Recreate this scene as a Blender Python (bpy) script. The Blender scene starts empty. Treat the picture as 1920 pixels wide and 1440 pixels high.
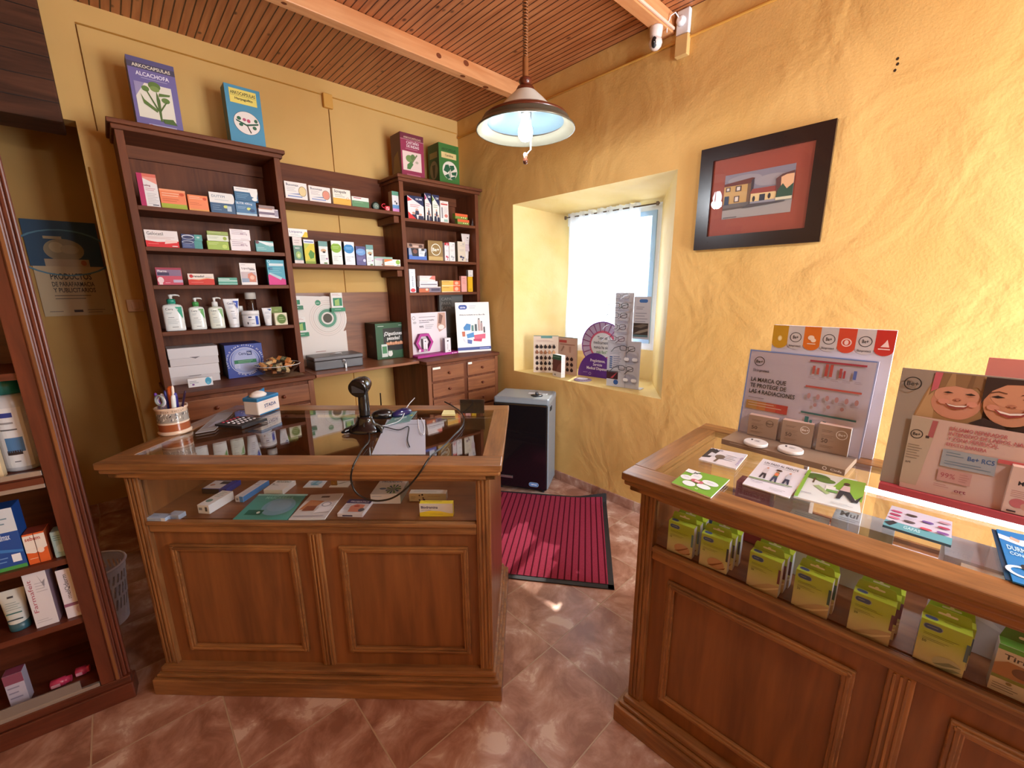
import bpy, bmesh, math, random
from math import sin, cos, pi, radians as RD, atan2, hypot
from mathutils import Vector as V, Matrix, noise
random.seed(7)
sc = bpy.context.scene
COL = sc.collection
# ------------------------------------------------------------------ camera
FPX = 788.64
yaw, pit, rol = 0.819484, 0.224061, -0.007834
EYE = V((0, 0, 1.55))
fw = V((cos(yaw)*cos(pit), sin(yaw)*cos(pit), -sin(pit)))
_r = fw.cross(V((0, 0, 1))).normalized(); _u = _r.cross(fw)
RT = _r*cos(rol) + _u*sin(rol); UP = -_r*sin(rol) + _u*cos(rol)
cam = bpy.data.objects.new('camera', bpy.data.cameras.new('camera')); COL.objects.link(cam)
cam.data.sensor_width = 36; cam.data.lens = FPX/1920*36; cam.data.clip_start = .02
m = Matrix((RT, UP, -fw)).transposed().to_4x4(); m.translation = EYE
cam.matrix_world = m
sc.camera = cam
# ------------------------------------------------------------------ light and exposure
sc.view_settings.view_transform = 'Standard'; sc.view_settings.look = 'None'
sc.view_settings.gamma = 1; sc.view_settings.exposure = 0.22
w = bpy.data.worlds.new('sky'); sc.world = w; w.use_nodes = True
w.node_tree.nodes['Background'].inputs[0].default_value = (.62, .78, 1, 1)
w.node_tree.nodes['Background'].inputs[1].default_value = 2.4
def area(name, loc, direc, sx, sy, power, col):
    l = bpy.data.lights.new(name, 'AREA'); l.shape = 'RECTANGLE'; l.size = sx; l.size_y = sy
    l.energy = power; l.color = col
    o = bpy.data.objects.new(name, l); COL.objects.link(o); o.location = loc
    o.rotation_euler = V(direc).to_track_quat('-Z', 'Y').to_euler(); return o
area('daylight_window', (3.12, 2.0, 1.62), (-1, -.1, -.12), .95, 1.2, 30, (.84, .92, 1))
area('daylight_shop_door', (2.0, -1.55, 1.25), (-.06, 1, .02), .85, 2.1, 128, (.87, .94, 1))
sun = bpy.data.lights.new('sun', 'SUN'); sun.energy = 14; sun.angle = RD(.6); sun.color = (1, .95, .86)
so = bpy.data.objects.new('sun', sun); COL.objects.link(so)
so.rotation_euler = V((-.80, -.26, -1)).to_track_quat('-Z', 'Y').to_euler()
LAMP = V((1.437, 1.44, 2.215))
pl = bpy.data.lights.new('pendant_bulb_light', 'POINT'); pl.energy = 25; pl.shadow_soft_size = .035; pl.color = (.9, .95, 1)
po = bpy.data.objects.new('pendant_bulb_light', pl); COL.objects.link(po); po.location = LAMP - V((0, 0, .05))
pl2 = bpy.data.lights.new('rear_fill_light', 'POINT'); pl2.energy = 42; pl2.shadow_soft_size = .12; pl2.color = (.88, .94, 1)  # fill light added out of view behind the viewer, no lamp body
po2 = bpy.data.objects.new('rear_fill_light', pl2); COL.objects.link(po2); po2.location = (.85, -.85, 2.3)
# ------------------------------------------------------------------ picture point -> point on a real plane
def ray(x, y): return fw*FPX + RT*(x-960) - UP*(y-720)
def oz(x, y, z): d = ray(x, y); return EYE + d*((z-EYE.z)/d.z)
def oy(x, y, Y): d = ray(x, y); return EYE + d*(Y/d.y)
def ox(x, y, X): d = ray(x, y); return EYE + d*(X/d.x)
def py(p):
    q = p-EYE; return 720-FPX*q.dot(UP)/q.dot(fw)
def hgt(base, dirv, ytop, mx=2.0):     # length along dirv from base until it shows at row ytop
    a, b = 0.0, mx
    for _ in range(40):
        c = (a+b)/2
        if py(base+dirv*c) > ytop: a = c
        else: b = c
    return a
# ------------------------------------------------------------------ materials
def lin(h):
    if not isinstance(h, str): return (h[0], h[1], h[2], 1)
    h = h.lstrip('#'); o = []
    for i in (0, 2, 4):
        c = int(h[i:i+2], 16)/255; o.append(c/12.92 if c < .04045 else ((c+.055)/1.055)**2.4)
    return (*o, 1)
_mc = {}
def P(hexc, rough=.55, metal=0, coat=0, emis=0, alpha=1):
    k = (hexc, rough, metal, coat, emis, alpha)
    if k in _mc: return _mc[k]
    mt = bpy.data.materials.new('paint_%s' % str(hexc).strip('#')); mt.use_nodes = True
    b = mt.node_tree.nodes['Principled BSDF']
    b.inputs['Base Color'].default_value = lin(hexc); b.inputs['Roughness'].default_value = rough
    b.inputs['Metallic'].default_value = metal; b.inputs['Coat Weight'].default_value = coat
    b.inputs['Alpha'].default_value = alpha
    if emis:
        b.inputs['Emission Color'].default_value = lin(hexc); b.inputs['Emission Strength'].default_value = emis
    # light procedural unevenness of the surface
    n = mt.node_tree.nodes.new('ShaderNodeTexNoise'); n.inputs['Scale'].default_value = 60
    mr = mt.node_tree.nodes.new('ShaderNodeMapRange'); mr.inputs['To Min'].default_value = max(rough-.06, .02); mr.inputs['To Max'].default_value = min(rough+.06, 1)
    mt.node_tree.links.new(n.outputs['Fac'], mr.inputs['Value']); mt.node_tree.links.new(mr.outputs[0], b.inputs['Roughness'])
    _mc[k] = mt; return mt
def nt(name):
    mt = bpy.data.materials.new(name); mt.use_nodes = True; N = mt.node_tree
    return mt, N, N.nodes['Principled BSDF'], N.links
def wood(name, c1, c2, axis, rough=.35, coat=.3, sc_=1.0, bump=.15):
    mt, N, b, L = nt(name)
    tc = N.nodes.new('ShaderNodeTexCoord'); mp = N.nodes.new('ShaderNodeMapping')
    s = [14*sc_]*3; s['xyz'.index(axis)] = 1.3*sc_; mp.inputs['Scale'].default_value = s
    L.new(tc.outputs['Object'], mp.inputs['Vector'])
    n1 = N.nodes.new('ShaderNodeTexNoise'); n1.inputs['Scale'].default_value = 1.6; n1.inputs['Detail'].default_value = 7; n1.inputs['Distortion'].default_value = 1.2
    n2 = N.nodes.new('ShaderNodeTexNoise'); n2.inputs['Scale'].default_value = 9; n2.inputs['Detail'].default_value = 4
    L.new(mp.outputs[0], n1.inputs['Vector']); L.new(mp.outputs[0], n2.inputs['Vector'])
    mx = N.nodes.new('ShaderNodeMath'); mx.operation = 'MULTIPLY_ADD'; mx.inputs[1].default_value = .35
    L.new(n2.outputs['Fac'], mx.inputs[0]); L.new(n1.outputs['Fac'], mx.inputs[2])
    r = N.nodes.new('ShaderNodeValToRGB'); r.color_ramp.elements[0].position = .45; r.color_ramp.elements[1].position = .9
    r.color_ramp.elements[0].color = lin(c1); r.color_ramp.elements[1].color = lin(c2)
    L.new(mx.outputs[0], r.inputs[0]); L.new(r.outputs[0], b.inputs['Base Color'])
    bp = N.nodes.new('ShaderNodeBump'); bp.inputs['Strength'].default_value = bump; bp.inputs['Distance'].default_value = .002
    L.new(mx.outputs[0], bp.inputs['Height']); L.new(bp.outputs[0], b.inputs['Normal'])
    b.inputs['Roughness'].default_value = rough; b.inputs['Specular IOR Level'].default_value = .5 if coat else .3; b.inputs['Coat Weight'].default_value = coat; b.inputs['Coat Roughness'].default_value = .25
    return mt
def plaster(name, c1, c2, big, fine, patch=2.0, rough=.75, holes=False):
    mt, N, b, L = nt(name)
    tc = N.nodes.new('ShaderNodeTexCoord')
    n = N.nodes.new('ShaderNodeTexNoise'); n.inputs['Scale'].default_value = patch; n.inputs['Detail'].default_value = 6
    L.new(tc.outputs['Object'], n.inputs['Vector'])
    r = N.nodes.new('ShaderNodeValToRGB'); r.color_ramp.elements[0].position = .35; r.color_ramp.elements[1].position = .68
    r.color_ramp.elements[0].color = lin(c1); r.color_ramp.elements[1].color = lin(c2)
    L.new(n.outputs['Fac'], r.inputs[0]); L.new(r.outputs[0], b.inputs['Base Color'])
    a = N.nodes.new('ShaderNodeTexNoise'); a.inputs['Scale'].default_value = 2.6; a.inputs['Detail'].default_value = 3.5; a.inputs['Distortion'].default_value = .6
    mg = N.nodes.new('ShaderNodeTexNoise'); mg.noise_type = 'RIDGED_MULTIFRACTAL'; mg.inputs['Scale'].default_value = 3.2; mg.inputs['Detail'].default_value = 9; mg.inputs['Distortion'].default_value = .5
    f = N.nodes.new('ShaderNodeTexNoise'); f.inputs['Scale'].default_value = 90; f.inputs['Detail'].default_value = 3
    for q in (a, mg, f): L.new(tc.outputs['Object'], q.inputs['Vector'])
    b1 = N.nodes.new('ShaderNodeBump'); b1.inputs['Distance'].default_value = big; b1.inputs['Strength'].default_value = .55
    mk = N.nodes.new('ShaderNodeTexNoise'); mk.inputs['Scale'].default_value = 1.6; mk.inputs['Detail'].default_value = 3; L.new(tc.outputs['Object'], mk.inputs['Vector'])
    mkr = N.nodes.new('ShaderNodeMapRange'); mkr.inputs['From Min'].default_value = .48; mkr.inputs['From Max'].default_value = .66; mkr.inputs['To Max'].default_value = .5; mkr.inputs['To Min'].default_value = .03; L.new(mk.outputs['Fac'], mkr.inputs['Value'])
    b2 = N.nodes.new('ShaderNodeBump'); b2.inputs['Distance'].default_value = big*.4; b2.inputs['Strength'].default_value = .3; L.new(mkr.outputs[0], b2.inputs['Strength'])
    b3 = N.nodes.new('ShaderNodeBump'); b3.inputs['Distance'].default_value = fine; b3.inputs['Strength'].default_value = .5
    L.new(a.outputs['Fac'], b1.inputs['Height']); L.new(mg.outputs['Fac'], b2.inputs['Height']); L.new(f.outputs['Fac'], b3.inputs['Height'])
    L.new(b1.outputs[0], b2.inputs['Normal']); L.new(b2.outputs[0], b3.inputs['Normal']); L.new(b3.outputs[0], b.inputs['Normal'])
    b.inputs['Roughness'].default_value = rough; b.inputs['Specular IOR Level'].default_value = .25
    return mt
def pane(name, ior=1.5, tint=(1, 1, 1, 1), rough=0.0):
    mt, N, b, L = nt(name); N.nodes.remove(b); out = N.nodes['Material Output']
    f0 = ((ior-1)/(ior+1))**2; lw = N.nodes.new('ShaderNodeLayerWeight'); lw.inputs['Blend'].default_value = .5
    pw = N.nodes.new('ShaderNodeMath'); pw.operation = 'POWER'; pw.inputs[1].default_value = 4.2; L.new(lw.outputs['Facing'], pw.inputs[0])
    f = N.nodes.new('ShaderNodeMath'); f.operation = 'MULTIPLY_ADD'; f.inputs[1].default_value = 1-f0; f.inputs[2].default_value = f0; L.new(pw.outputs[0], f.inputs[0])
    t = N.nodes.new('ShaderNodeBsdfTransparent'); t.inputs[0].default_value = tint
    g = N.nodes.new('ShaderNodeBsdfGlossy'); g.inputs['Roughness'].default_value = rough
    x = N.nodes.new('ShaderNodeMixShader')
    L.new(f.outputs[0], x.inputs[0]); L.new(t.outputs[0], x.inputs[1]); L.new(g.outputs[0], x.inputs[2]); L.new(x.outputs[0], out.inputs[0])
    return mt
MW = {a: wood('counter_wood_'+a, '#694325', '#a37040', a, .38, .25) for a in 'xyz'}
MP = {a: wood('panel_wood_'+a, '#6b4022', '#905b31', a, .42, .2, .5, .08) for a in 'xyz'}
MB_ = {a: wood('mahogany_'+a, '#592f1c', '#7c4629', a, .55, .0, .6, .08) for a in 'xyz'}
MD = {a: wood('drawer_wood_'+a, '#73432a', '#985f3c', a, .4, .2, .8, .1) for a in 'xyz'}
MBEAM = wood('beam_pine', '#cf8752', '#e8ac78', 'x', .5, .1, .4, .1)
MLINT = wood('dark_lintel', '#3a2114', '#603a26', 'x', .7, 0, .6, .6)
YB = plaster('back_wall_paint', '#d5aa66', '#ddb470', .004, .0006)
YW = plaster('rough_wall_paint', '#d3a75e', '#dfb46e', .036, .002, 1.4)
YR = plaster('reveal_paint', '#d9bd78', '#e2ca90', .02, .0015, 3)
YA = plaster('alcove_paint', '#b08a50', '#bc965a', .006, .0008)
GLASS = pane('counter_glass', 2.15)
GLASS_R = pane('bright_counter_glass', 1.7)
PANE = pane('clear_pane', 1.35)
ACR = pane('clear_acrylic', 1.45, (.96, .97, 1, 1))
METAL = P('#b9b9bb', .3, .9)
# ------------------------------------------------------------------ mesh builder
def font_mesh(s, bold):
    k = (s, bold)
    if k in font_mesh.c: return font_mesh.c[k]
    cu = bpy.data.curves.new('lettering', 'FONT'); cu.body = s; cu.resolution_u = 2
    if bold: cu.offset = .018
    o = bpy.data.objects.new('lettering', cu)
    me = bpy.data.meshes.new_from_object(o)
    vs = [v.co.copy() for v in me.vertices]; fs = [tuple(p.vertices) for p in me.polygons]
    bpy.data.objects.remove(o); bpy.data.curves.remove(cu); bpy.data.meshes.remove(me)
    x0 = min([v.x for v in vs] or [0]); x1 = max([v.x for v in vs] or [1])
    font_mesh.c[k] = (vs, fs, x0, x1); return font_mesh.c[k]
font_mesh.c = {}
class MB:
    def __init__(s): s.bm = bmesh.new(); s.ms = []; s.T = Matrix.Identity(4)
    def mi(s, mt):
        if isinstance(mt, str): mt = P(mt)
        if mt not in s.ms: s.ms.append(mt)
        return s.ms.index(mt)
    def f(s, vs, mt, smooth=False):
        vv = [s.bm.verts.new(s.T @ V(v)) for v in vs]
        try: fc = s.bm.faces.new(vv); fc.material_index = s.mi(mt); fc.smooth = smooth; return fc
        except ValueError: return None
    def box(s, x0, x1, y0, y1, z0, z1, mt, front=None, top=None, side=None, bev=0):
        c = [(x0, y0, z0), (x1, y0, z0), (x1, y1, z0), (x0, y1, z0), (x0, y0, z1), (x1, y0, z1), (x1, y1, z1), (x0, y1, z1)]
        vv = [s.bm.verts.new(s.T @ V(q)) for q in c]; fcs = []
        for ids, q in (((0, 3, 2, 1), mt), ((4, 5, 6, 7), top or mt), ((0, 1, 5, 4), front or mt), ((1, 2, 6, 5), side or mt), ((2, 3, 7, 6), mt), ((3, 0, 4, 7), side or mt)):
            fc = s.bm.faces.new([vv[i] for i in ids]); fc.material_index = s.mi(q); fcs.append(fc)
        if bev:
            es = set(e for fc in fcs for e in fc.edges)
            bmesh.ops.bevel(s.bm, geom=list(es), offset=bev, segments=2, affect='EDGES', profile=.5)
        return s
    def lathe(s, prof, mt, c=(0, 0, 0), seg=28, sx=1, sy=1, smooth=True, cap=True):
        rings = []
        for r, z in prof:
            rings.append([s.bm.verts.new(s.T @ V((c[0]+r*sx*cos(2*pi*i/seg), c[1]+r*sy*sin(2*pi*i/seg), c[2]+z))) for i in range(seg)])
        k = s.mi(mt)
        for a, b in zip(rings, rings[1:]):
            for i in range(seg):
                fc = s.bm.faces.new((a[i], a[(i+1) % seg], b[(i+1) % seg], b[i])); fc.material_index = k; fc.smooth = smooth
        if cap:
            for rg, fl in ((rings[0], True), (rings[-1], False)):
                fc = s.bm.faces.new(rg[::-1] if fl else rg); fc.material_index = k
        return s
    def tube(s, pts, r, mt, seg=8, closed=False, cap=True):
        pts = [V(p) for p in pts]; rings = []; k = s.mi(mt); n = len(pts)
        prev = None
        for i, p in enumerate(pts):
            if closed: t = pts[(i+1) % n]-pts[i-1]
            else: t = pts[min(i+1, n-1)]-pts[max(i-1, 0)]
            t = t.normalized() if t.length > 1e-9 else V((0, 0, 1))
            if prev is None:
                a = t.cross(V((0, 0, 1)));
                if a.length < .1: a = t.cross(V((1, 0, 0)))
            else: a = prev-t*prev.dot(t)
            a = a.normalized() if a.length > 1e-6 else t.orthogonal().normalized(); prev = a; b = t.cross(a)
            rr = r[i] if isinstance(r, (list, tuple)) else r
            rings.append([s.bm.verts.new(s.T @ (p+(a*cos(2*pi*j/seg)+b*sin(2*pi*j/seg))*rr)) for j in range(seg)])
        pr = list(zip(rings, rings[1:])) + ([(rings[-1], rings[0])] if closed else [])
        for A, B in pr:
            for j in range(seg):
                fc = s.bm.faces.new((A[j], B[j], B[(j+1) % seg], A[(j+1) % seg])); fc.material_index = k; fc.smooth = True
        if cap and not closed:
            for rg in (rings[0], rings[-1]):
                fc = s.bm.faces.new(rg); fc.material_index = k
        return s
    def prism(s, poly, O, U, W, N, th, mt, side=None):   # flat outline poly (u,w) given thickness th along N
        O, U, W, N = V(O), V(U), V(W), V(N)
        a = [O+U*u+W*w_ for u, w_ in poly]; b = [q+N*th for q in a]
        s.f(b, mt); s.f(a[::-1], side or mt)
        for i in range(len(a)): j = (i+1) % len(a); s.f((a[i], a[j], b[j], b[i]), side or mt)
        return s
    def face(s, O, U, W, Wd, Ht, prints, k0=1):
        """print on a face: O lower left corner, U right, W up (unit); coordinates are fractions of the face"""
        O, U, W = V(O), V(U).normalized(), V(W).normalized(); N = U.cross(W)
        for k, p in enumerate(prints):
            off = N*(.00025*(k+k0)); t = p[0]
            def pt(u, v): return O+U*(u*Wd)+W*(v*Ht)+off
            if t == 'r': s.f([pt(p[1], p[2]), pt(p[3], p[2]), pt(p[3], p[4]), pt(p[1], p[4])], p[5])
            elif t == 'p': s.f([pt(u, v) for u, v in p[1]], p[2])
            elif t == 'e':
                n = 28; s.f([pt(p[1]+p[3]*cos(2*pi*i/n), p[2]+p[4]*sin(2*pi*i/n)) for i in range(n)], p[5])
            elif t == 'R':   # rounded bar
                u0, v0, u1, v1 = p[1:5]; rv = (v1-v0)/2; ru = rv*Ht/Wd; vc = (v0+v1)/2; q = []
                for i in range(9): a = -pi/2+pi*i/8; q.append((u1-ru+ru*cos(a), vc+rv*sin(a)))
                for i in range(9): a = pi/2+pi*i/8; q.append((u0+ru+ru*cos(a), vc+rv*sin(a)))
                s.f([pt(*x) for x in q], p[5])
            elif t == 'o':   # ring: u v radius(of height) thickness colour [u stretch]
                n = 28; R = p[3]*Ht; r2 = R-p[4]*Ht; c = pt(p[1], p[2]); st = p[6] if len(p) > 6 else 1
                for i in range(n):
                    a, b = 2*pi*i/n, 2*pi*(i+1)/n
                    da = U*cos(a)*st+W*sin(a); db = U*cos(b)*st+W*sin(b)
                    s.f([c+da*r2, c+da*R, c+db*R, c+db*r2], p[5])
            elif t == 'l':   # lines of tiny print u0 v0 u1 n dv colour [thick]
                th = p[7] if len(p) > 7 else .25
                for i in range(p[4]):
                    v1 = p[2]-i*p[5]; ue = p[3]-(p[3]-p[1])*(.28*((i*37+len(prints)*11) % 5)/4)
                    s.f([pt(p[1], v1-p[5]*th), pt(ue, v1-p[5]*th), pt(ue, v1), pt(p[1], v1)], p[6])
            elif t in 'tTvV':   # text u v height colour [width] ; v = running upwards
                vs, fs, x0, x1 = font_mesh(p[1], t in 'TV'); h = p[4]
                if t in 'tT':
                    sy = h*Ht/.7; sx = sy
                    if len(p) > 6 and p[6]: sx = p[6]*Wd/(x1-x0)
                    A, B = U, W
                else:
                    sy = h*Wd/.7; sx = sy
                    if len(p) > 6 and p[6]: sx = p[6]*Ht/(x1-x0)
                    A, B = W, -U
                o = pt(p[2], p[3]); bv = [s.bm.verts.new(s.T @ (o+A*((v.x-x0)*sx)+B*(v.y*sy))) for v in vs]
                mi_ = s.mi(p[5])
                for f_ in fs:
                    try: fc = s.bm.faces.new([bv[i] for i in f_]); fc.material_index = mi_
                    except ValueError: pass
        return s
    def build(s, name, parent=None, loc=None, rot=None, label=None, cat=None, group=None, kind=None, smooth=None, fix=True):
        me = bpy.data.meshes.new(name); s.bm.to_mesh(me); s.bm.free()
        for mt in s.ms: me.materials.append(mt)
        o = bpy.data.objects.new(name, me); COL.objects.link(o)
        if parent: o.parent = parent
        if loc is not None: o.location = loc
        if rot is not None: o.rotation_euler = rot if hasattr(rot, '__len__') else (0, 0, rot)
        tag(o, label, cat, group, kind); return o
def tag(o, label=None, cat=None, group=None, kind=None):
    if label: o['label'] = label
    if cat: o['category'] = cat
    if group: o['group'] = group
    if kind: o['kind'] = kind
    return o
def empty(name, loc, rz, label, cat, group=None):
    o = bpy.data.objects.new(name, None); COL.objects.link(o); o.empty_display_size = .05
    o.location = loc; o.rotation_euler = (0, 0, rz); return tag(o, label, cat, group)
def arc(c, r, a0, a1, n, ax='xz'):
    return [(c[0]+r*cos(a0+(a1-a0)*i/n), c[1]+r*sin(a0+(a1-a0)*i/n)) for i in range(n+1)]
# ================================================================== THE ROOM
XW, YK, ZC = 2.486, 3.346, 2.99
def tile_mat():
    mt, N, b, L = nt('terracotta_tile')
    g = N.nodes.new('ShaderNodeTexCoord'); mp = N.nodes.new('ShaderNodeMapping')
    mp.inputs['Location'].default_value = (-1.187+.37*20, -1.027+.37*20, 0)
    L.new(g.outputs['Object'], mp.inputs['Vector'])
    br = N.nodes.new('ShaderNodeTexBrick'); br.offset = 0; br.inputs['Scale'].default_value = 1
    br.inputs['Brick Width'].default_value = .37; br.inputs['Row Height'].default_value = .37
    br.inputs['Mortar Size'].default_value = .0028; br.inputs['Mortar Smooth'].default_value = .2; br.inputs['Bias'].default_value = 0
    br.inputs['Color1'].default_value = (0, 0, 0, 1); br.inputs['Color2'].default_value = (1, 1, 1, 1)
    L.new(mp.outputs[0], br.inputs['Vector'])
    n = N.nodes.new('ShaderNodeTexNoise'); n.inputs['Scale'].default_value = 6.5; n.inputs['Detail'].default_value = 9; n.inputs['Roughness'].default_value = .62; n.inputs['Distortion'].default_value = .5
    wv = N.nodes.new('ShaderNodeVectorMath'); wv.operation = 'MULTIPLY_ADD'; wv.inputs[1].default_value = (13, 7, 0)
    L.new(br.outputs['Color'], wv.inputs[0]); L.new(mp.outputs[0], wv.inputs[2]); L.new(wv.outputs[0], n.inputs['Vector'])
    r = N.nodes.new('ShaderNodeValToRGB'); e = r.color_ramp.elements
    e[0].position = .39; e[0].color = lin('#8d604c'); e[1].position = .62; e[1].color = lin('#cdb3a2')
    k = e.new(.50); k.color = lin('#a87c68'); k = e.new(.58); k.color = lin('#b89482')
    L.new(n.outputs['Fac'], r.inputs[0])
    gm = N.nodes.new('ShaderNodeMix'); gm.data_type = 'RGBA'; gm.inputs['B'].default_value = lin('#b59a80')
    L.new(br.outputs['Fac'], gm.inputs['Factor']); L.new(r.outputs[0], gm.inputs['A']); L.new(gm.outputs['Result'], b.inputs['Base Color'])
    bp = N.nodes.new('ShaderNodeBump'); bp.invert = True; bp.inputs['Distance'].default_value = .002; L.new(br.outputs['Fac'], bp.inputs['Height'])
    b2 = N.nodes.new('ShaderNodeBump'); b2.inputs['Distance'].default_value = .0012; b2.inputs['Strength'].default_value = .35
    L.new(n.outputs['Fac'], b2.inputs['Height']); L.new(bp.outputs[0], b2.inputs['Normal']); L.new(b2.outputs[0], b.inputs['Normal'])
    b.inputs['Roughness'].default_value = .33
    return mt
TILE = tile_mat()
def plank_mat():
    mt, N, b, L = nt('ceiling_boards')
    g = N.nodes.new('ShaderNodeTexCoord'); mp = N.nodes.new('ShaderNodeMapping'); mp.inputs['Rotation'].default_value = (0, 0, pi/2)
    L.new(g.outputs['Object'], mp.inputs['Vector'])
    br = N.nodes.new('ShaderNodeTexBrick'); br.offset = 0; br.inputs['Scale'].default_value = 1
    br.inputs['Brick Width'].default_value = 8; br.inputs['Row Height'].default_value = .04
    br.inputs['Mortar Size'].default_value = .0036; br.inputs['Mortar Smooth'].default_value = .4
    br.inputs['Color1'].default_value = (0, 0, 0, 1); br.inputs['Color2'].default_value = (1, 1, 1, 1)
    L.new(mp.outputs[0], br.inputs['Vector'])
    m2 = N.nodes.new('ShaderNodeMapping'); m2.inputs['Scale'].default_value = (22, 1.6, 1)
    ad = N.nodes.new('ShaderNodeVectorMath'); ad.operation = 'MULTIPLY_ADD'; ad.inputs[1].default_value = (9, 5, 3)
    L.new(br.outputs['Color'], ad.inputs[0]); L.new(g.outputs['Object'], ad.inputs[2]); L.new(ad.outputs[0], m2.inputs['Vector'])
    n = N.nodes.new('ShaderNodeTexNoise'); n.inputs['Scale'].default_value = 2; n.inputs['Detail'].default_value = 6; L.new(m2.outputs[0], n.inputs['Vector'])
    r = N.nodes.new('ShaderNodeValToRGB'); r.color_ramp.elements[0].position = .3; r.color_ramp.elements[1].position = .75
    r.color_ramp.elements[0].color = lin('#a25c34'); r.color_ramp.elements[1].color = lin('#c48152'); L.new(n.outputs['Fac'], r.inputs[0])
    vo = N.nodes.new('ShaderNodeTexVoronoi'); vo.inputs['Scale'].default_value = 6
    m3 = N.nodes.new('ShaderNodeMapping'); m3.inputs['Scale'].default_value = (1.6, 1, 1); L.new(ad.outputs[0], m3.inputs['Vector']); L.new(m3.outputs[0], vo.inputs['Vector'])
    kr = N.nodes.new('ShaderNodeValToRGB'); kr.color_ramp.elements[0].position = .05; kr.color_ramp.elements[1].position = .13
    kr.color_ramp.elements[0].color = (1, 1, 1, 1); kr.color_ramp.elements[1].color = (0, 0, 0, 1); L.new(vo.outputs['Distance'], kr.inputs[0])
    kx = N.nodes.new('ShaderNodeMix'); kx.data_type = 'RGBA'; kx.inputs['B'].default_value = lin('#54230f')
    L.new(kr.outputs[0], kx.inputs['Factor']); L.new(r.outputs[0], kx.inputs['A'])
    gm = N.nodes.new('ShaderNodeMix'); gm.data_type = 'RGBA'; gm.inputs['B'].default_value = lin('#43190b')
    L.new(br.outputs['Fac'], gm.inputs['Factor']); L.new(kx.outputs['Result'], gm.inputs['A']); L.new(gm.outputs['Result'], b.inputs['Base Color'])
    bp = N.nodes.new('ShaderNodeBump'); bp.invert = True; bp.inputs['Distance'].default_value = .006; L.new(br.outputs['Fac'], bp.inputs['Height']); L.new(bp.outputs[0], b.inputs['Normal'])
    b.inputs['Roughness'].default_value = .42
    return mt
mb = MB(); mb.box(-1.7, XW+.6, -2.1, 4.2, -.1, 0, TILE); mb.build('floor', kind='structure')
mb = MB(); mb.box(-1.7, XW+.1, -2.1, YK+.1, ZC, ZC+.1, plank_mat()); mb.build('ceiling', kind='structure')
mb = MB(); mb.box(.015, XW, YK, YK+.12, 0, ZC, YB); mb.box(-.03, .015, YK, YK+.12, 2.42, ZC, YB)
mb.box(-1.7, -1.25, YK, YK+.12, 0, ZC, YB); mb.build('wall_back', kind='structure')
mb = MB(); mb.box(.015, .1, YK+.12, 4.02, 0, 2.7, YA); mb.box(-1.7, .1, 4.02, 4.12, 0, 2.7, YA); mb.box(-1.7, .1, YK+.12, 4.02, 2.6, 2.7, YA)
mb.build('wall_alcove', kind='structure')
mb = MB(); mb.box(-1.7, -1.6, -2, 4.02, 0, ZC, YB); mb.build('wall_left', kind='structure')
# rear wall behind the viewer, with a glazed shop door opening
mb = MB(); mb.box(-1.6, 1.55, -1.7, -1.6, 0, ZC, YB); mb.box(2.45, XW, -1.7, -1.6, 0, ZC, YB); mb.box(1.55, 2.45, -1.7, -1.6, 2.35, ZC, YB)
mb.build('wall_rear', kind='structure')
# right wall with the deep splayed window recess
y0, y1, z0, z1 = 1.258, 2.634, .845, 2.206
Y0, Y1, Z0, Z1, XI = 1.585, 2.44, 1.075, 2.142, 2.95
mb = MB()
def quadgrid(ya, yb, za, zb, mt, n=.16):
    ny = max(1, int((yb-ya)/n)); nz = max(1, int((zb-za)/n))
    for i in range(ny):
        for j in range(nz):
            a, b = ya+(yb-ya)*i/ny, ya+(yb-ya)*(i+1)/ny; c, d = za+(zb-za)*j/nz, za+(zb-za)*(j+1)/nz
            mb.f([(XW, a, c), (XW, a, d), (XW, b, d), (XW, b, c)], mt)
for a, b, c, d in ((-2.1, y0, 0, ZC), (y1, YK+.12, 0, ZC), (y0, y1, 0, z0), (y0, y1, z1, ZC)): quadgrid(a, b, c, d, YW)
q = lambda *v: mb.f(v, YR)
q((XW, y1, z1), (XI, Y1, Z1), (XI, Y1, z0), (XW, y1, z0)); q((XW, y0, z0), (XI, Y0, z0), (XI, Y0, Z1), (XW, y0, z1))
q((XW, y0, z1), (XI, Y0, Z1), (XI, Y1, Z1), (XW, y1, z1)); q((XW, y1, z0), (XI, Y1, z0), (XI, Y0, z0), (XW, y0, z0))
q((XI, Y0, z0), (XI, Y0, Z0), (XI, Y1, Z0), (XI, Y1, z0))
for v in ([(XI, Y0, Z0), (XI+.12, Y0, Z0), (XI+.12, Y1, Z0), (XI, Y1, Z0)], [(XI, Y0, Z1), (XI+.12, Y0, Z1), (XI+.12, Y1, Z1), (XI, Y1, Z1)], [(XI, Y0, Z0), (XI+.12, Y0, Z0), (XI+.12, Y0, Z1), (XI, Y0, Z1)], [(XI, Y1, Z0), (XI+.12, Y1, Z0), (XI+.12, Y1, Z1), (XI, Y1, Z1)]): mb.f(v, YR)
for a, b, c, d in ((-2.1, Y0, -.1, ZC), (Y1, YK+.12, -.1, ZC), (Y0, Y1, -.1, Z0), (Y0, Y1, Z1, ZC)):
    mb.f([(XI+.12, a, c), (XI+.12, b, c), (XI+.12, b, d), (XI+.12, a, d)], YR)
for i, (yy, zz) in enumerate(((.275, 2.405), (.272, 2.385), (.262, 2.365))):     # three old screw holes
    pass
wr = mb.build('wall_right', kind='structure')
mb = MB()
for px_, py_ in ((1683, 110), (1683, 120), (1678, 132)):
    p = ox(px_, py_, XW-.0006); n = 10
    mb.f([(p.x, p.y+.005*cos(2*pi*i/n), p.z+.006*sin(2*pi*i/n)) for i in range(n)], '#2a1a08')
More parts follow.
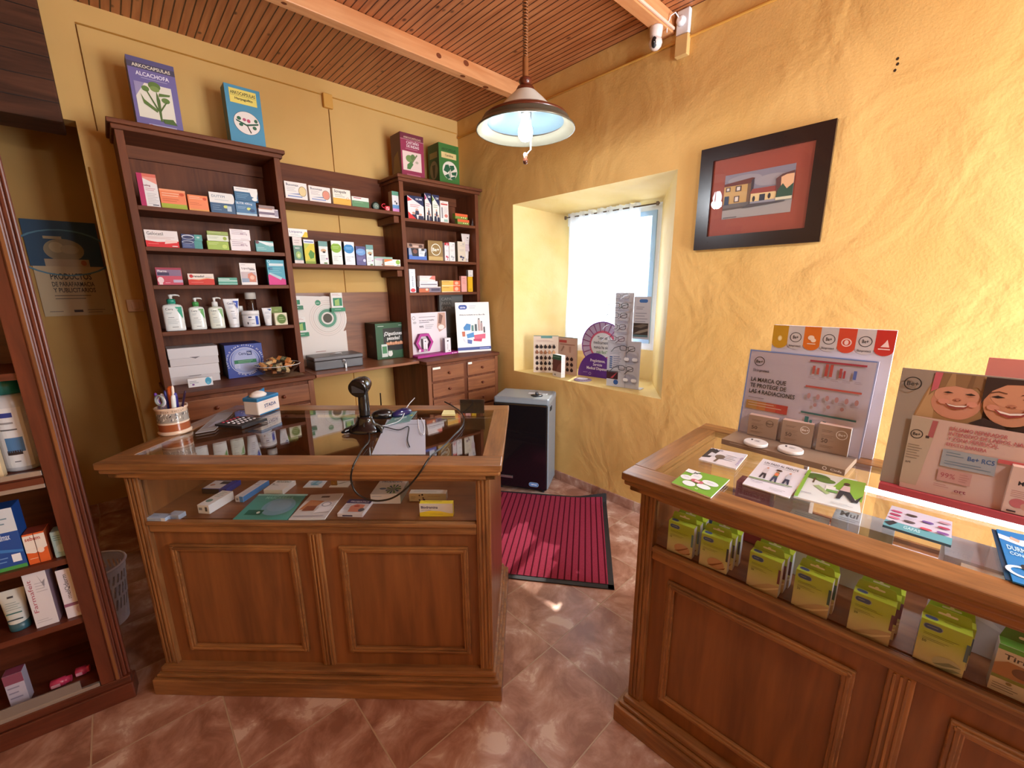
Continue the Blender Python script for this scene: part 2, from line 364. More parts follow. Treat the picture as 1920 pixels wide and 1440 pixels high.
mb.build('screw_holes', label='row of three small dark screw holes high in the rough yellow wall', cat='holes')
# tile skirting along the right wall
mb = MB(); yy = -2
while yy < YK-.02:
    mb.box(XW-.012, XW-.001, yy+.002, min(yy+.366, YK), 0, .072, TILE); yy += .37
mb.box(XW-.006, XW-.001, -2, YK, 0, .07, '#c3a98c'); mb.build('baseboard_right', kind='structure')
mb = MB(); mb.box(-1.6, .014, 4.005, 4.02, 0, .075, TILE); mb.build('baseboard_alcove', kind='structure')
# beams
for i, (a, b) in enumerate(((2.455, 2.525), (1.33, 1.40), (.2, .27), (-.92, -.85))):
    mb = MB(); mb.box(-1.6, XW-.001, a, b, 2.897, ZC-.001, MBEAM, bev=.004)
    random.seed(i)
    for k in range(6):
        x = -1.0+3.2*random.random(); r = .006+.011*random.random(); zz = 2.915+random.random()*.06; n = 12
        mb.f([(x+r*1.3*cos(2*pi*j/n), a-.0005, zz+r*sin(2*pi*j/n)) for j in range(n)], '#7a3a18')
        yy = a+.02+.03*random.random(); mb.f([(x+.2+r*1.3*cos(2*pi*j/n), yy-r*sin(2*pi*j/n), 2.8965) for j in range(n)], '#7a3a18')
    o = mb.build('trim_%d' % (i+1), kind='structure')
mb = MB(); mb.box(-1.45, -.03, 3.28, YK+.2, 2.385, ZC-.001, MLINT, bev=.01)
for k in range(5): mb.box(-1.45, -.031, 3.277, 3.281, 2.47+k*.1, 2.473+k*.1, '#1c0c06')
mb.build('trim_5', kind='structure')
# window
mb = MB(); WF = P('#e9eef2', .4)
w0, w1, v0, v1, xf = Y0, Y1, Z0, Z1, XI+.03
for a, b, c, d in ((w0, w1, v0, v0+.05), (w0, w1, v1-.05, v1), (w0, w0+.05, v0+.0501, v1-.0501), (w1-.05, w1, v0+.0501, v1-.0501)): mb.box(xf, xf+.05, a, b, c, d, WF)
win = mb.build('window_1', kind='structure')
mb = MB()
for a, b, c, d in ((w0+.05, w1-.05, v0+.05, v0+.085), (w0+.05, w1-.05, v1-.085, v1-.05), (w0+.05, w0+.085, v0+.0851, v1-.0851), (w1-.085, w1-.05, v0+.0851, v1-.0851), (2.0, 2.04, v0+.0851, v1-.0851)): mb.box(xf-.012, xf+.03, a, b, c, d, P('#9fc0dc', .4))  # sash blue is the daylight's tint put into the colour
mb.build('sash', win)
mb = MB(); mb.box(xf+.012, xf+.016, w0+.085, w1-.085, v0+.085, v1-.085, PANE); mb.build('window_pane', win)
# curtain
mt, N, b, L = nt('sheer_cotton'); out = N.nodes['Material Output']
tr = N.nodes.new('ShaderNodeBsdfTranslucent'); tr.inputs[0].default_value = (.9, .93, .97, 1)
df = N.nodes.new('ShaderNodeBsdfDiffuse'); df.inputs[0].default_value = (.86, .88, .9, 1); tp = N.nodes.new('ShaderNodeBsdfTransparent')
a_ = N.nodes.new('ShaderNodeMixShader'); a_.inputs[0].default_value = .5; L.new(tr.outputs[0], a_.inputs[1]); L.new(df.outputs[0], a_.inputs[2])
c_ = N.nodes.new('ShaderNodeMixShader'); wvn = N.nodes.new('ShaderNodeTexNoise'); wvn.inputs['Scale'].default_value = 40
mr = N.nodes.new('ShaderNodeMapRange'); mr.inputs['To Min'].default_value = .15; mr.inputs['To Max'].default_value = .3; L.new(wvn.outputs[0], mr.inputs[0]); L.new(mr.outputs[0], c_.inputs[0])
L.new(a_.outputs[0], c_.inputs[1]); L.new(tp.outputs[0], c_.inputs[2]); L.new(c_.outputs[0], out.inputs[0])
SHEER = mt
root = empty('curtain', (2.90, 2.05, 2.12), 0, 'sheer white cotton curtain hanging across the small window', 'curtain')
mb = MB(); ys, ye = 1.73-2.05, 2.40-2.05; n = 90
for i in range(n):
    for j in range(14):
        def pt(i, j):
            u = i/n; z = .02-j/14*1.10; fl = .3+.7*min(1, j/3)
            return (.012*sin(u*46)*(1.3-.6*j/14)+.006*sin(u*90+1)*(j < 3)+.004*sin(z*7+u*5), ys+(ye-ys)*u*(1+.015*j/14)+.004*sin(z*5), z+(.01*sin(u*60) if j == 0 else 0)-(.03*u if j == 14 else 0))
        mb.f([pt(i, j), pt(i+1, j), pt(i+1, j+1), pt(i, j+1)], SHEER, True)
o = mb.build('cloth', root); bmm = bmesh.new(); bmm.from_mesh(o.data); bmesh.ops.remove_doubles(bmm, verts=bmm.verts, dist=.0005); bmm.to_mesh(o.data); bmm.free()
mb = MB()
for i in range(n):
    def ph(i, z): u = i/n; return (.010*sin(u*46)-.008+.007*sin(u*100), ys+(ye-ys)*u, z+.012*sin(u*52)*(z > -.02))
    for z in (.035, 0, -.035): mb.f([ph(i, z), ph(i+1, z), ph(i+1, z-.035), ph(i, z-.035)], SHEER, True)
mb.build('gathered_header', root)
mb = MB(); mb.tube([(-.004, -.53+.06, .0), (-.004, .385, .0)], .005, '#5a4a3a'); mb.build('rod', root)
for yy in (-.455, .375): mb = MB(); mb.box(-.012, .004, yy-.008, yy+.008, -.014, .014, '#6a5c50', bev=.003); mb.build('bracket', root)
# conduits and cables on the walls
PW = P('#d9a24a', .6)
mb = MB(); mb.tube([(XW-.007, YK-.02, 2.852), (XW-.007, 1.35, 2.852), (XW-.007, -1.9, 2.852)], .008, PW)
mb.build('cable_conduit', label='long painted cable conduit running along the top of the rough wall', cat='conduit')
a, b_ = oy(143, 51, YK-.006), oy(856, 246, YK-.006)
root = empty('cable_conduit', (a.x, YK, a.z), 0, 'thin painted cable conduit with junction box along the top of the back wall', 'conduit')
mb = MB(); mb.T = Matrix.Translation(-V((a.x, YK, a.z))); zc = (a.z+b_.z)/2; mb.tube([(a.x, YK-.0045, zc), (b_.x, YK-.0045, zc)], .004, PW); mb.build('conduit', root)
mb = MB(); mb.tube([(a.x, YK-.003, zc-.006), (a.x, YK-.003, 2.39)], .0025, P('#8a5a22', .6)); mb.build('wall_cable', label='short dark cable dropping behind the tall bookcase', cat='cable')
p = oy(613, 190, YK-.01); mb = MB(); mb.T = Matrix.Translation(-V((a.x, YK, a.z))); mb.box(p.x-.03, p.x+.035, YK-.03, YK-.001, p.z-.045, p.z+.045, PW, bev=.004); mb.build('junction_box', root)
mb = MB(); mb.tube([(p.x+.01, YK-.004, p.z-.047), (p.x+.012, YK-.004, .15)], .0025, P('#9a6a2a', .6)); mb.build('wall_cable', label='dark thin cable running down the back wall from the junction box', cat='cable')
mb = MB(); mb.tube([(.03, YK-.006, 2.2), (.032, YK-.006, 1.2), (.03, YK-.01, 1.19), (.028, YK-.005, .1)], .004, P('#c9903c', .6))
mb.build('wall_cable', label='thin painted cable running down the corner of the alcove', cat='cable')
# switch plate beside the bookcase
p = oy(253, 573, YK-.01); mb = MB(); mb.box(-.035, .04, -.02, 0, -.035, .035, '#d8b088', bev=.004)
mb.box(-.015, .018, -.024, -.019, -.02, .02, '#dcb690', bev=.002)
mb.build('wall_switch', loc=(p.x, YK-.001, p.z), label='beige wall switch half hidden beside the left bookcase', cat='switch')
# poster in the alcove
a, b_ = oy(57, 498, 4.0), oy(192, 500, 4.0); tl = oy(38, 409, 4.0); bl = oy(80, 594, 4.0)
root = empty('alcove_poster', (tl.x, 4.015, bl.z), 0, 'blue and cream poster reading PRODUCTOS hung on the dark alcove wall', 'poster')
wd, h1 = b_.x-a.x+.0, a.z-bl.z; h2 = tl.z-a.z
mb = MB(); mb.box(0, wd, -.004, 0, 0, h1, '#b9a583')
mb.face((0, -.004, 0), (1, 0, 0), (0, 0, 1), wd, h1, [('T', 'PRODUCTOS', .2, .74, .12, '#35302c', .58), ('T', 'DE PARAFARMACIA', .2, .6, .09, '#3d3833', .6), ('T', 'Y PUBLICITARIOS', .2, .48, .09, '#3d3833', .6), ('l', .2, .42, .8, 2, .06, '#5a5148'), ('r', .42, .07, .55, .12, '#3a2a2a'), ('l', .08, .1, .3, 1, .05, '#6a6058'), ('l', .62, .12, .92, 2, .05, '#6a6058')])
mb.build('lower_sheet', root)
mb = MB(); mb.box(-.008, wd, -.006, 0, h1, h1+h2, '#12405f')
mb.face((-.008, -.006, h1), (1, 0, 0), (0, 0, 1), wd, h2, [('o', .5, .3, .52, .03, '#4f7d92', 1.6), ('e', .5, .36, .28, .25, '#8f8468'), ('e', .4, .42, .1, .12, '#b0a07c'), ('e', .58, .38, .13, .1, '#a39474'), ('r', .25, .6, .5, .66, '#a99a78'), ('r', .2, 0, .82, .16, '#a8957a'), ('e', .74, .08, .04, .06, '#9a5a3a')])
mb.build('upper_sheet', root)
# ================================================================== FURNITURE
def molding_rect(mb, x0, x1, z0, z1, y, w_, mt):
    for a, b, c, d in ((x0, x1, z0, z0+w_), (x0, x1, z1-w_, z1)):
        mb.box(a, b, y-.012, y, c, d, mt['x'], bev=.003); mb.box(a+.006, b-.006, y-.017, y-.01, c+w_*.35, d-w_*.3, mt['x'], bev=.002)
    for a, b, c, d in ((x0, x0+w_, z0+w_*.2, z1-w_*.2), (x1-w_, x1, z0+w_*.2, z1-w_*.2)):
        mb.box(a, b, y-.0125, y, c, d, mt['z'], bev=.003); mb.box(a+w_*.35, b-w_*.3, y-.017, y-.01, c, d, mt['z'], bev=.002)
def counter(loc, rz, label, L, D, group, GLASS=GLASS, lit=False):
    R = empty('display_counter', (loc[0], loc[1], 0), rz, label, 'counter', group)
    o = .045
    mb = MB(); mb.box(.012, L-.012, .012, D-.012, 0, .07, MW['x'], bev=.004); mb.box(.024, L-.024, .024, D-.024, .07, .085, MW['x'], bev=.004); mb.box(.034, L-.034, .034, D-.034, .085, .11, MW['x'], bev=.007); mb.build('plinth', R)
    mb = MB(); mb.box(o, L-o, .068, .08, .11, .69, MP['z']); mb.build('front_board', R)
    for a in (o, L-o-.05):
        mb = MB(); mb.box(a, a+.05, .05, .085, .11, .915, MW['z'], bev=.003)
        for k in (.012, .025, .038): mb.box(a+k-.004, a+k+.004, .046, .052, .12, .905, MW['z'], bev=.0015)
        mb.build('corner_post', R)
    mb = MB(); mb.box(.676, .724, .056, .07, .11, .69, MW['z'], bev=.003)
    for k in (.688, .70, .712): mb.box(k-.003, k+.003, .051, .058, .115, .685, MW['z'], bev=.0015)
    mb.build('centre_stile', R)
    for a, b in ((.15, .625), (.785, 1.26)):
        mb = MB(); molding_rect(mb, a, b, .17, .635, .068, .026, MW); mb.build('panel_moulding', R)
    mb = MB(); mb.box(o+.05, L-o-.05, .052, .085, .69, .72, MW['x'], bev=.004); mb.box(o+.05, L-o-.05, .045, .07, .72, .735, MW['x'], bev=.004); mb.build('lower_rail', R)
    mb = MB(); mb.box(o+.05, L-o-.05, .055, .08, .895, .92, MW['x'], bev=.003); mb.build('upper_rail', R)
    mb = MB(); mb.box(o+.05, L-o-.05, .062, .066, .735, .896, PANE); mb.build('front_glass', R)
    mb = MB(); mb.box(o+.012, L-o-.012, .086, D-.05, .71, .728, MP['x']); mb.build('display_deck', R)
    for a in (o, L-o-.012): mb = MB(); mb.box(a, a+.012, .085, D-.045, .11, .925, MP['z']); mb.build('side_panel', R)
    mb = MB(); mb.box(o, L-o, D-.045, D-.033, .11, .925 if not lit else .74, MP['z']); mb.build('back_panel', R)
    if lit:
        mb = MB(); mb.T = Matrix.Translation((.40, D-.075, .893)) @ Matrix.Rotation(pi/2, 4, 'Y'); mb.lathe([(.006, 0), (.009, .003), (.009, .70), (.006, .703)], P('#f4f8ff', .4, 0, 0, 11), seg=16)
        mb.build('light_tube', R)
        for x in (.385, 1.108): mb = MB(); mb.box(x-.006, x+.006, D-.088, D-.062, .88, .925, '#d8d8d8', bev=.002); mb.build('tube_holder', R)
    mb = MB()
    for a, b, c, d, g in ((0, L, 0, .085, 'x'), (0, L, D-.085, D, 'x'), (0, .07, .085, D-.085, 'y'), (L-.07, L, .085, D-.085, 'y')):
        mb.box(a, b, c, d, .955, .98, MW[g], bev=.004 if g == 'x' else .001)
    mb.box(.006, L-.006, .006, .07, .938, .956, MW['x'], bev=.006); mb.box(.02, L-.02, .02, .07, .918, .939, MW['x'], bev=.005)
    for a, b in ((.006, .06), (L-.06, L-.006)): mb.box(a, b, .01, D-.006, .938, .956, MW['y'], bev=.006); mb.box(a+.014*(a < .1), b-.014*(a > .1), .02, D-.02, .918, .939, MW['y'], bev=.005)
    mb.build('top_frame', R)
    mb = MB(); mb.box(.071, L-.071, .086, D-.086, .972, .978, GLASS); mb.build('glass_top', R)
    return R
LC = counter((-.133, 1.947), RD(-44.71), 'wooden glass-topped counter in front of the bookshelves with a barcode scanner', 1.39, .735, 'display counters')
RC = counter((1.095, .668), RD(-88.0), 'wooden glass-topped counter on the right filled with green plaster boxes', 1.39, .69, 'display counters', GLASS_R, True)
mb = MB(); mb.lathe([(.003, 0), (.008, .004), (.006, .014), (.002, .016)], P('#b58a3c', .3, .9), (.79, .075, .875), 12); mb.box(.78, .8, .068, .074, .872, .9, P('#8a6a30', .4, .8)); mb.build('brass_latch', LC)
LCM = Matrix.Translation((-.133, 1.947, 0)) @ Matrix.Rotation(RD(-44.71), 4, 'Z')
RCM = Matrix.Translation((1.095, .668, 0)) @ Matrix.Rotation(RD(-88.0), 4, 'Z')
def bookcase(label, x0, x1, yf, yb, zb, zt, shelves, st=.034):
    R = empty('bookcase', ((x0+x1)/2, yb, zb), 0, label, 'bookcase', 'mahogany bookcases on the back wall'); mx, D = (x0+x1)/2, yb-yf
    hw = (x1-x0)/2; T = zt-zb
    for s in (-1, 1):
        a = -hw if s < 0 else hw-st
        mb = MB(); mb.box(a, a+st, -D, 0, 0, T-.03, MB_['z'], bev=.002); mb.build('side_panel', R)
    mb = MB(); mb.box(-hw+st, hw-st, -.012, -.001, 0, T-.03, MB_['z']); mb.build('back_board', R)
    mb = MB(); mb.box(-hw-.012, hw+.012, -D-.015, 0, T-.045, T-.022, MB_['x'], bev=.004); mb.box(-hw-.025, hw+.025, -D-.03, 0, T-.022, T, MB_['x'], bev=.004)
    mb.box(-hw+st, hw-st, -.03, -.012, T-.11, T-.045, MB_['x']); mb.build('cornice', R)
    for z in shelves: mb = MB(); mb.box(-hw+st, hw-st, -D+.004, -.012, z-zb-.022, z-zb, MB_['x'], bev=.002); mb.build('shelf', R)
    return R
YF = 3.04
BL_ = bookcase('taller wide mahogany bookcase at the left, lowest shelf row with pump bottles', .147, .898, YF, YK-.002, 1.0, 2.382, (1.988, 1.782, 1.581, 1.325))
BR_ = bookcase('narrower mahogany bookcase in the corner with a gold box on its middle shelf', 1.704, 2.455, YF, YK-.002, 1.0, 2.38, (2.08, 1.776, 1.52))
def chest(label, x0, x1, yf, cols, zt, tags=()):
    R = empty('drawer_chest', ((x0+x1)/2, YK-.002, 0), 0, label, 'drawers', 'low drawer chests on the back wall'); mx = (x0+x1)/2; D = YK-.002-yf
    mb = MB(); mb.box(x0-mx, x1-mx, -D, 0, .06, zt-.03, MB_['z']); mb.box(x0-mx+.02, x1-mx-.02, -D+.02, 0, 0, .06, MB_['x'])
    mb.box(x0-mx, x0-mx+.035, -D-.006, -D, .06, zt-.03, MD['z'], bev=.002); mb.box(x1-mx-.035, x1-mx, -D-.006, -D, .06, zt-.03, MD['z'], bev=.002); mb.build('carcass', R)
    mb = MB(); mb.box(x0-mx-.012, x1-mx+.012, -D-.018, 0, zt-.026, zt, MB_['x'], bev=.004); mb.build('top_board', R)
    for ci, (a, b) in enumerate(cols):
        z = zt-.05
        k = 0
        while z > .15:
            mb = MB(); mb.box(a-mx, b-mx, -D-.012, -D-.001, z-.112, z, MD['x'], bev=.003)
            if k == 0 and ci < len(tags): t0, t1 = tags[ci]; mb.box(t0-mx, t1-mx, -D-.0135, -D-.011, z-.018, z-.001, '#efe9dc')
            d = mb.build('drawer', R)
            mb = MB(); mb.T = Matrix.Translation(((a+b)/2-mx, -D-.012, z-.058)) @ Matrix.Rotation(pi/2, 4, 'X'); mb.lathe([(.005, 0), (.005, .008), (.011, .013), (.010, .02), (.004, .023)], P('#6b3018', .35), seg=14); mb.build('knob', d)
            z -= .131; k += 1
    return R
chest('left drawer chest under the taller bookcase with white cartons on its top', .15, .898, 2.89, ((.19, .515), (.55, .862)), 1.0)
chest('right drawer chest in the corner, two columns of small drawers with paper tags', 1.706, 2.43, 2.79, ((1.745, 2.05), (2.09, 2.39)), 1.0, ((1.75, 1.82), (2.095, 2.135)))
mb = MB(); mb.box(.913, 1.69, 2.87, YK-.021, .98, 1.0, MD['x'], bev=.003)
R = empty('desk_board', (1.35, YK, .98), 0, 'wooden desk board spanning between the two drawer chests', 'desk'); mb.T = Matrix.Identity(4)
o = mb.build('board', R, loc=(-1.35, -YK, -.98)); mb = MB(); mb.box(.90, 1.70, YK-.018, YK-.003, 1.0, 1.527, MD['x']); mb.build('wall_panel', label='plain wooden back panel on the wall above the desk board', cat='panel')
for lab, z, zb in (('upper wooden wall shelf between the bookcases holding lozenge boxes', 2.116, 2.39), ('lower wooden wall shelf between the bookcases with a row of upright boxes', 1.719, 1.966)):
    R = empty('wall_shelf', (1.3, YK, z), 0, lab, 'shelf', 'wall shelves between the bookcases')
    mb = MB(); mb.box(.899-1.3, 1.702-1.3, YF-YK, -.002, -.024, 0, MB_['x'], bev=.002); mb.build('board', R)
    mb = MB(); mb.box(.899-1.3, 1.702-1.3, -.018, -.003, .001, zb-z, MB_['x']); mb.build('back_panel', R)
    mb = MB(); mb.box(1.66-1.3, 1.702-1.3, YF-YK+.03, -.004, -.075, -.026, MB_['y'], bev=.003); mb.build('bracket', R)
# ================================================================== PRODUCTS
G1, G2, G3, G4 = '#8d8d92', '#5a5a60', '#3a3a40', '#c8c8cc'
def pack(name, label, cat, grp, loc, rz, W, D, H, col, front=(), top=(), side=(), sc_=None, tc=None, rx=0, bev=0.0008, rough=.45, left=()):
    """a carton: front face at local y=0 looking to -y, origin at the middle of the lower front edge"""
    mb = MB(); m0 = P(col, rough)
    mb.box(-W/2, W/2, 0, D, 0, H, m0, side=P(sc_, rough) if sc_ else None, top=P(tc, rough) if tc else None, bev=bev)
    if front: mb.face((-W/2, 0, 0), (1, 0, 0), (0, 0, 1), W, H, front)
    if top: mb.face((-W/2, 0, H), (1, 0, 0), (0, 1, 0), W, D, top)
    if left: mb.face((-W/2, D, 0), (0, -1, 0), (0, 0, 1), D, H, left)
    if side: mb.face((W/2, 0, 0), (0, 1, 0), (0, 0, 1), D, H, side)
    return mb.build(name, loc=loc, rot=(rx, 0, rz), label=label, cat=cat, group=grp)
def S(name, label, grp, bl, br, yt, Y, zs, D, col, front=(), cat='box', **k):
    """carton on a shelf: lower front corners and top row as read in the photograph, on the plane y=Y, standing at height zs"""
    a = oy(bl[0], bl[1], Y); b = oy(br[0], br[1], Y); W = b.x-a.x
    base = V((a.x, Y, zs)); H = hgt(base, V((0, 0, 1)), yt-(bl[1]-py(base))*0)
    pack(name, label, cat, grp, ((a.x+b.x)/2, Y, zs+.0006), 0, W-.0015, D, H, col, front, **k)
    return zs+H+.0008
def FB(name, label, cat, grp, fl, fr, bl, z0, h, col, top=(), front=(), **k):
    """carton lying flat: three corners of its top face as read in the photograph"""
    a, b, c = oz(*fl, z0+h), oz(*fr, z0+h), oz(*bl, z0+h)
    e = (b-a); W = e.length; e.normalize(); n = V((-e.y, e.x, 0)); D = max((c-a).dot(n), .01)
    mid = (a+b)/2
    return pack(name, label, cat, grp, (mid.x, mid.y, z0+.0006), atan2(e.y, e.x), W, D, h, col, front, top, **k)
def card(name, label, cat, grp, pts, z0, h, col, prints, frame=None, th_col='#f4f4f2', sheets=1):
    """thin sheet, leaflet or pouch lying flat: four corners fl, fr, br, bl in the photograph"""
    q = [oz(x, y, z0+h) for x, y in pts]; a = q[0]
    e = (q[1]-q[0]).normalized(); n = V((-e.y, e.x, 0)); R = Matrix.Rotation(atan2(e.y, e.x), 4, 'Z').inverted()
    loc = [R @ (p-a) for p in q]
    mb = MB(); b = [V((p.x, p.y, 0)) for p in loc]; t = [V((p.x, p.y, h)) for p in loc]
    mb.f(t, P(col, .3)); mb.f(b[::-1], th_col)
    for i in range(4): j = (i+1) % 4; mb.f((b[i], b[j], t[j], t[i]), th_col)
    W = (loc[1].x); D = (loc[2].y+loc[3].y)/2; sk = loc[3].x/max(loc[3].y, .001)
    vd = V((loc[3].x, loc[3].y, 0)); mb.T = Matrix(((1, sk, 0, 0), (0, 1, 0, 0), (0, 0, 1, 0), (0, 0, 0, 1)))
    mb.face((0, 0, h), (1, 0, 0), (0, 1, 0), W, loc[3].y, prints)
    return mb.build(name, loc=(a.x, a.y, z0+.0006), rot=(0, 0, atan2(e.y, e.x)), label=label, cat=cat, group=grp)
GS = 'medicine boxes on the back shelves'
Y1_ = 3.062
# ---- left bookcase, top shelf
z = 1.9886
S('medicine_box', 'tall white box with a magenta stripe, leftmost on the top shelf of the tall bookcase', GS, (265.6, 385), (301.8, 386.5), 323, Y1_, z, .05, '#ece6e4', [('r', 0, 0, .28, 1, '#b8155a'), ('r', .28, .86, 1, 1, '#e0705a'), ('p', [(.28, .86), (1, .7), (1, .9), (.28, .9)], '#eb9a86'), ('T', 'ineling', .22, .62, .055, '#8a1540'), ('l', .34, .56, .95, 2, .05, '#c86a80'), ('l', .38, .4, .95, 7, .05, '#b9b4b4'), ('r', .6, .04, .92, .07, G2)], sc_='#c8c0c0')
S('medicine_box', 'orange box with a lime bottom band beside the magenta striped box', GS, (303.7, 389.7), (352.3, 391.6), 353, Y1_, z, .03, '#f08048', [('r', 0, 0, 1, .25, '#a9b52e'), ('r', 0, .9, 1, 1, '#f6a070'), ('l', .08, .8, .8, 2, .12, '#fbd0b0'), ('e', .84, .78, .1, .08, '#d85020'), ('l', .08, .5, .7, 2, .1, '#c95a2c')])
S('medicine_box', 'smaller all-orange box on the top shelf of the tall bookcase', GS, (355.3, 394.4), (393, 396), 364, Y1_, z, .03, '#f28447', [('r', 0, 0, 1, .12, '#eaa050'), ('l', .08, .88, .8, 2, .1, '#fbd0b0'), ('e', .84, .8, .1, .09, '#d85020'), ('l', .08, .5, .7, 2, .1, '#c95a2c')])
S('medicine_box', 'white over blue box with a yellow capsule picture', GS, (396, 395.9), (442.8, 399.6), 359, Y1_, z, .03, '#1f4c74', [('r', 0, .5, .9, 1, '#ece9e4'), ('e', .9, .75, .1, .25, '#ece9e4'), ('t', 'DUTYM', .1, .76, .12, '#4a6a88'), ('l', .2, .66, .85, 1, .08, '#a9b4bd'), ('R', .52, .26, .72, .4, '#dbe27a'), ('r', .66, .12, .84, .38, '#b9cbd6'), ('l', .08, .38, .45, 3, .1, '#7a99b3')])
z2 = S('medicine_box', 'blue box with a capsule picture under another blue box on the top shelf', GS, (443.8, 401.9), (482.8, 404.7), 375.5, Y1_, z, .03, '#3a719c', [('r', 0, 0, 1, .16, '#bcd0dc'), ('T', 'BUTIR 400mg', .06, .78, .13, '#dfe9f0', .75), ('l', .08, .6, .5, 2, .1, '#a6c3d6'), ('e', .62, .48, .1, .1, '#dbe27a'), ('e', .78, .38, .14, .12, '#244a75')])
S('medicine_box', 'blue and white box stacked on top of the blue capsule box', GS, (441, 374.7), (484.6, 375.6), 349.4, Y1_, z2, .03, '#1f5c84', [('r', 0, .68, 1, 1, '#eceae6'), ('p', [(.66, .7), (1, .7), (.94, .25), (.7, .4)], '#eceae6'), ('l', .08, .88, .6, 1, .12, '#7d90a0'), ('l', .08, .5, .6, 3, .12, '#7aa6c4'), ('e', .84, .2, .12, .12, '#f2f2ee')])
z2 = S('medicine_box', 'small white box with mauve stripes at the right end of the top shelf', GS, (486, 405.6), (522.9, 408), 389.7, Y1_, z, .04, '#e6dfdf', [('r', 0, .32, .8, .6, '#7c6a7c'), ('r', 0, .9, .7, 1, '#c98a6a'), ('r', .8, .2, 1, .9, '#a79cab'), ('l', .05, .25, .7, 1, .12, '#9a8f98')])
S('medicine_box', 'thin brown-topped box lying on the small mauve striped box', GS, (485, 389), (515, 391), 384, Y1_+.01, z2, .04, '#8a6f68')
# ---- second shelf
z = 1.7826
S('medicine_box', 'white and red painkiller box reading Gelocatil', GS, (274.5, 461.6), (337, 462.9), 430, Y1_, z, .03, '#f0e6e2', [('p', [(0, 0), (1, 0), (1, .38), (.35, .3), (0, .38)], '#e01820'), ('t', 'Gelocatil', .07, .7, .2, '#201a1a', .48), ('l', .07, .6, .95, 2, .08, '#c9a6a0'), ('p', [(.56, .2), (.95, .3), (.95, .42), (.6, .44)], '#f4d2ca'), ('l', .07, .2, .4, 1, .1, '#f08a80'), ('r', .78, .05, .95, .1, '#fff')])
z2 = S('medicine_box', 'lower navy box with white loops, a teal end and a twin above it', GS, (341.8, 462.5), (380.8, 464.6), 450.5, Y1_, z, .03, '#2e3f78', [('r', .6, 0, 1, 1, '#4f9a94'), ('e', .3, .8, .28, .2, '#c9cfdd'), ('e', .3, .78, .25, .14, '#2a2f5c'), ('l', .05, .45, .5, 2, .2, '#7f8cb0')])
S('medicine_box', 'upper navy box with white loops stacked on its twin', GS, (341, 450.5), (380, 451.5), 438.5, Y1_, z2, .03, '#2c3a70', [('r', .62, 0, 1, 1, '#57a39b'), ('e', .3, .55, .3, .36, '#d6dbe6'), ('e', .3, .5, .26, .26, '#2a2f5c'), ('e', .8, .55, .08, .15, '#b5d8d2')])
z2 = S('medicine_box', 'bright lime box with a pale disc at the base of the green stack', GS, (389.6, 466.4), (430.4, 467.8), 451.3, Y1_, z, .03, '#9cb930', [('e', .8, .4, .12, .24, '#c6dc6a'), ('l', .08, .8, .6, 2, .16, '#dbe89a')])
z2 = S('medicine_box', 'white box in the middle of the green stack', GS, (389, 451), (429.4, 452), 440, Y1_, z2, .03, '#dfe6cf', [('e', .82, .5, .09, .3, '#9aae3a'), ('l', .08, .7, .6, 2, .2, '#a5ac90')])
S('medicine_box', 'olive green box topmost in the green stack', GS, (388, 440), (428, 440.6), 432.5, Y1_, z2, .03, '#93a845', [('l', .08, .7, .7, 1, .3, '#d5dda8')])
z2 = S('medicine_box', 'lower white tablet box of the pair stacked on the second shelf', GS, (433.9, 469.2), (470.7, 470), 449.5, Y1_, z, .03, '#efe4e6', [('l', .08, .85, .8, 3, .17, '#9a7f8e'), ('t', '400 mg', .5, .48, .16, '#8a5a78', .35), ('r', .5, .05, .9, .09, '#c8b5bd')])
S('medicine_box', 'upper white tablet box of the pair stacked on the second shelf', GS, (432.5, 449.5), (470.2, 450), 428.9, Y1_, z2, .03, '#f0e6e7', [('l', .08, .88, .8, 3, .15, '#9a7f8e'), ('t', '400 mg', .5, .52, .16, '#8a5a78', .35), ('r', .5, .1, .9, .14, '#c8b5bd')])
S('medicine_box', 'small teal box with a white wave at the right of the second shelf', GS, (480.8, 470.8), (514.5, 471.7), 451, Y1_, z, .03, '#5ba6a6', [('p', [(.1, 1), (1, .85), (1, .55), (.6, .62), (.25, .85)], '#e3eeee'), ('e', .1, .85, .1, .14, '#6a3f4c'), ('o', .8, .6, .12, .02, '#d8eaea'), ('l', .08, .4, .6, 2, .14, '#bfe0df')])
# ---- third shelf
z = 1.5816
S('medicine_box', 'red and mauve box with a head outline, leftmost on the third shelf', GS, (295.8, 533), (344.5, 533.3), 501.5, Y1_, z, .04, '#c93a55', [('r', 0, .88, 1, 1, '#a33048'), ('r', .02, .52, .98, .88, '#8a6f8c'), ('r', .05, .55, .5, .72, '#3c2f55'), ('T', 'Pharma', .07, .74, .12, '#f5eef2', .35), ('e', .14, .28, .12, .18, '#f3d9dc'), ('r', .06, .02, .2, .2, '#f3d9dc'), ('r', .62, .14, 1, .3, '#c9b5cf'), ('l', .3, .14, .55, 1, .1, '#f3c0c8')])
S('medicine_box', 'white and red box with a red ball reading Frenadol', GS, (354.2, 533.3), (403.3, 533.3), 513, Y1_, z, .04, '#efe0d2', [('p', [(0, 0), (1, 0), (1, .5), (.75, .56), (.4, .42), (.1, .5), (0, .46)], '#d63522'), ('p', [(.1, .5), (.4, .42), (.75, .56), (1, .5), (1, .55), (.7, .62), (.4, .5)], '#eda06a'), ('e', .13, .77, .07, .15, '#d02028'), ('T', 'renadol', .2, .68, .18, '#2a1c20', .42), ('l', .65, .7, .95, 1, .1, G2), ('l', .1, .25, .6, 1, .1, '#f0a090')], sc_='#d8a890', tc='#f2e6da')
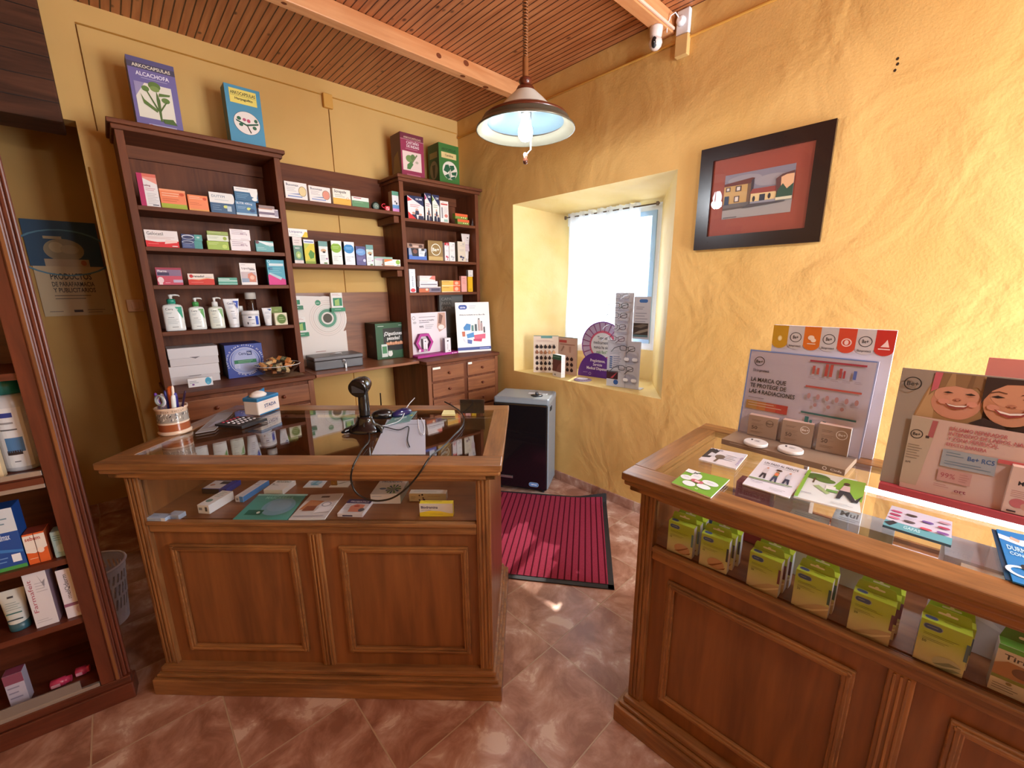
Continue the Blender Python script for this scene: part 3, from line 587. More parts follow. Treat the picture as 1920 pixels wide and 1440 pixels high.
S('medicine_box', 'low green box in the middle of the third shelf', GS, (410, 533.3), (446.3, 533.7), 520.5, Y1_, z, .05, '#4a9f86', [('r', 0, .5, 1, .62, '#d6efe6'), ('r', 0, .1, 1, .18, '#b5ddd0'), ('r', .02, .74, .6, .84, '#e9f4ef')], tc='#8fc4b3')
S('medicine_box', 'white upright box with a picture of hands on the third shelf', GS, (453.4, 533.3), (484, 533.7), 493, Y1_, z, .03, '#efe8e4', [('r', .04, .12, .96, .6, '#c9b9bb'), ('p', [(.4, .14), (.9, .14), (.96, .4), (.7, .58), (.45, .5)], '#d98a70'), ('e', .7, .34, .14, .1, '#f0c0a8'), ('r', .04, .12, .5, .3, '#9aa9c0'), ('t', 'Lipolasic', .12, .72, .09, '#5a4048', .75), ('r', .6, .68, .92, .71, G3), ('l', .1, .92, .4, 1, .04, G1)])
S('medicine_box', 'turquoise and pink upright box at the right end of the third shelf', GS, (504.7, 533), (537.2, 533.3), 487, Y1_, z, .03, '#2f9cb4', [('p', [(0, 0), (1, 0), (1, .22), (.1, .45), (0, .38)], '#d8338a'), ('p', [(.05, .44), (.72, .2), (.8, .3), (.1, .5)], '#b7d7e0'), ('r', .12, .76, .95, .86, '#dcebf0'), ('r', .05, .6, .3, .7, '#1f5f8c'), ('l', .15, .66, .8, 3, .08, '#7cc3d2'), ('o', .12, .94, .05, .015, '#c9e8ef')])
# ---- fourth shelf: bottles, tubes, jar
z = 1.3256
def bottle(label, bl, br, ysh, ypump, body, collar, tri, Y=3.10):
    a = oy(*bl, Y); b = oy(*br, Y); W = b.x-a.x; base = V(((a.x+b.x)/2, Y, z)); H = hgt(base, V((0, 0, 1)), ysh); HP = hgt(base, V((0, 0, 1)), ypump)
    R = empty('pump_bottle', (base.x, Y, z+.0006), 0, label, 'bottle', 'pump bottles on the fourth shelf')
    mb = MB(); d = W*.5; n = 32
    prof = [(.47, 0), (.5, .02), (.5, .1), (.5, .84), (.485, .91), (.43, .965), (.3, .99), (.17, 1.0), (.16, 1.03)]
    rings = []
    for r, h in prof:
        rg = []
        for i in range(n):
            t = 2*pi*i/n; cx, sy = cos(t), sin(t); e_ = .55 if r > .3 else 1
            x = math.copysign(abs(cx)**e_, cx)*r*W; y = math.copysign(abs(sy)**e_, sy)*(r*d*1.0); rg.append(mb.bm.verts.new((x, y, h*H)))
        rings.append(rg)
    k = mb.mi(P(body, .3, coat=.3))
    for A, B in zip(rings, rings[1:]):
        for i in range(n): f = mb.bm.faces.new((A[i], A[(i+1) % n], B[(i+1) % n], B[i])); f.material_index = k; f.smooth = True
    for rg in (rings[0][::-1], rings[-1]): f = mb.bm.faces.new(rg); f.material_index = k
    fy = -d*.5-.0004
    mb.face((-W*.42, fy, 0), (1, 0, 0), (0, 0, 1), W*.84, H, [('p', [(.62, .9), (1, .9), (1, .45)], tri), ('t', 'Cera', .08, .78, .085, '#2a3a48', .42), ('T', 'Ve', .54, .78, .085, '#e9f2f0', .24), ('l', .1, .7, .48, 2, .045, '#8a9a9a'), ('r', .16, .5, .5, .515, G2), ('l', .1, .44, .78, 4, .05, '#b0b8b8'), ('r', .3, .14, .66, .155, G3)], k0=2)
    mb.build('bottle_body', R)
    mb = MB(); mb.lathe([(.17*W*1.25, 1.02*H), (.17*W*1.25, 1.02*H+(HP-H)*.42), (.15*W, 1.02*H+(HP-H)*.5)], P(collar, .35), seg=20); mb.build('collar', R)
    mb = MB(); zt = HP*1.0; mb.lathe([(.09*W, 1.02*H+(HP-H)*.5), (.08*W, zt-.012), (.11*W, zt-.010), (.11*W, zt)], P('#f0f2f0', .35), seg=16)
    mb.tube([(0, 0, zt-.004), (W*.22, -.004, zt-.002), (W*.38, -.006, zt-.004), (W*.44, -.006, zt-.010)], [.0055, .005, .004, .003], '#f0f2f0'); mb.build('pump', R)
bottle('largest white pump bottle with a teal collar, leftmost on the fourth shelf', (310.8, 620), (349.8, 619), 570.5, 552.8, '#e9efee', '#2f9b80', '#38b08e')
bottle('white pump bottle with a green collar, second from the left', (359.5, 617.5), (388.7, 616.6), 575, 558.7, '#eaf0ec', '#4ba352', '#6fba6a')
bottle('pale pump bottle with a white collar and white pump', (395.8, 615.7), (423.3, 615.7), 575, 558, '#dfe5d8', '#eff0ee', '#8cc084')
def tube_obj(label, bl, br, tl, tr, yt, Y, zz, prints, col='#edf0f4', cap='#e8ebf0', caph=.12):
    a = oy(*bl, Y); b = oy(*br, Y); base = V(((a.x+b.x)/2, Y, zz)); H = hgt(base, V((0, 0, 1)), yt); c = oy(tl, yt, Y); d = oy(tr, yt, Y)
    wb, wt = (b.x-a.x)/2, (d.x-c.x)/2; dx = (c.x+d.x)/2-base.x
    R = empty('cream_tube', (base.x, Y+.02, zz+.0006), 0, label, 'tube', 'cream tubes on the back shelves')
    mb = MB(); n = 24; rings = []
    for h in (caph, .3, .5, .7, .85, .97, 1.0):
        t = (h-caph)/(1-caph); rg = []
        for i in range(n):
            an = 2*pi*i/n; rg.append(mb.bm.verts.new((cos(an)*(wb+(wt-wb)*t)+dx*0*t, sin(an)*(wb*(1-t)*.95+.0016), h*H)))
        rings.append(rg)
    k = mb.mi(P(col, .35, coat=.2))
    for A, B in zip(rings, rings[1:]):
        for i in range(n): f = mb.bm.faces.new((A[i], A[(i+1) % n], B[(i+1) % n], B[i])); f.material_index = k; f.smooth = True
    f = mb.bm.faces.new(rings[-1]); f.material_index = k
    # print follows the sloping front of the tube
    U = V((1, 0, 0)); Wv = V((0, wb*.62, H*(.97-caph))).normalized()
    mb.face((-wt*.9, -wb*.97, caph*H+.006), U, Wv, wt*1.8, H*(.97-caph)*.96, prints, k0=4); mb.build('tube_body', R)
    mb = MB(); mb.lathe([(wb*.98, 0), (wb*1.0, .004), (wb*1.0, caph*H)], P(cap, .35), seg=24, sy=1); mb.build('cap', R)
tube_obj('white tube with a blue triangle standing beside the pump bottles', (432, 614.4), (451.3, 614.4), 418.9, 449, 560.4, 3.08, z, [('p', [(.6, .95), (.97, .95), (.86, .6)], '#2b50b8'), ('t', 'Cera', .2, .8, .1, '#2c3c78', .36), ('T', 'Ve', .57, .8, .1, '#e9effa', .22), ('l', .24, .7, .6, 2, .05, '#8f9ab8'), ('r', .34, .5, .6, .52, G2), ('l', .34, .42, .7, 4, .06, '#a9b2c4'), ('r', .4, .2, .66, .22, G2)])
tube_obj('small white cream tube with a blue mark near the soap boxes', (499.4, 611), (511.8, 611), 492.4, 511, 577.6, 3.075, z, [('p', [(.5, .95), (.95, .95), (.85, .8)], '#4a6a9c'), ('l', .2, .74, .8, 2, .08, '#93a0b4'), ('l', .3, .5, .7, 4, .07, '#a9b2be')])
def jar(label, px_l, px_r, pyb, pyt, Y, zz, body, lid, prints=(), lidf=.28, glass=False, name='jar'):
    a = oy(px_l, pyb, Y); b = oy(px_r, pyb, Y); r = (b.x-a.x)/2; base = V(((a.x+b.x)/2, Y, zz)); H = hgt(base, V((0, 0, 1)), pyt)
    R = empty(name, (base.x, Y+r, zz+.0006), 0, label, name, 'jars on the fourth shelf')
    mb = MB(); mb.lathe([(r*.94, 0), (r, .004), (r, H*(1-lidf)-.003), (r*.97, H*(1-lidf))], body, seg=32)
    k = 0
    for p in prints:      # printed arcs on the wall of the jar: angle0, angle1, v0, v1, colour
        a0, a1, v0, v1, c = p; n = 6
        for i in range(n):
            t0, t1 = RD(a0+(a1-a0)*i/n), RD(a0+(a1-a0)*(i+1)/n); rr = r+.0005
            mb.f([(sin(t0)*rr, -cos(t0)*rr, H*v0), (sin(t1)*rr, -cos(t1)*rr, H*v0), (sin(t1)*rr, -cos(t1)*rr, H*v1), (sin(t0)*rr, -cos(t0)*rr, H*v1)], c)
    mb.build('jar_body', R)
    mb = MB(); mb.lathe([(r*1.03, H*(1-lidf)), (r*1.03, H-.002), (r*.98, H)], lid, seg=32); mb.build('lid', R)
    return R
J = jar('white screw-top jar with a blue triangle in front of the clear bottle', 459.6, 491.8, 612, 583, 3.05, z, P('#e8ebf0', .35), P('#eef0f2', .35), [(20, 44, .12, .66, '#2b4fb0'), (-28, -6, .56, .64, '#3a4a70'), (-26, 10, .42, .45, G1), (-10, 10, .2, .23, G1), (-38, -30, .16, .3, G3)])
jar('small white tub behind the screw-top jar', 448.5, 460.5, 606, 574, 3.165, z, P('#e2e0dc', .4), P('#eceae6', .4))
jar('clear bottle with a ribbed white cap behind the screw-top jar', 467.5, 488, 604, 548.5, 3.18, z, pane('amber_glass', 1.5, (.55, .42, .38, 1)), P('#e6e2dc', .45), lidf=.2)
S('soap_box', 'cream soap box with a round green emblem at the end of the fourth shelf', GS, (517, 609.5), (540.5, 609.5), 587.3, 3.065, z, .04, '#e6dfbf', [('e', .52, .5, .36, .38, '#5b7d2a'), ('o', .52, .5, .4, .02, '#7d9a48', 1.0), ('l', .3, .62, .76, 2, .16, '#b9cc8a')], tc='#efe9d0')
S('soap_box', 'green topped soap box half hidden behind the cream soap box', GS, (511, 605), (532, 605), 575.8, 3.125, z, .04, '#e3dccb', [('r', 0, .62, 1, 1, '#7d9440'), ('l', .3, .82, .7, 1, .1, '#b9cc8a')])
# ---- chest top at the left
z = 1.0006
def carton(label, bl, br, yt, Y, zz, D, flap):
    a = oy(*bl, Y); b = oy(*br, Y); base = V((a.x, Y, zz)); H = hgt(base, V((0, 0, 1)), yt); W = b.x-a.x
    R = empty('white_carton', ((a.x+b.x)/2, Y, zz+.0006), RD(-1), label, 'carton', 'white cardboard cartons stacked in the bookcase')
    mb = MB(); mb.box(-W/2, W/2, 0, D, 0, H*.98, P('#d9d4d6', .6), bev=.001); mb.build('tray', R)
    mb = MB(); mb.box(-W/2-.003, W/2+.003, -.004, D+.002, H*.42, H, P('#e2dee0', .6), bev=.0015)
    mb.prism([(-W*.1, H*.46), (W*.12, H*.46), (W*.02, H*.36)] if flap else [(-W*.16, H*.44), (W*.13, H*.44), (W*.1, H*.41), (-W*.12, H*.41)], (0, -.0042, 0), (1, 0, 0), (0, 0, 1), (0, -1, 0), .0006, '#7a7478'); mb.build('lid', R)
    return zz+H+.001
z2 = carton('lower white cardboard carton of the two stacked at the left', (321.9, 723.8), (413.8, 712.5), 689.6, 3.15, z, .17, False)
carton('upper white cardboard carton of the two stacked at the left', (320, 688), (410.6, 678.8), 655, 3.15, z2, .165, True)
FBX = S('medicine_box', 'small white box with a blue blot standing before the white cartons', None, (353.8, 728), (400.6, 722), 711.5, 3.01, z, .02, '#e9eaec', [('e', .82, .55, .13, .42, '#45a4c6'), ('e', .8, .3, .06, .2, '#6abbd6'), ('l', .07, .7, .45, 2, .18, '#6f7a90'), ('e', .2, .3, .05, .1, '#8a5aa0')], cat='box')
a = oy(429.7, 710.6, 3.14); b = oy(498, 702, 3.14)
z3 = hgt(V((a.x, 3.14, z)), V((0, 0, 1)), 648.5)
rng = [('e', .5, .5, .37, .40, '#9aa6d8'), ('o', .5, .5, .405, .012, '#e8ecfa', 1.0), ('e', .5, .5, .3, .32, '#b0b9e0'), ('T', 'Cera', .34, .68, .085, '#2f3f78', .2), ('r', .56, .66, .7, .79, '#2f3f78'), ('T', 'Ve', .57, .69, .07, '#e6ebfa', .1), ('r', .2, .42, .8, .53, '#2f7d54'), ('l', .3, .5, .7, 2, .045, '#a5d2b6'), ('r', .2, .28, .34, .42, '#c9cfea'), ('l', .22, .38, .32, 3, .04, '#8a94c0')]
import string
for txt, a0, a1, rr in (('* PROTOCOLO PARA PIELES DIABETICAS', 205, -20, .455), ('TU PIEL SEGURA', 235, 305, .45)):
    pass
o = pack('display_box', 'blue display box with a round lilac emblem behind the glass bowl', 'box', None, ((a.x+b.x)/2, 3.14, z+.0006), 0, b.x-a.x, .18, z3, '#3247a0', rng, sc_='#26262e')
mb = MB(); Wd, Ht = b.x-a.x, z3      # lettering bent round the emblem
for txt, a0, a1, flip in (('PROTOCOLO PARA PIELES DIABETICAS', 200, -20, 1), ('TU PIEL SEGURA', 238, 302, -1)):
    for i, ch in enumerate(txt):
        if ch == ' ': continue
        t = RD(a0+(a1-a0)*i/(len(txt)-1)); R_ = .455*Ht if flip > 0 else .455*Ht
        c = V((cos(t)*R_, -.0012, Ht/2+sin(t)*R_)); up = V((cos(t), 0, sin(t)))*flip; ri = V((sin(t), 0, -cos(t)))*flip
        mb.face(c-ri*.004, ri, up, .01, .010, [('T', ch, 0, 0, .85, '#eef1fb')])
mb.build('round_lettering', o, kind='stuff')
# glass bowl of small soaps on a brown paper sheet
card('paper_sheet', 'brown paper sheet under the glass bowl', 'paper', None, [(494, 713), (572, 702), (552, 691), (476, 701)], z, .001, '#8a6a4c', [('r', .05, .1, .95, .9, '#94745a')], th_col='#7a5c40')
c = V((.725, 3.0, z)); z4 = z+.0022
mb = MB(); mb.lathe([(.03, 0), (.05, .004), (.085, .025), (.115, .055), (.126, .072), (.132, .08)], pane('bowl_glass', 1.9, (.95, .96, .95, 1)), seg=40, cap=False); mb.lathe([(.024, .001), (.026, 0)], PANE, seg=20)
mb.tube([(.132*cos(2*pi*i/40), .132*sin(2*pi*i/40), .08) for i in range(40)], .0022, P('#dfe3e2', .1), closed=True)
mb.build('glass_bowl', loc=(c.x, c.y, z4), label='round clear glass bowl heaped with small wrapped soaps', cat='bowl')
random.seed(3)
sp = [(-.05, 0, .045, 20, 10), (-.02, -.03, .05, -30, 15), (.02, .02, .058, 50, -12), (.0, 0, .08, 15, 20), (.045, -.02, .05, 80, 25), (.05, .03, .05, 120, 10), (-.01, .045, .045, -10, -15), (.01, -.05, .04, 5, 30), (-.045, .03, .04, 70, 5), (.0, .0, .022, 0, 0), (-.06, -.02, .062, 35, 30), (.03, -.01, .082, -35, 25), (-.03, .015, .078, 75, -20), (.065, .01, .068, 60, 35)]
lb = ['left rim', 'front left', 'middle', 'very top', 'right front', 'right rim', 'back', 'front', 'back left', 'bottom', 'far left', 'upper right', 'upper left', 'far right']
for i, (x, y, zz, r, t) in enumerate(sp):
    cc = ['#d09a60', '#c07a40', '#dcc496', '#d8a060', '#cc8448'][i % 5]
    x *= 1.2; y *= 1.2; zz = zz*1.25+.004; mb = MB(); mb.box(-.038, .038, -.021, .021, -.009, .009, P(cc, .6), bev=.002)
    mb.face((-.038, -.021, .009), (1, 0, 0), (0, 1, 0), .076, .042, [('r', .3, 0, .7, 1, '#2f4a34' if i % 2 else '#3a2a1c'), ('l', .36, .8, .64, 3, .25, '#d8cba4')]); mb.face((-.038, -.021, -.009), (1, 0, 0), (0, 0, 1), .076, .018, [('r', .3, 0, .7, 1, '#3a2a1c')])
    mb.build('wrapped_soap', loc=(c.x+x, c.y+y, z4+zz), rot=(RD(t), RD(t*.5), RD(r)), label='small brown wrapped soap at the %s of the glass bowl heap' % lb[i], cat='soap', group='wrapped soaps in the glass bowl')
# ---- upper wall shelf
GM = 'boxes on the wall shelves'
z = 2.1166; Y2 = 3.06
def luc(c): return [('T', 'Bucomax', .07, .76, .14, '#4c5566', .55), ('l', .08, .66, .5, 3, .09, '#a8a3a6'), ('p', [(.1, .28), (.75, .38), (.8, .28)], '#7f90b8'), ('r', .1, .12, .75, .2, '#8ea0c8'), ('e', .78, .5, .18, .3, '#8d7a5c'), ('e', .78, .5, .16, .27, c)]
S('lozenge_box', 'white lozenge box with a yellow pastille, leftmost on the upper wall shelf', GM, (535, 364), (577.3, 370.7), 338.6, Y2, z, .03, '#efe6e0', luc('#e2cb94'))
S('lozenge_box', 'white lozenge box with a salmon pastille', GM, (580.5, 372.5), (621, 376.3), 347, Y2, z, .03, '#efe2dc', luc('#dd8f78'))
S('lozenge_box', 'white and yellow lozenge box reading Strepsils', GM, (625, 377.3), (658.5, 381.7), 352.5, Y2, z, .03, '#efe6d8', [('r', 0, 0, 1, .42, '#f0b040'), ('T', 'Strepsils', .08, .76, .16, '#303238', .68), ('l', .1, .64, .7, 2, .1, '#8a8578'), ('o', .82, .42, .1, .02, '#c98a30')])
S('lozenge_box', 'low white and green box beside the white and yellow lozenge box', GM, (660.4, 382.8), (692.2, 385.3), 367.6, Y2, z, .03, '#eeeae2', [('r', 0, 0, 1, .62, '#5f8f62'), ('r', .1, .84, .55, .92, '#c06068'), ('l', .1, .5, .8, 1, .2, '#87ac86')])
p = oy(703.4, 379.5, 3.1); mb = MB(); mb.T = Matrix.Rotation(pi/2, 4, 'X') @ Matrix.Rotation(0, 4, 'Z'); mb.lathe([(.026, -.012), (.029, -.01), (.029, .01), (.026, .012), (.022, .0125)], P('#20332c', .3, .3), seg=30); mb.lathe([(.021, .0127), (.0205, .0132)], P('#7a8f86', .3, .4), seg=26)
mb.T = Matrix.Identity(4); mb.tube([(-.014, -.0136, -.01), (.0, -.0136, .004), (.013, -.0136, -.006)], .0025, '#c2cdc4'); mb.build('round_tin', loc=(p.x, 3.1, z+.0295), label='round dark tin standing on its edge on the upper wall shelf', cat='tin')
p = oy(724, 390, 3.07); R = empty('gift_packet', (p.x+.01, 3.07, z+.0006), 0, 'small red packet with a looped red ribbon beside the dark tin', 'packet')
mb = MB(); mb.box(-.016, .022, 0, .02, 0, .036, P('#d8253c', .35), bev=.003); mb.face((-.016, 0, 0), (1, 0, 0), (0, 0, 1), .038, .036, [('o', .5, .5, .35, .07, '#f2e4e4'), ('p', [(.25, .72), (.32, .8), (.78, .28), (.7, .2)], '#f2e4e4')], k0=2); mb.build('packet', R)
mb = MB(); mb.tube([(-.012+.02*cos(t/10*pi*1.6+1.2)-.01, .004, .034+.014*sin(t/10*pi*1.6+1.2)) for t in range(11)], .0035, '#c81e34'); mb.build('ribbon', R)
S('upright_box', 'white, teal and pink upright box at the right end of the upper wall shelf', GM, (736.3, 392.6), (749.7, 394), 358, Y2, z, .055, '#e9e4e6', [('r', 0, .8, 1, 1, '#5f9c80'), ('e', .75, .72, .18, .08, '#e3ebe6'), ('e', .4, .5, .1, .05, G2), ('e', .6, .42, .12, .06, G3), ('r', 0, .16, 1, .34, '#5f93c9'), ('r', 0, 0, 1, .16, '#d78ac0')], sc_='#a99a80')
# ---- lower wall shelf
z = 1.7196
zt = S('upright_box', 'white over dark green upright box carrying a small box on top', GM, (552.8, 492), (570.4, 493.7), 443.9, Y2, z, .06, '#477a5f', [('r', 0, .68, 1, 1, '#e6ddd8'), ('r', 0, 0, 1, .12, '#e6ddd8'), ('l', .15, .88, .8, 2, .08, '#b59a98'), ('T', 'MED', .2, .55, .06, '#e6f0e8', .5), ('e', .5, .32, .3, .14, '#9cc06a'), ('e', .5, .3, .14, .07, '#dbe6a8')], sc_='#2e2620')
a = oy(541.3, 441, Y2-.005); b = oy(577.3, 446.6, Y2-.005)
h = hgt(V((a.x, Y2-.005, zt)), V((0, 0, 1)), 427.6)
pack('medicine_box', 'white and yellow box reading Lizipaina lying across the dark green upright box', 'box', GM, ((a.x+b.x)/2, Y2-.005, zt+.0006), 0, b.x-a.x, .05, h, '#efece6', [('p', [(.68, 0), (1, 0), (1, .62), (.88, .7)], '#f2c824'), ('t', 'Lizipaina', .06, .5, .28, '#2f3f86', .66), ('l', .1, .3, .6, 2, .12, '#a0a0a8')])
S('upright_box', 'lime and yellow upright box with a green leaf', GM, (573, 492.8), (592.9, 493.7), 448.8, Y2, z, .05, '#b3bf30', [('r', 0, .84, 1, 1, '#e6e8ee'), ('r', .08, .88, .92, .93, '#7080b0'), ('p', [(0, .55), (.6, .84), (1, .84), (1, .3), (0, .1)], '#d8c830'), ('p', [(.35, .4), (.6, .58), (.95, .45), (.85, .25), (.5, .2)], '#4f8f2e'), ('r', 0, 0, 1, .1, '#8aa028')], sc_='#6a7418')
def herb(c1, c2, c3): return [('r', 0, .78, 1, 1, c1), ('e', .5, .64, .46, .14, c2), ('e', .5, .6, .3, .07, '#c9a27a'), ('e', .55, .53, .16, .04, '#3a2c22'), ('l', .12, .38, .8, 4, .06, '#a9b0ac'), ('e', .8, .24, .1, .04, c3), ('r', .45, .01, .8, .08, '#6f8f50')]
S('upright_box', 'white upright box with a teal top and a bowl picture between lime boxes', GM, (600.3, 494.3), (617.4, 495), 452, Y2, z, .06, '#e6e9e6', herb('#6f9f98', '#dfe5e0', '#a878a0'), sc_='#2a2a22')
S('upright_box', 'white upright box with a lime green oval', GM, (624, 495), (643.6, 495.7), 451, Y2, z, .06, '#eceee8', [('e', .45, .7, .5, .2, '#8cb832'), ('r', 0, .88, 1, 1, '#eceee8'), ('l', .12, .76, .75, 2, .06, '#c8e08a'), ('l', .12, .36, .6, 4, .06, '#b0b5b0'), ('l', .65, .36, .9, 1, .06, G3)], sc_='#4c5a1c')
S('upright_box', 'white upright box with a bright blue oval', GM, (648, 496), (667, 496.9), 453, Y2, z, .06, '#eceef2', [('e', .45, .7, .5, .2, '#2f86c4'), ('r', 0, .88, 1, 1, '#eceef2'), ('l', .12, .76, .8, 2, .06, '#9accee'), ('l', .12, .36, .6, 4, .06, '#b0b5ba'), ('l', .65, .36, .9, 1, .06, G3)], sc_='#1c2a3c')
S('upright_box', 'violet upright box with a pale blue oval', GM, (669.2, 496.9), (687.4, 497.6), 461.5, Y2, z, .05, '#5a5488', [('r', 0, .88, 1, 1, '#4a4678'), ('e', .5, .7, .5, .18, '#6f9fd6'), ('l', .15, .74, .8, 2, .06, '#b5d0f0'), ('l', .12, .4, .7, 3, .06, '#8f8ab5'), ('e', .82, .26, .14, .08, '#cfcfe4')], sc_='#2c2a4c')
S('upright_box', 'narrow white box with a teal top beside the violet upright box', GM, (688.4, 497.6), (702, 498.3), 459, Y2, z, .05, '#e8ebe8', herb('#6f9f98', '#c9dcd2', '#a878a0'))
S('medicine_box', 'pale green and white low box behind the orange edged box', GM, (702.9, 498.3), (737, 499), 481, Y2+.01, z, .03, '#d5dcd6', [('r', 0, .75, 1, 1, '#8fb5a5'), ('e', .3, .72, .28, .14, '#c9b5c4'), ('e', .4, .15, .03, .08, '#b03040')])
a = oy(722.4, 499, Y2-.025); b = oy(752, 499.5, Y2-.025); h = hgt(V((a.x, Y2-.025, z)), V((0, 0, 1)), 485.8)
pack('medicine_box', 'low white box with orange and green ends at the right of the lower wall shelf', 'box', GM, ((a.x+b.x)/2, Y2-.018, z+.0006), 0, b.x-a.x, .024, h, '#f0ece2', [('p', [(0, .55), (.5, .85), (.5, 1), (0, 1)], '#e07a34'), ('e', .84, .6, .14, .34, '#8fb83e'), ('r', 0, .04, .6, .12, '#e08a44'), ('l', .15, .45, .6, 2, .16, '#c9b59a'), ('r', .75, .1, .95, .18, G2)])
# ---- corner bookcase, first shelf
GC = 'boxes in the corner bookcase'
z = 2.0806
def gum(c): return [('p', [(0, .98), (1, .58), (1, 1), (0, 1)], '#1c2450'), ('p', [(0, .94), (.3, .82), (0, .74)], c), ('T', 'GUM', .5, .84, .075, '#f2f4fa', .4), ('l', .14, .62, .8, 2, .07, c), ('e', .55, .42, .09, .05, '#d8a58c'), ('p', [(.42, .2), (.7, .2), (.66, .38), (.46, .38)], '#30304a'), ('e', .34, .26, .1, .05, '#c9927a'), ('p', [(.16, 0), (.56, 0), (.5, .2), (.22, .2)], '#22223a'), ('e', .76, .22, .1, .05, '#d8a58c'), ('p', [(.6, 0), (1, 0), (.94, .17), (.64, .17)], '#2c2c48')]
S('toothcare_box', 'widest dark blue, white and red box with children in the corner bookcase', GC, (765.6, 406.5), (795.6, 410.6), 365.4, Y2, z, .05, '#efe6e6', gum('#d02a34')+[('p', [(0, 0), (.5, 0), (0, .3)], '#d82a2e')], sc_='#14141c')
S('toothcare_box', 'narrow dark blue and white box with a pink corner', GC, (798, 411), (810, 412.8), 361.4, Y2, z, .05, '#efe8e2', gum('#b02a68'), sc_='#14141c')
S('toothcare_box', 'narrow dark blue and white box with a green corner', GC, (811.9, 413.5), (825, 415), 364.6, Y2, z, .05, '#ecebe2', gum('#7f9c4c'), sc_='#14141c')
S('toothcare_box', 'white box with a red heading beside the narrow dark blue boxes', GC, (826.2, 415.4), (841.9, 417), 376, Y2, z, .05, '#efe6e0', [('r', .1, .82, .9, .88, '#c8382e'), ('l', .2, .93, .5, 1, .04, G2), ('r', .14, .2, .3, .7, '#8f8a8c'), ('l', .45, .7, .9, 5, .06, '#bdb2b0'), ('e', .68, .32, .2, .08, '#d88070'), ('r', .4, .04, .85, .16, '#9cc0b0')])
def og(n): return [('r', 0, .5, 1, 1, '#e8683a'), ('e', .5, .3, .05, .1, '#f0e8a0'), ('e', .66, .3, .05, .1, '#f0e8a0'), ('e', .82, .3, .05, .1, '#f0e8a0'), ('l', .08, .35, .35, 1, .15, '#c8d090')]
zt = S('medicine_box', 'lower of two small orange and green boxes in the corner bookcase', GC, (858, 420), (880, 422), 410.4, Y2, z, .04, '#7d9440', og(0))
S('medicine_box', 'upper of two small orange and green boxes in the corner bookcase', GC, (853.5, 409), (876.9, 411), 399.6, Y2, zt, .04, '#7d9440', og(1))
for i, (dx, cc, t, ll) in enumerate(((0, '#3c2e2c', 12, 'left'), (.022, '#5a4a48', 18, 'right'))):
    p = oy(887, 421, Y2+.01); mb = MB(); mb.box(-.012, .012, 0, .0025, 0, .088-.01*i, P(cc, .5)); mb.face((-.012, 0, 0), (1, 0, 0), (0, 0, 1), .024, .08, [('l', .2, .5, .8, 2, .1, '#a09088'), ('e', .5, .3, .2, .08, '#2a2020')])
    mb.build('leaflet', loc=(p.x-.002+dx*.45, Y2+.012+dx, z+.0008), rot=(RD(-8), RD(t), RD(-20)), label='dark leaflet leaning at the right wall of the corner bookcase, %s one' % ll, cat='leaflet', group='dark leaflets in the corner bookcase')
# ---- second shelf
z = 1.7766
zt = S('mask_box', 'low blue box with a dark photo window in the corner bookcase', GC, (766.9, 485), (800.6, 485.6), 464.8, Y2, z, .06, '#4a6fc0', [('r', 0, .4, 1, 1, '#8f9bb4'), ('p', [(.2, .3), (.55, .3), (.55, 1), (.12, 1)], '#241c20'), ('e', .35, .72, .12, .2, '#7a4a3a'), ('r', .55, .3, .9, 1, '#e9eaee'), ('l', .58, .88, .86, 3, .16, '#777c8a'), ('r', .7, .8, .88, 1, G3), ('p', [(.85, .3), (.98, .4), (.98, .8), (.88, .6)], '#1c2440')], tc='#3c5cae')
S('medicine_box', 'brown patterned box lying on the low blue box', GC, (763.5, 464.5), (795, 465), 455.5, Y2+.015, zt, .05, '#a07a66', [('e', .2, .6, .1, .3, '#4a3028'), ('e', .5, .4, .2, .2, '#d0b09c'), ('e', .8, .5, .12, .3, '#5a3c30')], tc='#b8937c')
a = oy(803.8, 486.9, Y2-.005); b = oy(831, 488, Y2-.005); H = hgt(V((a.x, Y2, z)), V((0, 0, 1)), 450.5); W = b.x-a.x
mb = MB(); mb.box(-W/2, W/2, 0, .05, 0, H, P('#8f7040', .35, .35), bev=.001); mb.face((-W/2, 0, 0), (1, 0, 0), (0, 0, 1), W, H, [('r', 0, 0, 1, .2, '#c0a060'), ('o', .52, .55, .3, .035, '#f2ead6', 1.0), ('T', 'Be+', .28, .47, .17, '#f6f0e0', .46)])
mb.build('gift_box', loc=((a.x+b.x)/2, Y2-.005, z+.0006), label='gold box with a white ringed emblem in the corner bookcase', cat='box', group=GC)
def bm(c): return [('e', .72, .88, .14, .03, '#b8b0b0'), ('l', .35, .8, .9, 1, .05, G1), ('l', .2, .6, .85, 2, .05, '#a9a2a2'), ('e', .4, .24, .16, .06, c), ('e', .68, .2, .14, .05, c), ('e', .58, .1, .1, .04, c)]
S('cream_box', 'slim white box with a red top and red spots', GC, (834.4, 488.5), (842.6, 488.8), 455, Y2, z, .04, '#ece2e2', bm('#c23a50')+[('r', 0, .86, 1, 1, '#c22636'), ('e', .55, .92, .15, .03, '#f4e6e6')])
S('cream_box', 'slim white box with grey spots next to the red topped box', GC, (843.1, 488.8), (854, 489.6), 454, Y2, z, .04, '#e9e3e0', bm('#a9adb2'))
S('cream_box', 'beige box with dark blue spots in the corner bookcase', GC, (858.8, 490), (873.5, 490.6), 452.5, Y2, z, .05, '#ddd0bc', bm('#4c4c6c'), sc_='#77705f')
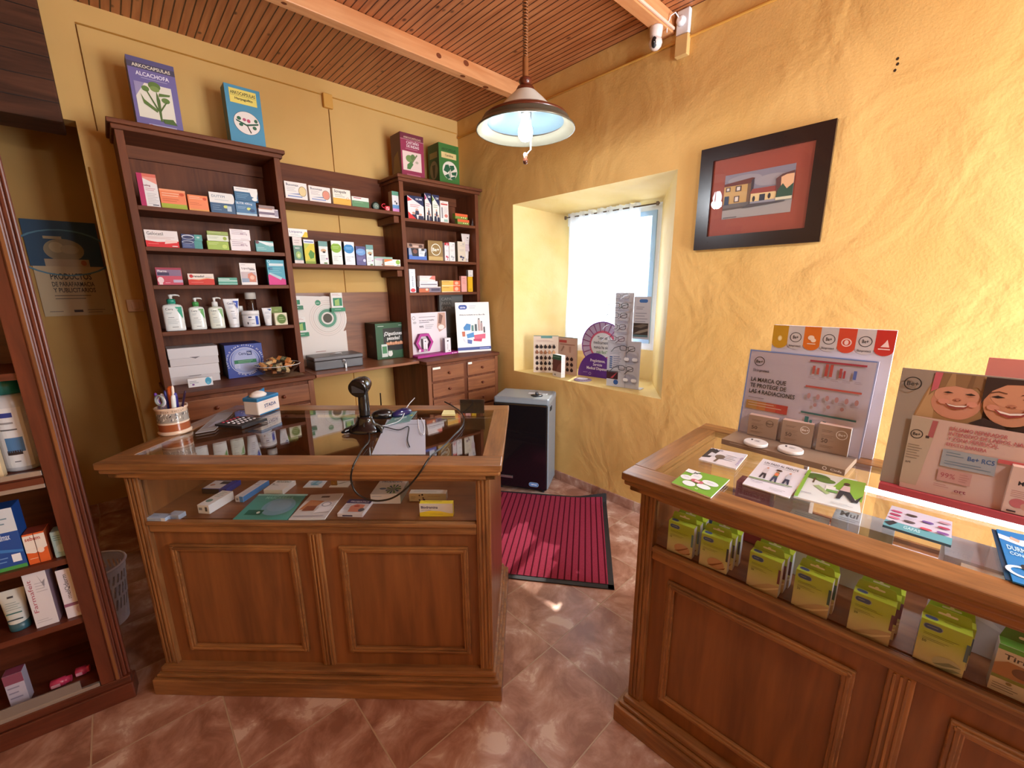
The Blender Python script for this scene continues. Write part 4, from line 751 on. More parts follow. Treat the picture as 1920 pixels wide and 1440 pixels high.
tube_obj('tall pale cream tube standing on its cap at the right of the corner bookcase', (873.5, 490.6), (880, 490.6), 865, 881, 438.3, 3.09, z, [('e', .68, .88, .1, .025, G2), ('l', .5, .78, .85, 1, .05, '#9a8a90'), ('r', .25, .3, .8, .6, '#cdb6bc'), ('l', .3, .56, .75, 4, .06, '#e6d8da')], col='#e6dad4', cap='#e2d6d0')
# ---- third shelf
z = 1.5206
S('upright_box', 'tall white box with slanted writing, leftmost on the third shelf of the corner bookcase', GC, (769, 547), (780.6, 547), 504.5, Y2, z, .04, '#e6e8ec', [('v', 'sterilize', .62, .25, .3, '#3a4a66', .45), ('e', .5, .1, .4, .08, '#d0323c'), ('l', .3, .85, .7, 1, .05, '#9ab0d0')])
zt = S('medicine_box', 'dark lilac bottom box with an orange end in the stack of three', GC, (785.8, 547), (827, 547), 537.9, Y2, z, .04, '#83707c', [('r', 0, 0, .45, .7, '#c8673c'), ('r', .55, .25, .95, .7, '#4c4458'), ('r', 0, .85, 1, 1, '#d9d2cc'), ('e', .35, .5, .06, .2, '#f0d0b0')])
zt = S('medicine_box', 'white middle box in the stack of three in the corner bookcase', GC, (786.9, 537), (821, 537), 527.2, Y2, zt, .04, '#e4dede', [('r', .05, .3, .95, .5, '#85808c'), ('l', .05, .8, .5, 1, .2, '#b5b0b8')])
S('medicine_box', 'white box with a red corner topmost in the stack of three', GC, (787, 526), (816.5, 526), 517, Y2, zt, .04, '#eeded8', [('p', [(.6, .4), (1, .2), (1, 1), (.8, 1)], '#e27868'), ('l', .08, .7, .55, 1, .15, '#a89a9a')])
def cs(): return [('r', 0, .1, .62, .9, '#efb44e'), ('r', .62, 0, 1, 1, '#e2683e'), ('e', .8, .5, .1, .3, '#f4b89a'), ('l', .06, .75, .4, 1, .2, '#6a4a20'), ('r', 0, 0, 1, .08, '#f2e2c4')]
zt = S('medicine_box', 'lower of two yellow and orange boxes on the third shelf of the corner bookcase', GC, (828.5, 547), (863, 547), 536, Y2, z, .04, '#efd08a', cs())
S('medicine_box', 'upper of two yellow and orange boxes on the third shelf of the corner bookcase', GC, (828.5, 536), (863, 536), 526, Y2, zt, .04, '#efd08a', cs())
S('upright_box', 'pink upright box beside the yellow and orange boxes', GC, (865.4, 547), (875.8, 547), 517.6, Y2, z, .03, '#e8a9a0', [('l', .2, .85, .8, 1, .06, '#b05048'), ('l', .2, .7, .8, 3, .08, '#cf8078')])
zt = S('upright_box', 'bright yellow upright box under a small white box', GC, (878, 547), (886.9, 547), 519, Y2, z, .03, '#e8b418', [('l', .2, .2, .8, 3, .05, '#8a6a20')])
S('medicine_box', 'small white box standing on the bright yellow upright box', GC, (878, 519), (887, 519), 506.4, Y2, zt, .03, '#e2ddd8', [('l', .25, .75, .75, 1, .14, G2), ('l', .2, .2, .9, 1, .14, G3)], sc_='#8a8480')
# ================================================================== BOXES ON TOP OF THE BOOKCASES
def leafs(mb_prints, cx, cy, s_, c): pass
def bigbox(label, l, r, yt, Y, D, col, front, side, rz=0):
    a = oy(*l, Y); b = oy(*r, Y); base = V((a.x, Y, 2.383)); H = hgt(base, V((0, 0, 1)), yt)
    return pack('giant_carton', label, 'box', 'giant cartons on top of the bookcases', ((a.x+b.x)/2, Y, 2.3836), RD(rz), b.x-a.x, D, H, col, front, sc_=side[0], left=side[1])
art = lambda c: [('p', [(.52, .14), (.56, .14), (.58, .45), (.52, .58), (.5, .45)], '#4f6a2a'), ('e', .5, .64, .13, .06, '#5f7a34'), ('e', .5, .6, .1, .04, '#7d944a'), ('e', .3, .58, .08, .04, '#64803a'), ('e', .7, .46, .09, .04, '#64803a'), ('p', [(.3, .56), (.33, .56), (.53, .3), (.5, .28)], '#4f6a2a'), ('p', [(.7, .44), (.73, .44), (.56, .28), (.54, .3)], '#4f6a2a'), ('p', [(.18, .5), (.24, .42), (.5, .3), (.48, .26), (.22, .36)], '#5b7632'), ('p', [(.56, .18), (.8, .2), (.88, .12), (.6, .12)], '#4f6a2a'), ('p', [(.56, .5), (.8, .53), (.82, .56), (.58, .55)], '#5b7632')]
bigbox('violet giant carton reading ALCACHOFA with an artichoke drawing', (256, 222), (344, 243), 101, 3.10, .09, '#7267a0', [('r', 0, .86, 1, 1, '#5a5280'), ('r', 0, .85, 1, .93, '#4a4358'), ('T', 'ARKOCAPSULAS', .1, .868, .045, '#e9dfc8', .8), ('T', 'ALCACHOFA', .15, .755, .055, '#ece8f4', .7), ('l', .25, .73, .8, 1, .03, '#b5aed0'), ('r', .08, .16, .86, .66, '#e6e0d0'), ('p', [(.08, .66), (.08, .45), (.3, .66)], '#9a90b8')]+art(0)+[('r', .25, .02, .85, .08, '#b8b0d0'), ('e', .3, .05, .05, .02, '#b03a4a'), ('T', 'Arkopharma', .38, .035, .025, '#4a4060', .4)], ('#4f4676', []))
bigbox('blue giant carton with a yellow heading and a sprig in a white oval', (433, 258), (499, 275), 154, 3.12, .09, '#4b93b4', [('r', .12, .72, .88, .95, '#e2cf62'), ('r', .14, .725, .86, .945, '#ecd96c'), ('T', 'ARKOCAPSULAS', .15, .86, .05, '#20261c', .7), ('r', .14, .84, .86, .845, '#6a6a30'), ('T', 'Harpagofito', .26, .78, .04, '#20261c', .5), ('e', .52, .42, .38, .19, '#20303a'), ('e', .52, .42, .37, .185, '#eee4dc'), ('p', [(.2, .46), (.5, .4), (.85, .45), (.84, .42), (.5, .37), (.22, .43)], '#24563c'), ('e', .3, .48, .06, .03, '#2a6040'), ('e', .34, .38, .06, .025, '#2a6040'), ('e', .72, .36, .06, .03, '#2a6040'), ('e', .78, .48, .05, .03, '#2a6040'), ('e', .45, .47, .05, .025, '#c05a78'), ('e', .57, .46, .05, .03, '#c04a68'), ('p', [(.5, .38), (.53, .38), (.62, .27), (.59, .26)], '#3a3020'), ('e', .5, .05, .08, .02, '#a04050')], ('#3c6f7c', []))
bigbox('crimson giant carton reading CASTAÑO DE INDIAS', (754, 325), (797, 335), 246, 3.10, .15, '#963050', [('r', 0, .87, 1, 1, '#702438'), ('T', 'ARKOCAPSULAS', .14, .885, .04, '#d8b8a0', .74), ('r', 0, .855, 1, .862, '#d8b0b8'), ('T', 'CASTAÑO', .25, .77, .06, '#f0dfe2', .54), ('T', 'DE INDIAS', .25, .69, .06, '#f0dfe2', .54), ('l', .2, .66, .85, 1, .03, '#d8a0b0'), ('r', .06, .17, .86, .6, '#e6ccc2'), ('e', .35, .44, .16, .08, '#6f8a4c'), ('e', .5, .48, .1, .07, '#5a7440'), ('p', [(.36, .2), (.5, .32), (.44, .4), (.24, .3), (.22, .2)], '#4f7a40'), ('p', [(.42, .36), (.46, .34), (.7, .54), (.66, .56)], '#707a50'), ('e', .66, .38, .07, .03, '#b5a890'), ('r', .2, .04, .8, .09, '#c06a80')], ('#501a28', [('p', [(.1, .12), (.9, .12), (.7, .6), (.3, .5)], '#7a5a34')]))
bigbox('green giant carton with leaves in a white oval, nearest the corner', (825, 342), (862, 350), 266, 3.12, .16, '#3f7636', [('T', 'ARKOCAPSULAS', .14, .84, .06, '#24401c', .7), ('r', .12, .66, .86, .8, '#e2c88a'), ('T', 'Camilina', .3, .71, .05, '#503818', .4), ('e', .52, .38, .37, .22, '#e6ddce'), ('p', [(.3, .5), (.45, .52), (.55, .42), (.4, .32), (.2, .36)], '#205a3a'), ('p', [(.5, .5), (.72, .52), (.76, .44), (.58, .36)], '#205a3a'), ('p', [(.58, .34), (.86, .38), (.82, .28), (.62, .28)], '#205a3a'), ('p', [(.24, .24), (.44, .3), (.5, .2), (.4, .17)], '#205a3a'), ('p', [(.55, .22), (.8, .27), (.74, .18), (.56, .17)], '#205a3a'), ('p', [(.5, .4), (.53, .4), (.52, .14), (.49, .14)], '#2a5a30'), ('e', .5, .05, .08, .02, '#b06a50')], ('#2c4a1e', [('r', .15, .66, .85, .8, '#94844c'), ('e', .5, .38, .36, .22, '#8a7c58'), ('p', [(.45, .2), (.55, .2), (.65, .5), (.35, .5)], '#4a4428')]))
# ================================================================== DISPLAYS ON THE DESK AND CORNER CHEST
z = 1.0006
# round cardboard display
a = V((.985, 3.24, z)); b = V((1.30, 3.24, z)); W = .315
R = empty('counter_display', (a.x, 3.26, z), RD(2), 'white and green cardboard display with concentric rings behind the cash box', 'display')
k = oy(614, 597, 3.24); a = V((oy(562, 668, 3.24).x, 3.24, z)); W = oy(655, 653, 3.24).x-a.x; R.location.x = a.x; cx, cz = k.x-a.x, k.z-z
ol = [(0, 0), (W, 0), (W, cz-.10), (cx+.125, cz-.105)]; rr = .155
for i in range(13): t = RD(-38+i*11.5); ol.append((cx+rr*cos(t), cz+rr*1.05*sin(t)))
ol += [(-.03, cz+.17), (-.03, cz)]
mb = MB(); mb.prism(ol, (0, 0, 0), (1, 0, 0), (0, 0, 1), (0, -1, 0), .004, '#e3dcd6')
for i in range(6): mb.face((0, -.004, 0), (1, 0, 0), (0, 0, 1), 1, 1, [('o', cx+.01, cz, .132-.014*i, .004, ['#cfc6c0', '#d8c9c2', '#c4bcb4', '#d0d6ce', '#bcc9c0', '#8fb5a2'][i])])
mb.face((0, -.0045, 0), (1, 0, 0), (0, 0, 1), 1, 1, [('o', cx+.01, cz, .068, .022, '#5f9a80'), ('e', cx+.01, cz, .034, .034, '#4d4a3c'), ('e', cx-.05, cz+.115, .02, .02, '#3f8a66'), ('T', 'nora', cx-.062, cz+.11, .008, '#dfeee6'), ('l', .06, .07, .27, 2, .018, '#b87a70'), ('l', .12, .10, .2, 1, .014, '#a05a50')])
mb.build('backing_board', R)
def prodbox(px0, pz0, w, h, tray):
    mb = MB(); mb.box(px0, px0+w, -.028, -.005, pz0, pz0+h, '#e9e6e2'); mb.face((px0, -.028, pz0), (1, 0, 0), (0, 0, 1), w, h, [('r', .15, .12, .95, .66, '#2f8560'), ('p', [(.3, .15), (.7, .15), (.7, .6), (.3, .5)], '#9ac06a'), ('l', .1, .92, .8, 2, .08, '#c08a88')]); mb.build('sample_box', R)
    mb = MB(); mb.box(px0-.008, px0+w+.012, -.036, -.0045, pz0-.028, pz0-.0005, P(tray)); mb.face((px0, -.036, pz0-.028), (1, 0, 0), (0, 0, 1), w, .028, [('l', .2, .6, .8, 1, .3, '#e0f0e8')]); mb.build('sample_tray', R)
prodbox(cx+.04, cz+.075, .085, .11, '#3a8a64'); prodbox(-.01, cz-.09, .075, .11, '#3f8c68'); prodbox(-.035, cz+.1, .08, .06, '#3f8060')
# cash box
R = empty('cash_box', (1.12, 3.005, z), RD(-2), 'grey metal cash box with keys in its lock on the desk board', 'cash box')
mb = MB(); mb.box(-.165, .175, -.0, .19, 0, .062, P('#5f6064', .4, .4), bev=.006); mb.build('box_body', R)
mb = MB(); mb.box(-.168, .178, -.003, .193, .0625, .092, P('#66676b', .4, .4), bev=.008); mb.build('lid', R)
mb = MB(); mb.tube([(-.03, .08, .088), (-.028, .078, .1), (.05, .078, .1), (.052, .08, .088)], .004, METAL); mb.build('handle', R)
mb = MB(); mb.T = Matrix.Translation((.035, -.003, .052)) @ Matrix.Rotation(pi/2, 4, 'X'); mb.lathe([(.012, 0), (.012, .004), (.008, .006)], METAL, seg=18); mb.T = Matrix.Identity(4); mb.box(.03, .04, -.02, -.008, .046, .058, '#3a3a3e', bev=.002)
mb.tube([(.035+.01*cos(t), -.018, .038+.01*sin(t)) for t in [i*pi/6 for i in range(12)]], .0012, METAL, 6, True); mb.box(.036, .046, -.0195, -.0175, .0, .032, METAL); mb.build('lock_and_keys', R)
# heavy digestion display box
a = oy(708, 672.7, 3.14); b = oy(767, 665.8, 3.14); W = b.x-a.x; H = hgt(V((a.x, 3.14, z)), V((0, 0, 1)), 607.5)
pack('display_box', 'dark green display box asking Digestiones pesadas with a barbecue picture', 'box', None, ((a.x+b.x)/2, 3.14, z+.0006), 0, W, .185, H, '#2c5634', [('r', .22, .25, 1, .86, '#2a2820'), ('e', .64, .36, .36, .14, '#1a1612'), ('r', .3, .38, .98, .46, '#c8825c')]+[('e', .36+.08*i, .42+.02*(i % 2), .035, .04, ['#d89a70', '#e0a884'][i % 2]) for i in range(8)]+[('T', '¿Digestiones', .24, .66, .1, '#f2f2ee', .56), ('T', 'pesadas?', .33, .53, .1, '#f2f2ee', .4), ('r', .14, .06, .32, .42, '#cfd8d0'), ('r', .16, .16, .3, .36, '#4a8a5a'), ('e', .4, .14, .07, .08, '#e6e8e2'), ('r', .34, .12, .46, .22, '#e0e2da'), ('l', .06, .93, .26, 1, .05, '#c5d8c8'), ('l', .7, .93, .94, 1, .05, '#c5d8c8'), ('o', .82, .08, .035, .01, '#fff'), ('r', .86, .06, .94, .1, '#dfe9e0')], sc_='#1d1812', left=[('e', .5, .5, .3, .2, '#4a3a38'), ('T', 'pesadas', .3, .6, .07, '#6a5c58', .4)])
# pink hand cream display
R = empty('counter_display', (1.80, 3.055, z), RD(2), 'pink and white cardboard display with a hexagon window on the corner chest', 'display')
def bw(px_, py_, Y): q = oy(px_, py_, Y); return q
tl, tr_ = oy(769.8, 587.7, 3.05), oy(838, 584.6, 3.05); W = tr_.x-tl.x; H = tl.z-z
R.location.x = tl.x
PK = '#b0308a'
mb = MB(); mb.box(0, W, 0, .006, .02, H, '#e2d6da'); mb.face((0, 0, .02), (1, 0, 0), (0, 0, 1), W, H-.02, [('o', .08, .88, .045, .008, G3), ('e', .1, .77, .05, .03, '#b8b0b4'), ('l', .22, .9, .68, 1, .05, '#8a8288'), ('T', 'tus manos protegidas', .22, .8, .035, '#5a5058', .42), ('l', .22, .77, .5, 1, .05, G2), ('T', '90%', .22, .64, .05, '#4a4450', .12), ('l', .38, .7, .62, 3, .04, G1), ('p', [(.76, .98), (.97, .98), (.98, .6), (.78, .5), (.72, .62)], '#c49a88'), ('p', [(.8, .96), (.9, .9), (.84, .7), (.76, .72)], '#7a5548'), ('e', .84, .62, .09, .06, '#e9dcd4')]); mb.build('backing_board', R)
mb = MB(); mb.box(-.01, W+.05, -.09, .0, 0, .018, PK, bev=.002); mb.face((-.01, -.09, 0), (1, 0, 0), (0, 0, 1), W+.06, .018, [('e', .85, .5, .015, .25, '#f0d0e6'), ('r', .88, .35, .96, .65, '#f0d0e6')], k0=3); mb.build('tray', R)
hx, hz, hr = .10, .115, .085
mb = MB(); o_ = [(hx+hr*cos(RD(60*i)), hz+hr*sin(RD(60*i))) for i in range(6)]; i_ = [(hx+hr*.72*cos(RD(60*i)), hz+hr*.72*sin(RD(60*i))) for i in range(6)]
for i in range(6):
    j = (i+1) % 6
    for ya, yb_, A, B in ((-.035, -.035, o_, i_),): mb.f([(o_[i][0], -.035, o_[i][1]), (o_[j][0], -.035, o_[j][1]), (i_[j][0], -.035, i_[j][1]), (i_[i][0], -.035, i_[i][1])], PK)
    mb.f([(o_[i][0], -.035, o_[i][1]), (o_[i][0], -.001, o_[i][1]), (o_[j][0], -.001, o_[j][1]), (o_[j][0], -.035, o_[j][1])], '#8a2068'); mb.f([(i_[j][0], -.035, i_[j][1]), (i_[j][0], -.001, i_[j][1]), (i_[i][0], -.001, i_[i][1]), (i_[i][0], -.035, i_[i][1])], '#6a1850')
mb.face((0, -.036, 0), (1, 0, 0), (0, 0, 1), 1, 1, [('e', hx-.052, hz-.062, .012, .012, '#ead0dc')]); mb.build('hexagon_window', R)
for i, (x, w_, h_, lab) in enumerate(((.085, .04, .105, 'one'), (W*.78, .06, .12, 'two'))):
    zb = .042 if i == 0 else .0186; yy = -.075 if i else -.035
    mb = MB(); mb.box(x, x+w_, yy, yy+.033, zb, zb+h_, '#e6dcde', side='#8a7a84'); mb.face((x, yy, zb), (1, 0, 0), (0, 0, 1), w_, h_, [('e', .5, .8, .16, .05, G3), ('v', 'intensiva', .5, .2, .16, '#4a4048', .4), ('e', .7, .1, .1, .04, G2)]); mb.build('cream_box', R)
# leaning white advertising board, grey bag behind
def board(name, label, cat, L, Rr, yt, zz, lean, th, col, front, edge=None, grp=None, back=0, leg=True):
    a, b = oz(*L, zz), oz(*Rr, zz); e = (b-a).normalized(); W = (b-a).length; n = V((-e.y, e.x, 0)); ln = RD(lean)
    dv = V((0, 0, 1))*cos(ln)+n*sin(ln); H = hgt(a, dv, yt)
    R = empty(name, (a.x, a.y, zz+.0006), atan2(e.y, e.x), label, cat, grp)
    mb = MB(); mb.T = Matrix.Rotation(-ln, 4, 'X'); mb.box(0, W, 0, th, 0, H, P(col, .35), side=P(edge, .4) if edge else None, bev=.0006)
    mb.face((0, 0, 0), (1, 0, 0), (0, 0, 1), W, H, front, k0=2); mb.build('panel', R)
    if leg:
        mb = MB(); d = H*.6*sin(ln)+H*.22
        mb.f([(W*.42, th+.001, .002), (W*.58, th+.001, .002), (W*.56, H*.6*sin(ln)+th+.004, H*.6*cos(ln)), (W*.44, H*.6*sin(ln)+th+.004, H*.6*cos(ln))], '#b8aa98'); mb.f([(W*.42, d, .001), (W*.58, d, .001), (W*.56, H*.6*sin(ln)+th+.004, H*.6*cos(ln)), (W*.44, H*.6*sin(ln)+th+.004, H*.6*cos(ln))], '#b8aa98'); mb.build('easel_leg', R)
    return R, W, H
S('grey_bag', 'flat grey packet with pale capitals behind the white advertising board', None, (828, 660), (871, 658), 553, 3.25, z, .03, '#6d6a66', [('T', 'CAPAS', .08, .9, .05, '#a9a59e', .5), ('T', 'PARA', .08, .82, .05, '#a9a59e', .4), ('T', 'CAPA', .08, .74, .05, '#a9a59e', .4), ('r', .5, .78, .98, .97, '#8a8782'), ('r', .0, .0, 1, .3, '#5c5a55')], cat='packet')
board('advertising_board', 'white board with a product family picture leaning on the corner chest', 'board', (859, 661.7), (921, 657.5), 567.5, z, 6, .006, '#e9e2da', [('R', .09, .86, .34, .95, '#3450a0'), ('T', 'alvita', .14, .885, .035, '#e6ecfa', .15), ('l', .4, .93, .6, 2, .04, '#b5b0c0'), ('T', 'Alivia la molestia en tu dia a dia', .1, .74, .026, '#4a4858', .76), ('r', 0, .04, 1, .1, '#3a4a94'), ('r', .65, .055, .95, .08, '#8a94c8'), ('p', [(.2, .5), (.3, .58), (.42, .56), (.4, .44), (.22, .44)], '#3f86c4'), ('p', [(.28, .36), (.5, .4), (.5, .3), (.3, .28)], '#4a90cc'), ('p', [(.15, .42), (.24, .42), (.24, .32), (.16, .32)], '#c86a48'), ('p', [(.18, .3), (.3, .24), (.28, .18), (.2, .22)], '#e9e6ee'), ('p', [(.3, .26), (.44, .24), (.42, .16), (.3, .18)], '#5a70b0'), ('p', [(.5, .34), (.85, .36), (.84, .26), (.52, .26)], '#e0607c'), ('p', [(.48, .26), (.74, .26), (.72, .2), (.48, .22)], '#d03a60'), ('r', .44, .42, .5, .54, '#5a8a86'), ('r', .54, .42, .6, .56, '#4a5a60'), ('r', .64, .42, .7, .64, '#c9a9a4'), ('r', .72, .42, .77, .58, '#b89a98'), ('r', .8, .38, .84, .5, '#4a4048'), ('e', .67, .66, .02, .015, '#3a3038'), ('e', .745, .6, .02, .015, '#3a3038')])
# ================================================================== HEATER AND MAT
R = empty('gas_heater', (2.232, 2.236, 0), atan2(1.976-2.343, 2.215-1.999), 'black and grey gas cabinet heater standing under the window', 'heater')
W = .425; mb = MB(); GY = P('#7f858c', .4, .2)
mb.box(-W/2, W/2, -.14, .14, .035, .735, GY, bev=.012); mb.box(-W/2-.002, W/2+.002, -.145, .142, .70, .755, P('#8b9196', .4, .1), bev=.014); mb.build('cabinet', R)
mb = MB(); mb.box(-W/2+.003, W/2-.006, -.163, -.141, .035, .715, P('#0c0d11', .22, 0, .5), bev=.012); mb.build('front_cover', R)
mb = MB(); mb.face((-W/2, -.1632, 0), (1, 0, 0), (0, 0, 1), W, .7, [('R', .66, .09, .84, .14, '#b8c4d4'), ('R', .665, .092, .835, .138, '#3f6ea8'), ('T', 'CAMPINGAZ', .69, .105, .022, '#dfe8f4', .12)]); mb.build('badge', R); mb = MB(); mb.box(-.2, -.06, -.170, -.1635, .115, .135, METAL, bev=.003); mb.build('front_grip', R)
mb = MB(); mb.lathe([(.036, 0), (.034, .008), (.022, .010)], P('#22242a', .3), (.1, -.05, .755), 24, sx=1.3); mb.lathe([(.014, 0), (.012, .02)], P('#3a3c42', .3), (.1, -.05, .764), 16); mb.face((-.02, -.06, .7552), (1, 0, 0), (0, 1, 0), .2, .1, [('r', .2, .55, .95, .95, '#d8dce0'), ('r', .7, .65, .9, .85, '#5a6470')]); mb.build('control_knob', R)
mb = MB(); mb.box(W/2-.001, W/2+.003, -.1, -.045, .655, .69, '#16181c', bev=.006); mb.build('side_grip', R)
for sx in (-1, 1):
    for sy in (-1, 1):
        mb = MB(); mb.T = Matrix.Translation((sx*.17, sy*.11, .018)) @ Matrix.Rotation(pi/2, 4, 'Y'); mb.lathe([(.017, -.009), (.018, -.007), (.018, .007), (.017, .009)], '#1c1c20', seg=16); mb.T = Matrix.Identity(4); mb.box(sx*.17-.012, sx*.17+.012, sy*.11-.006, sy*.11+.006, .03, .038, METAL); mb.build('caster', R)
mt, N, b, L = nt('ribbed_red_carpet'); tc = N.nodes.new('ShaderNodeTexCoord'); sx_ = N.nodes.new('ShaderNodeSeparateXYZ'); L.new(tc.outputs['Object'], sx_.inputs[0])
mm = N.nodes.new('ShaderNodeMath'); mm.operation = 'MULTIPLY'; mm.inputs[1].default_value = 1/.037; L.new(sx_.outputs['Y'], mm.inputs[0])
fr = N.nodes.new('ShaderNodeMath'); fr.operation = 'FRACT'; L.new(mm.outputs[0], fr.inputs[0]); lt = N.nodes.new('ShaderNodeMath'); lt.operation = 'LESS_THAN'; lt.inputs[1].default_value = .22; L.new(fr.outputs[0], lt.inputs[0])
nn = N.nodes.new('ShaderNodeTexNoise'); nn.inputs['Scale'].default_value = 260; L.new(tc.outputs['Object'], nn.inputs['Vector'])
rp = N.nodes.new('ShaderNodeValToRGB'); rp.color_ramp.elements[0].color = lin('#6e1a2e'); rp.color_ramp.elements[1].color = lin('#a53c54'); L.new(nn.outputs['Fac'], rp.inputs[0])
mx = N.nodes.new('ShaderNodeMix'); mx.data_type = 'RGBA'; mx.inputs['B'].default_value = lin('#4a0e1c'); L.new(lt.outputs[0], mx.inputs['Factor']); L.new(rp.outputs[0], mx.inputs['A']); L.new(mx.outputs['Result'], b.inputs['Base Color'])
bp = N.nodes.new('ShaderNodeBump'); bp.invert = True; bp.inputs['Distance'].default_value = .003; L.new(lt.outputs[0], bp.inputs['Height']); L.new(bp.outputs[0], b.inputs['Normal']); b.inputs['Roughness'].default_value = .9; b.inputs['Specular IOR Level'].default_value = .1
CARPET = mt
P0, P1 = V((1.69, 1.035)), V((2.478, 1.63)); e = (P1-P0).normalized(); LW = (P1-P0).length; rz = atan2(e.y, e.x)
LL = 1.02     # mat: local x away from the viewer towards the window, local y along the counter
R = empty('floor_mat', (P0.x, P0.y, .0005), rz, 'dark red ribbed door mat with black rubber border on the tiles', 'mat')
mb = MB(); ny, nx = 12, 12; T_ = .009
def hz_(x, y): u = max(0, (x-LW+.10)/.10); v = max(0, 1-y/.22); return T_+.045*u*u*v
for i in range(nx):
    for j in range(ny):
        xs = [.03+(LW-.055)*k/nx for k in (i, i+1)]; ys_ = [.03+(LL-.06)*k/ny for k in (j, j+1)]
        mb.f([(xs[0], ys_[0], hz_(xs[0], ys_[0])), (xs[1], ys_[0], hz_(xs[1], ys_[0])), (xs[1], ys_[1], hz_(xs[1], ys_[1])), (xs[0], ys_[1], hz_(xs[0], ys_[1]))], CARPET, True)
m_ = mb.build('carpet', R, loc=(0, 0, 0)); m_.rotation_euler = (0, 0, 0)
mb = MB(); RB = P('#1f2126', .6)
def strip(xa, xb, ya, yb_, n, ax):
    for k in range(n):
        if ax == 'x': x0_, x1_ = xa+(xb-xa)*k/n, xa+(xb-xa)*(k+1)/n; q4 = [(x0_, ya), (x1_, ya), (x1_, yb_), (x0_, yb_)]
        else: y0_, y1_ = ya+(yb_-ya)*k/n, ya+(yb_-ya)*(k+1)/n; q4 = [(xa, y0_), (xb, y0_), (xb, y1_), (xa, y1_)]
        mb.f([(x, y, hz_(x, y)-.003) for x, y in q4], RB)
        top = [V((x, y, hz_(x, y)-.003)) for x, y in q4]; bot = [V((x, y, max(0, hz_(x, y)-T_))) for x, y in q4]
        for s_ in range(4): t_ = (s_+1) % 4; mb.f((bot[s_], bot[t_], top[t_], top[s_]), RB)
strip(0, LW, 0, .032, 16, 'x'); strip(0, LW, LL-.032, LL, 16, 'x'); strip(0, .032, 0, LL, 8, 'y'); strip(LW-.027, LW, 0, LL, 16, 'y'); mb.build('rubber_border', R)
# ================================================================== PENDANT LAMP
R = empty('pendant_lamp', (LAMP.x, LAMP.y, ZC), 0, 'pendant lamp with a white glass cone shade and wooden rings, lit bulb', 'lamp')
def at(z_): return z_-ZC
WD = P('#5a2415', .3, 0, .4)
mb = MB(); mb.lathe([(.02, at(2.985)), (.045, at(2.984)), (.05, at(2.97)), (.02, at(2.95))], WD, seg=28); mb.build('ceiling_rose', R)
mb = MB(); mb.tube([(0, 0, at(2.95)), (0, 0, at(2.40))], .003, '#3a1c10')
pts = []; n = 620; turns = 36
for i in range(n): t = i/n; r_ = .0125-.005*t; zz = 2.95-(.46*(t**.75)); pts.append((r_*cos(2*pi*turns*t), r_*sin(2*pi*turns*t), at(zz)))
mb.tube(pts, .0034, P('#8a5228', .35), 6); mb.build('coiled_cord', R)
mb = MB(); mb.lathe([(.009, at(2.50)), (.0125, at(2.495)), (.013, at(2.425)), (.016, at(2.421))], P('#8a5630', .35), seg=20); mb.build('cord_grip', R)
mb = MB(); mb.lathe([(.014, at(2.422)), (.024, at(2.419)), (.029, at(2.408)), (.024, at(2.398)), (.022, at(2.392)), (.034, at(2.386)), (.042, at(2.372)), (.046, at(2.365))], WD, seg=32); mb.build('wooden_cap', R)
mt, N, b, L = nt('opal_glass'); b.inputs['Base Color'].default_value = (.86, .9, .84, 1); b.inputs['Roughness'].default_value = .25; b.inputs['Transmission Weight'].default_value = 0
out = N.nodes['Material Output']; tr = N.nodes.new('ShaderNodeBsdfTranslucent'); tr.inputs[0].default_value = (.8, .85, .8, 1); ms = N.nodes.new('ShaderNodeMixShader'); ms.inputs[0].default_value = .12; L.new(b.outputs[0], ms.inputs[1]); L.new(tr.outputs[0], ms.inputs[2]); L.new(ms.outputs[0], out.inputs[0])
OPAL = mt
INR = P('#414f55', .3, 0, .3)
mb = MB(); mb.lathe([(.046, at(2.367)), (.08, at(2.336)), (.124, at(2.291))], OPAL, seg=48, cap=False); mb.build('glass_cone', R)
mb = MB(); mb.lathe([(.121, at(2.292)), (.127, at(2.294)), (.152, at(2.282)), (.182, at(2.267)), (.187, at(2.256)), (.178, at(2.256)), (.150, at(2.270)), (.120, at(2.286))], WD, seg=48, cap=False); mb.lathe([(.177, at(2.2555)), (.149, at(2.2692)), (.119, at(2.2852)), (.075, at(2.329)), (.045, at(2.358))], INR, seg=48, cap=False); mb.build('wooden_ring', R)
mb = MB(); mb.lathe([(.176, at(2.258)), (.190, at(2.254)), (.190, at(2.238)), (.203, at(2.234)), (.2135, at(2.224)), (.2145, at(2.217)), (.209, at(2.218)), (.198, at(2.228)), (.187, at(2.231)), (.180, at(2.240)), (.166, at(2.247))], P('#6a6658', .3, .4), seg=56, cap=False); mb.build('rim', R)
mb = MB(); mb.lathe([(.012, at(2.33)), (.02, at(2.325)), (.02, at(2.285)), (.014, at(2.28))], P('#c9c9c4', .3, .5), seg=20); mb.build('socket', R)
mb = MB(); mb.lathe([(.004, at(2.176)), (.018, at(2.180)), (.029, at(2.193)), (.032, at(2.212)), (.028, at(2.232)), (.018, at(2.255)), (.014, at(2.28))], P('#f4f8ff', .3, 0, 0, 22), seg=28); mb.build('bulb', R)
mb = MB(); mb.tube([(.034, .0, at(2.34)), (.034, 0, at(2.15)), (.012, 0, at(2.13)), (.0, 0, at(2.12))], .0028, P('#cfd2d4', .25, .7))
mb.lathe([(.004, at(2.125)), (.010, at(2.118)), (.008, at(2.108)), (.012, at(2.098)), (.009, at(2.088)), (.003, at(2.084))], P('#5a3020', .3, 0, .4), seg=18); mb.tube([(.012*cos(t), 0, at(2.118)+.012*sin(t)) for t in [i*pi/8 for i in range(16)]], .0016, METAL, 6, True); mb.build('pull_handle', R)
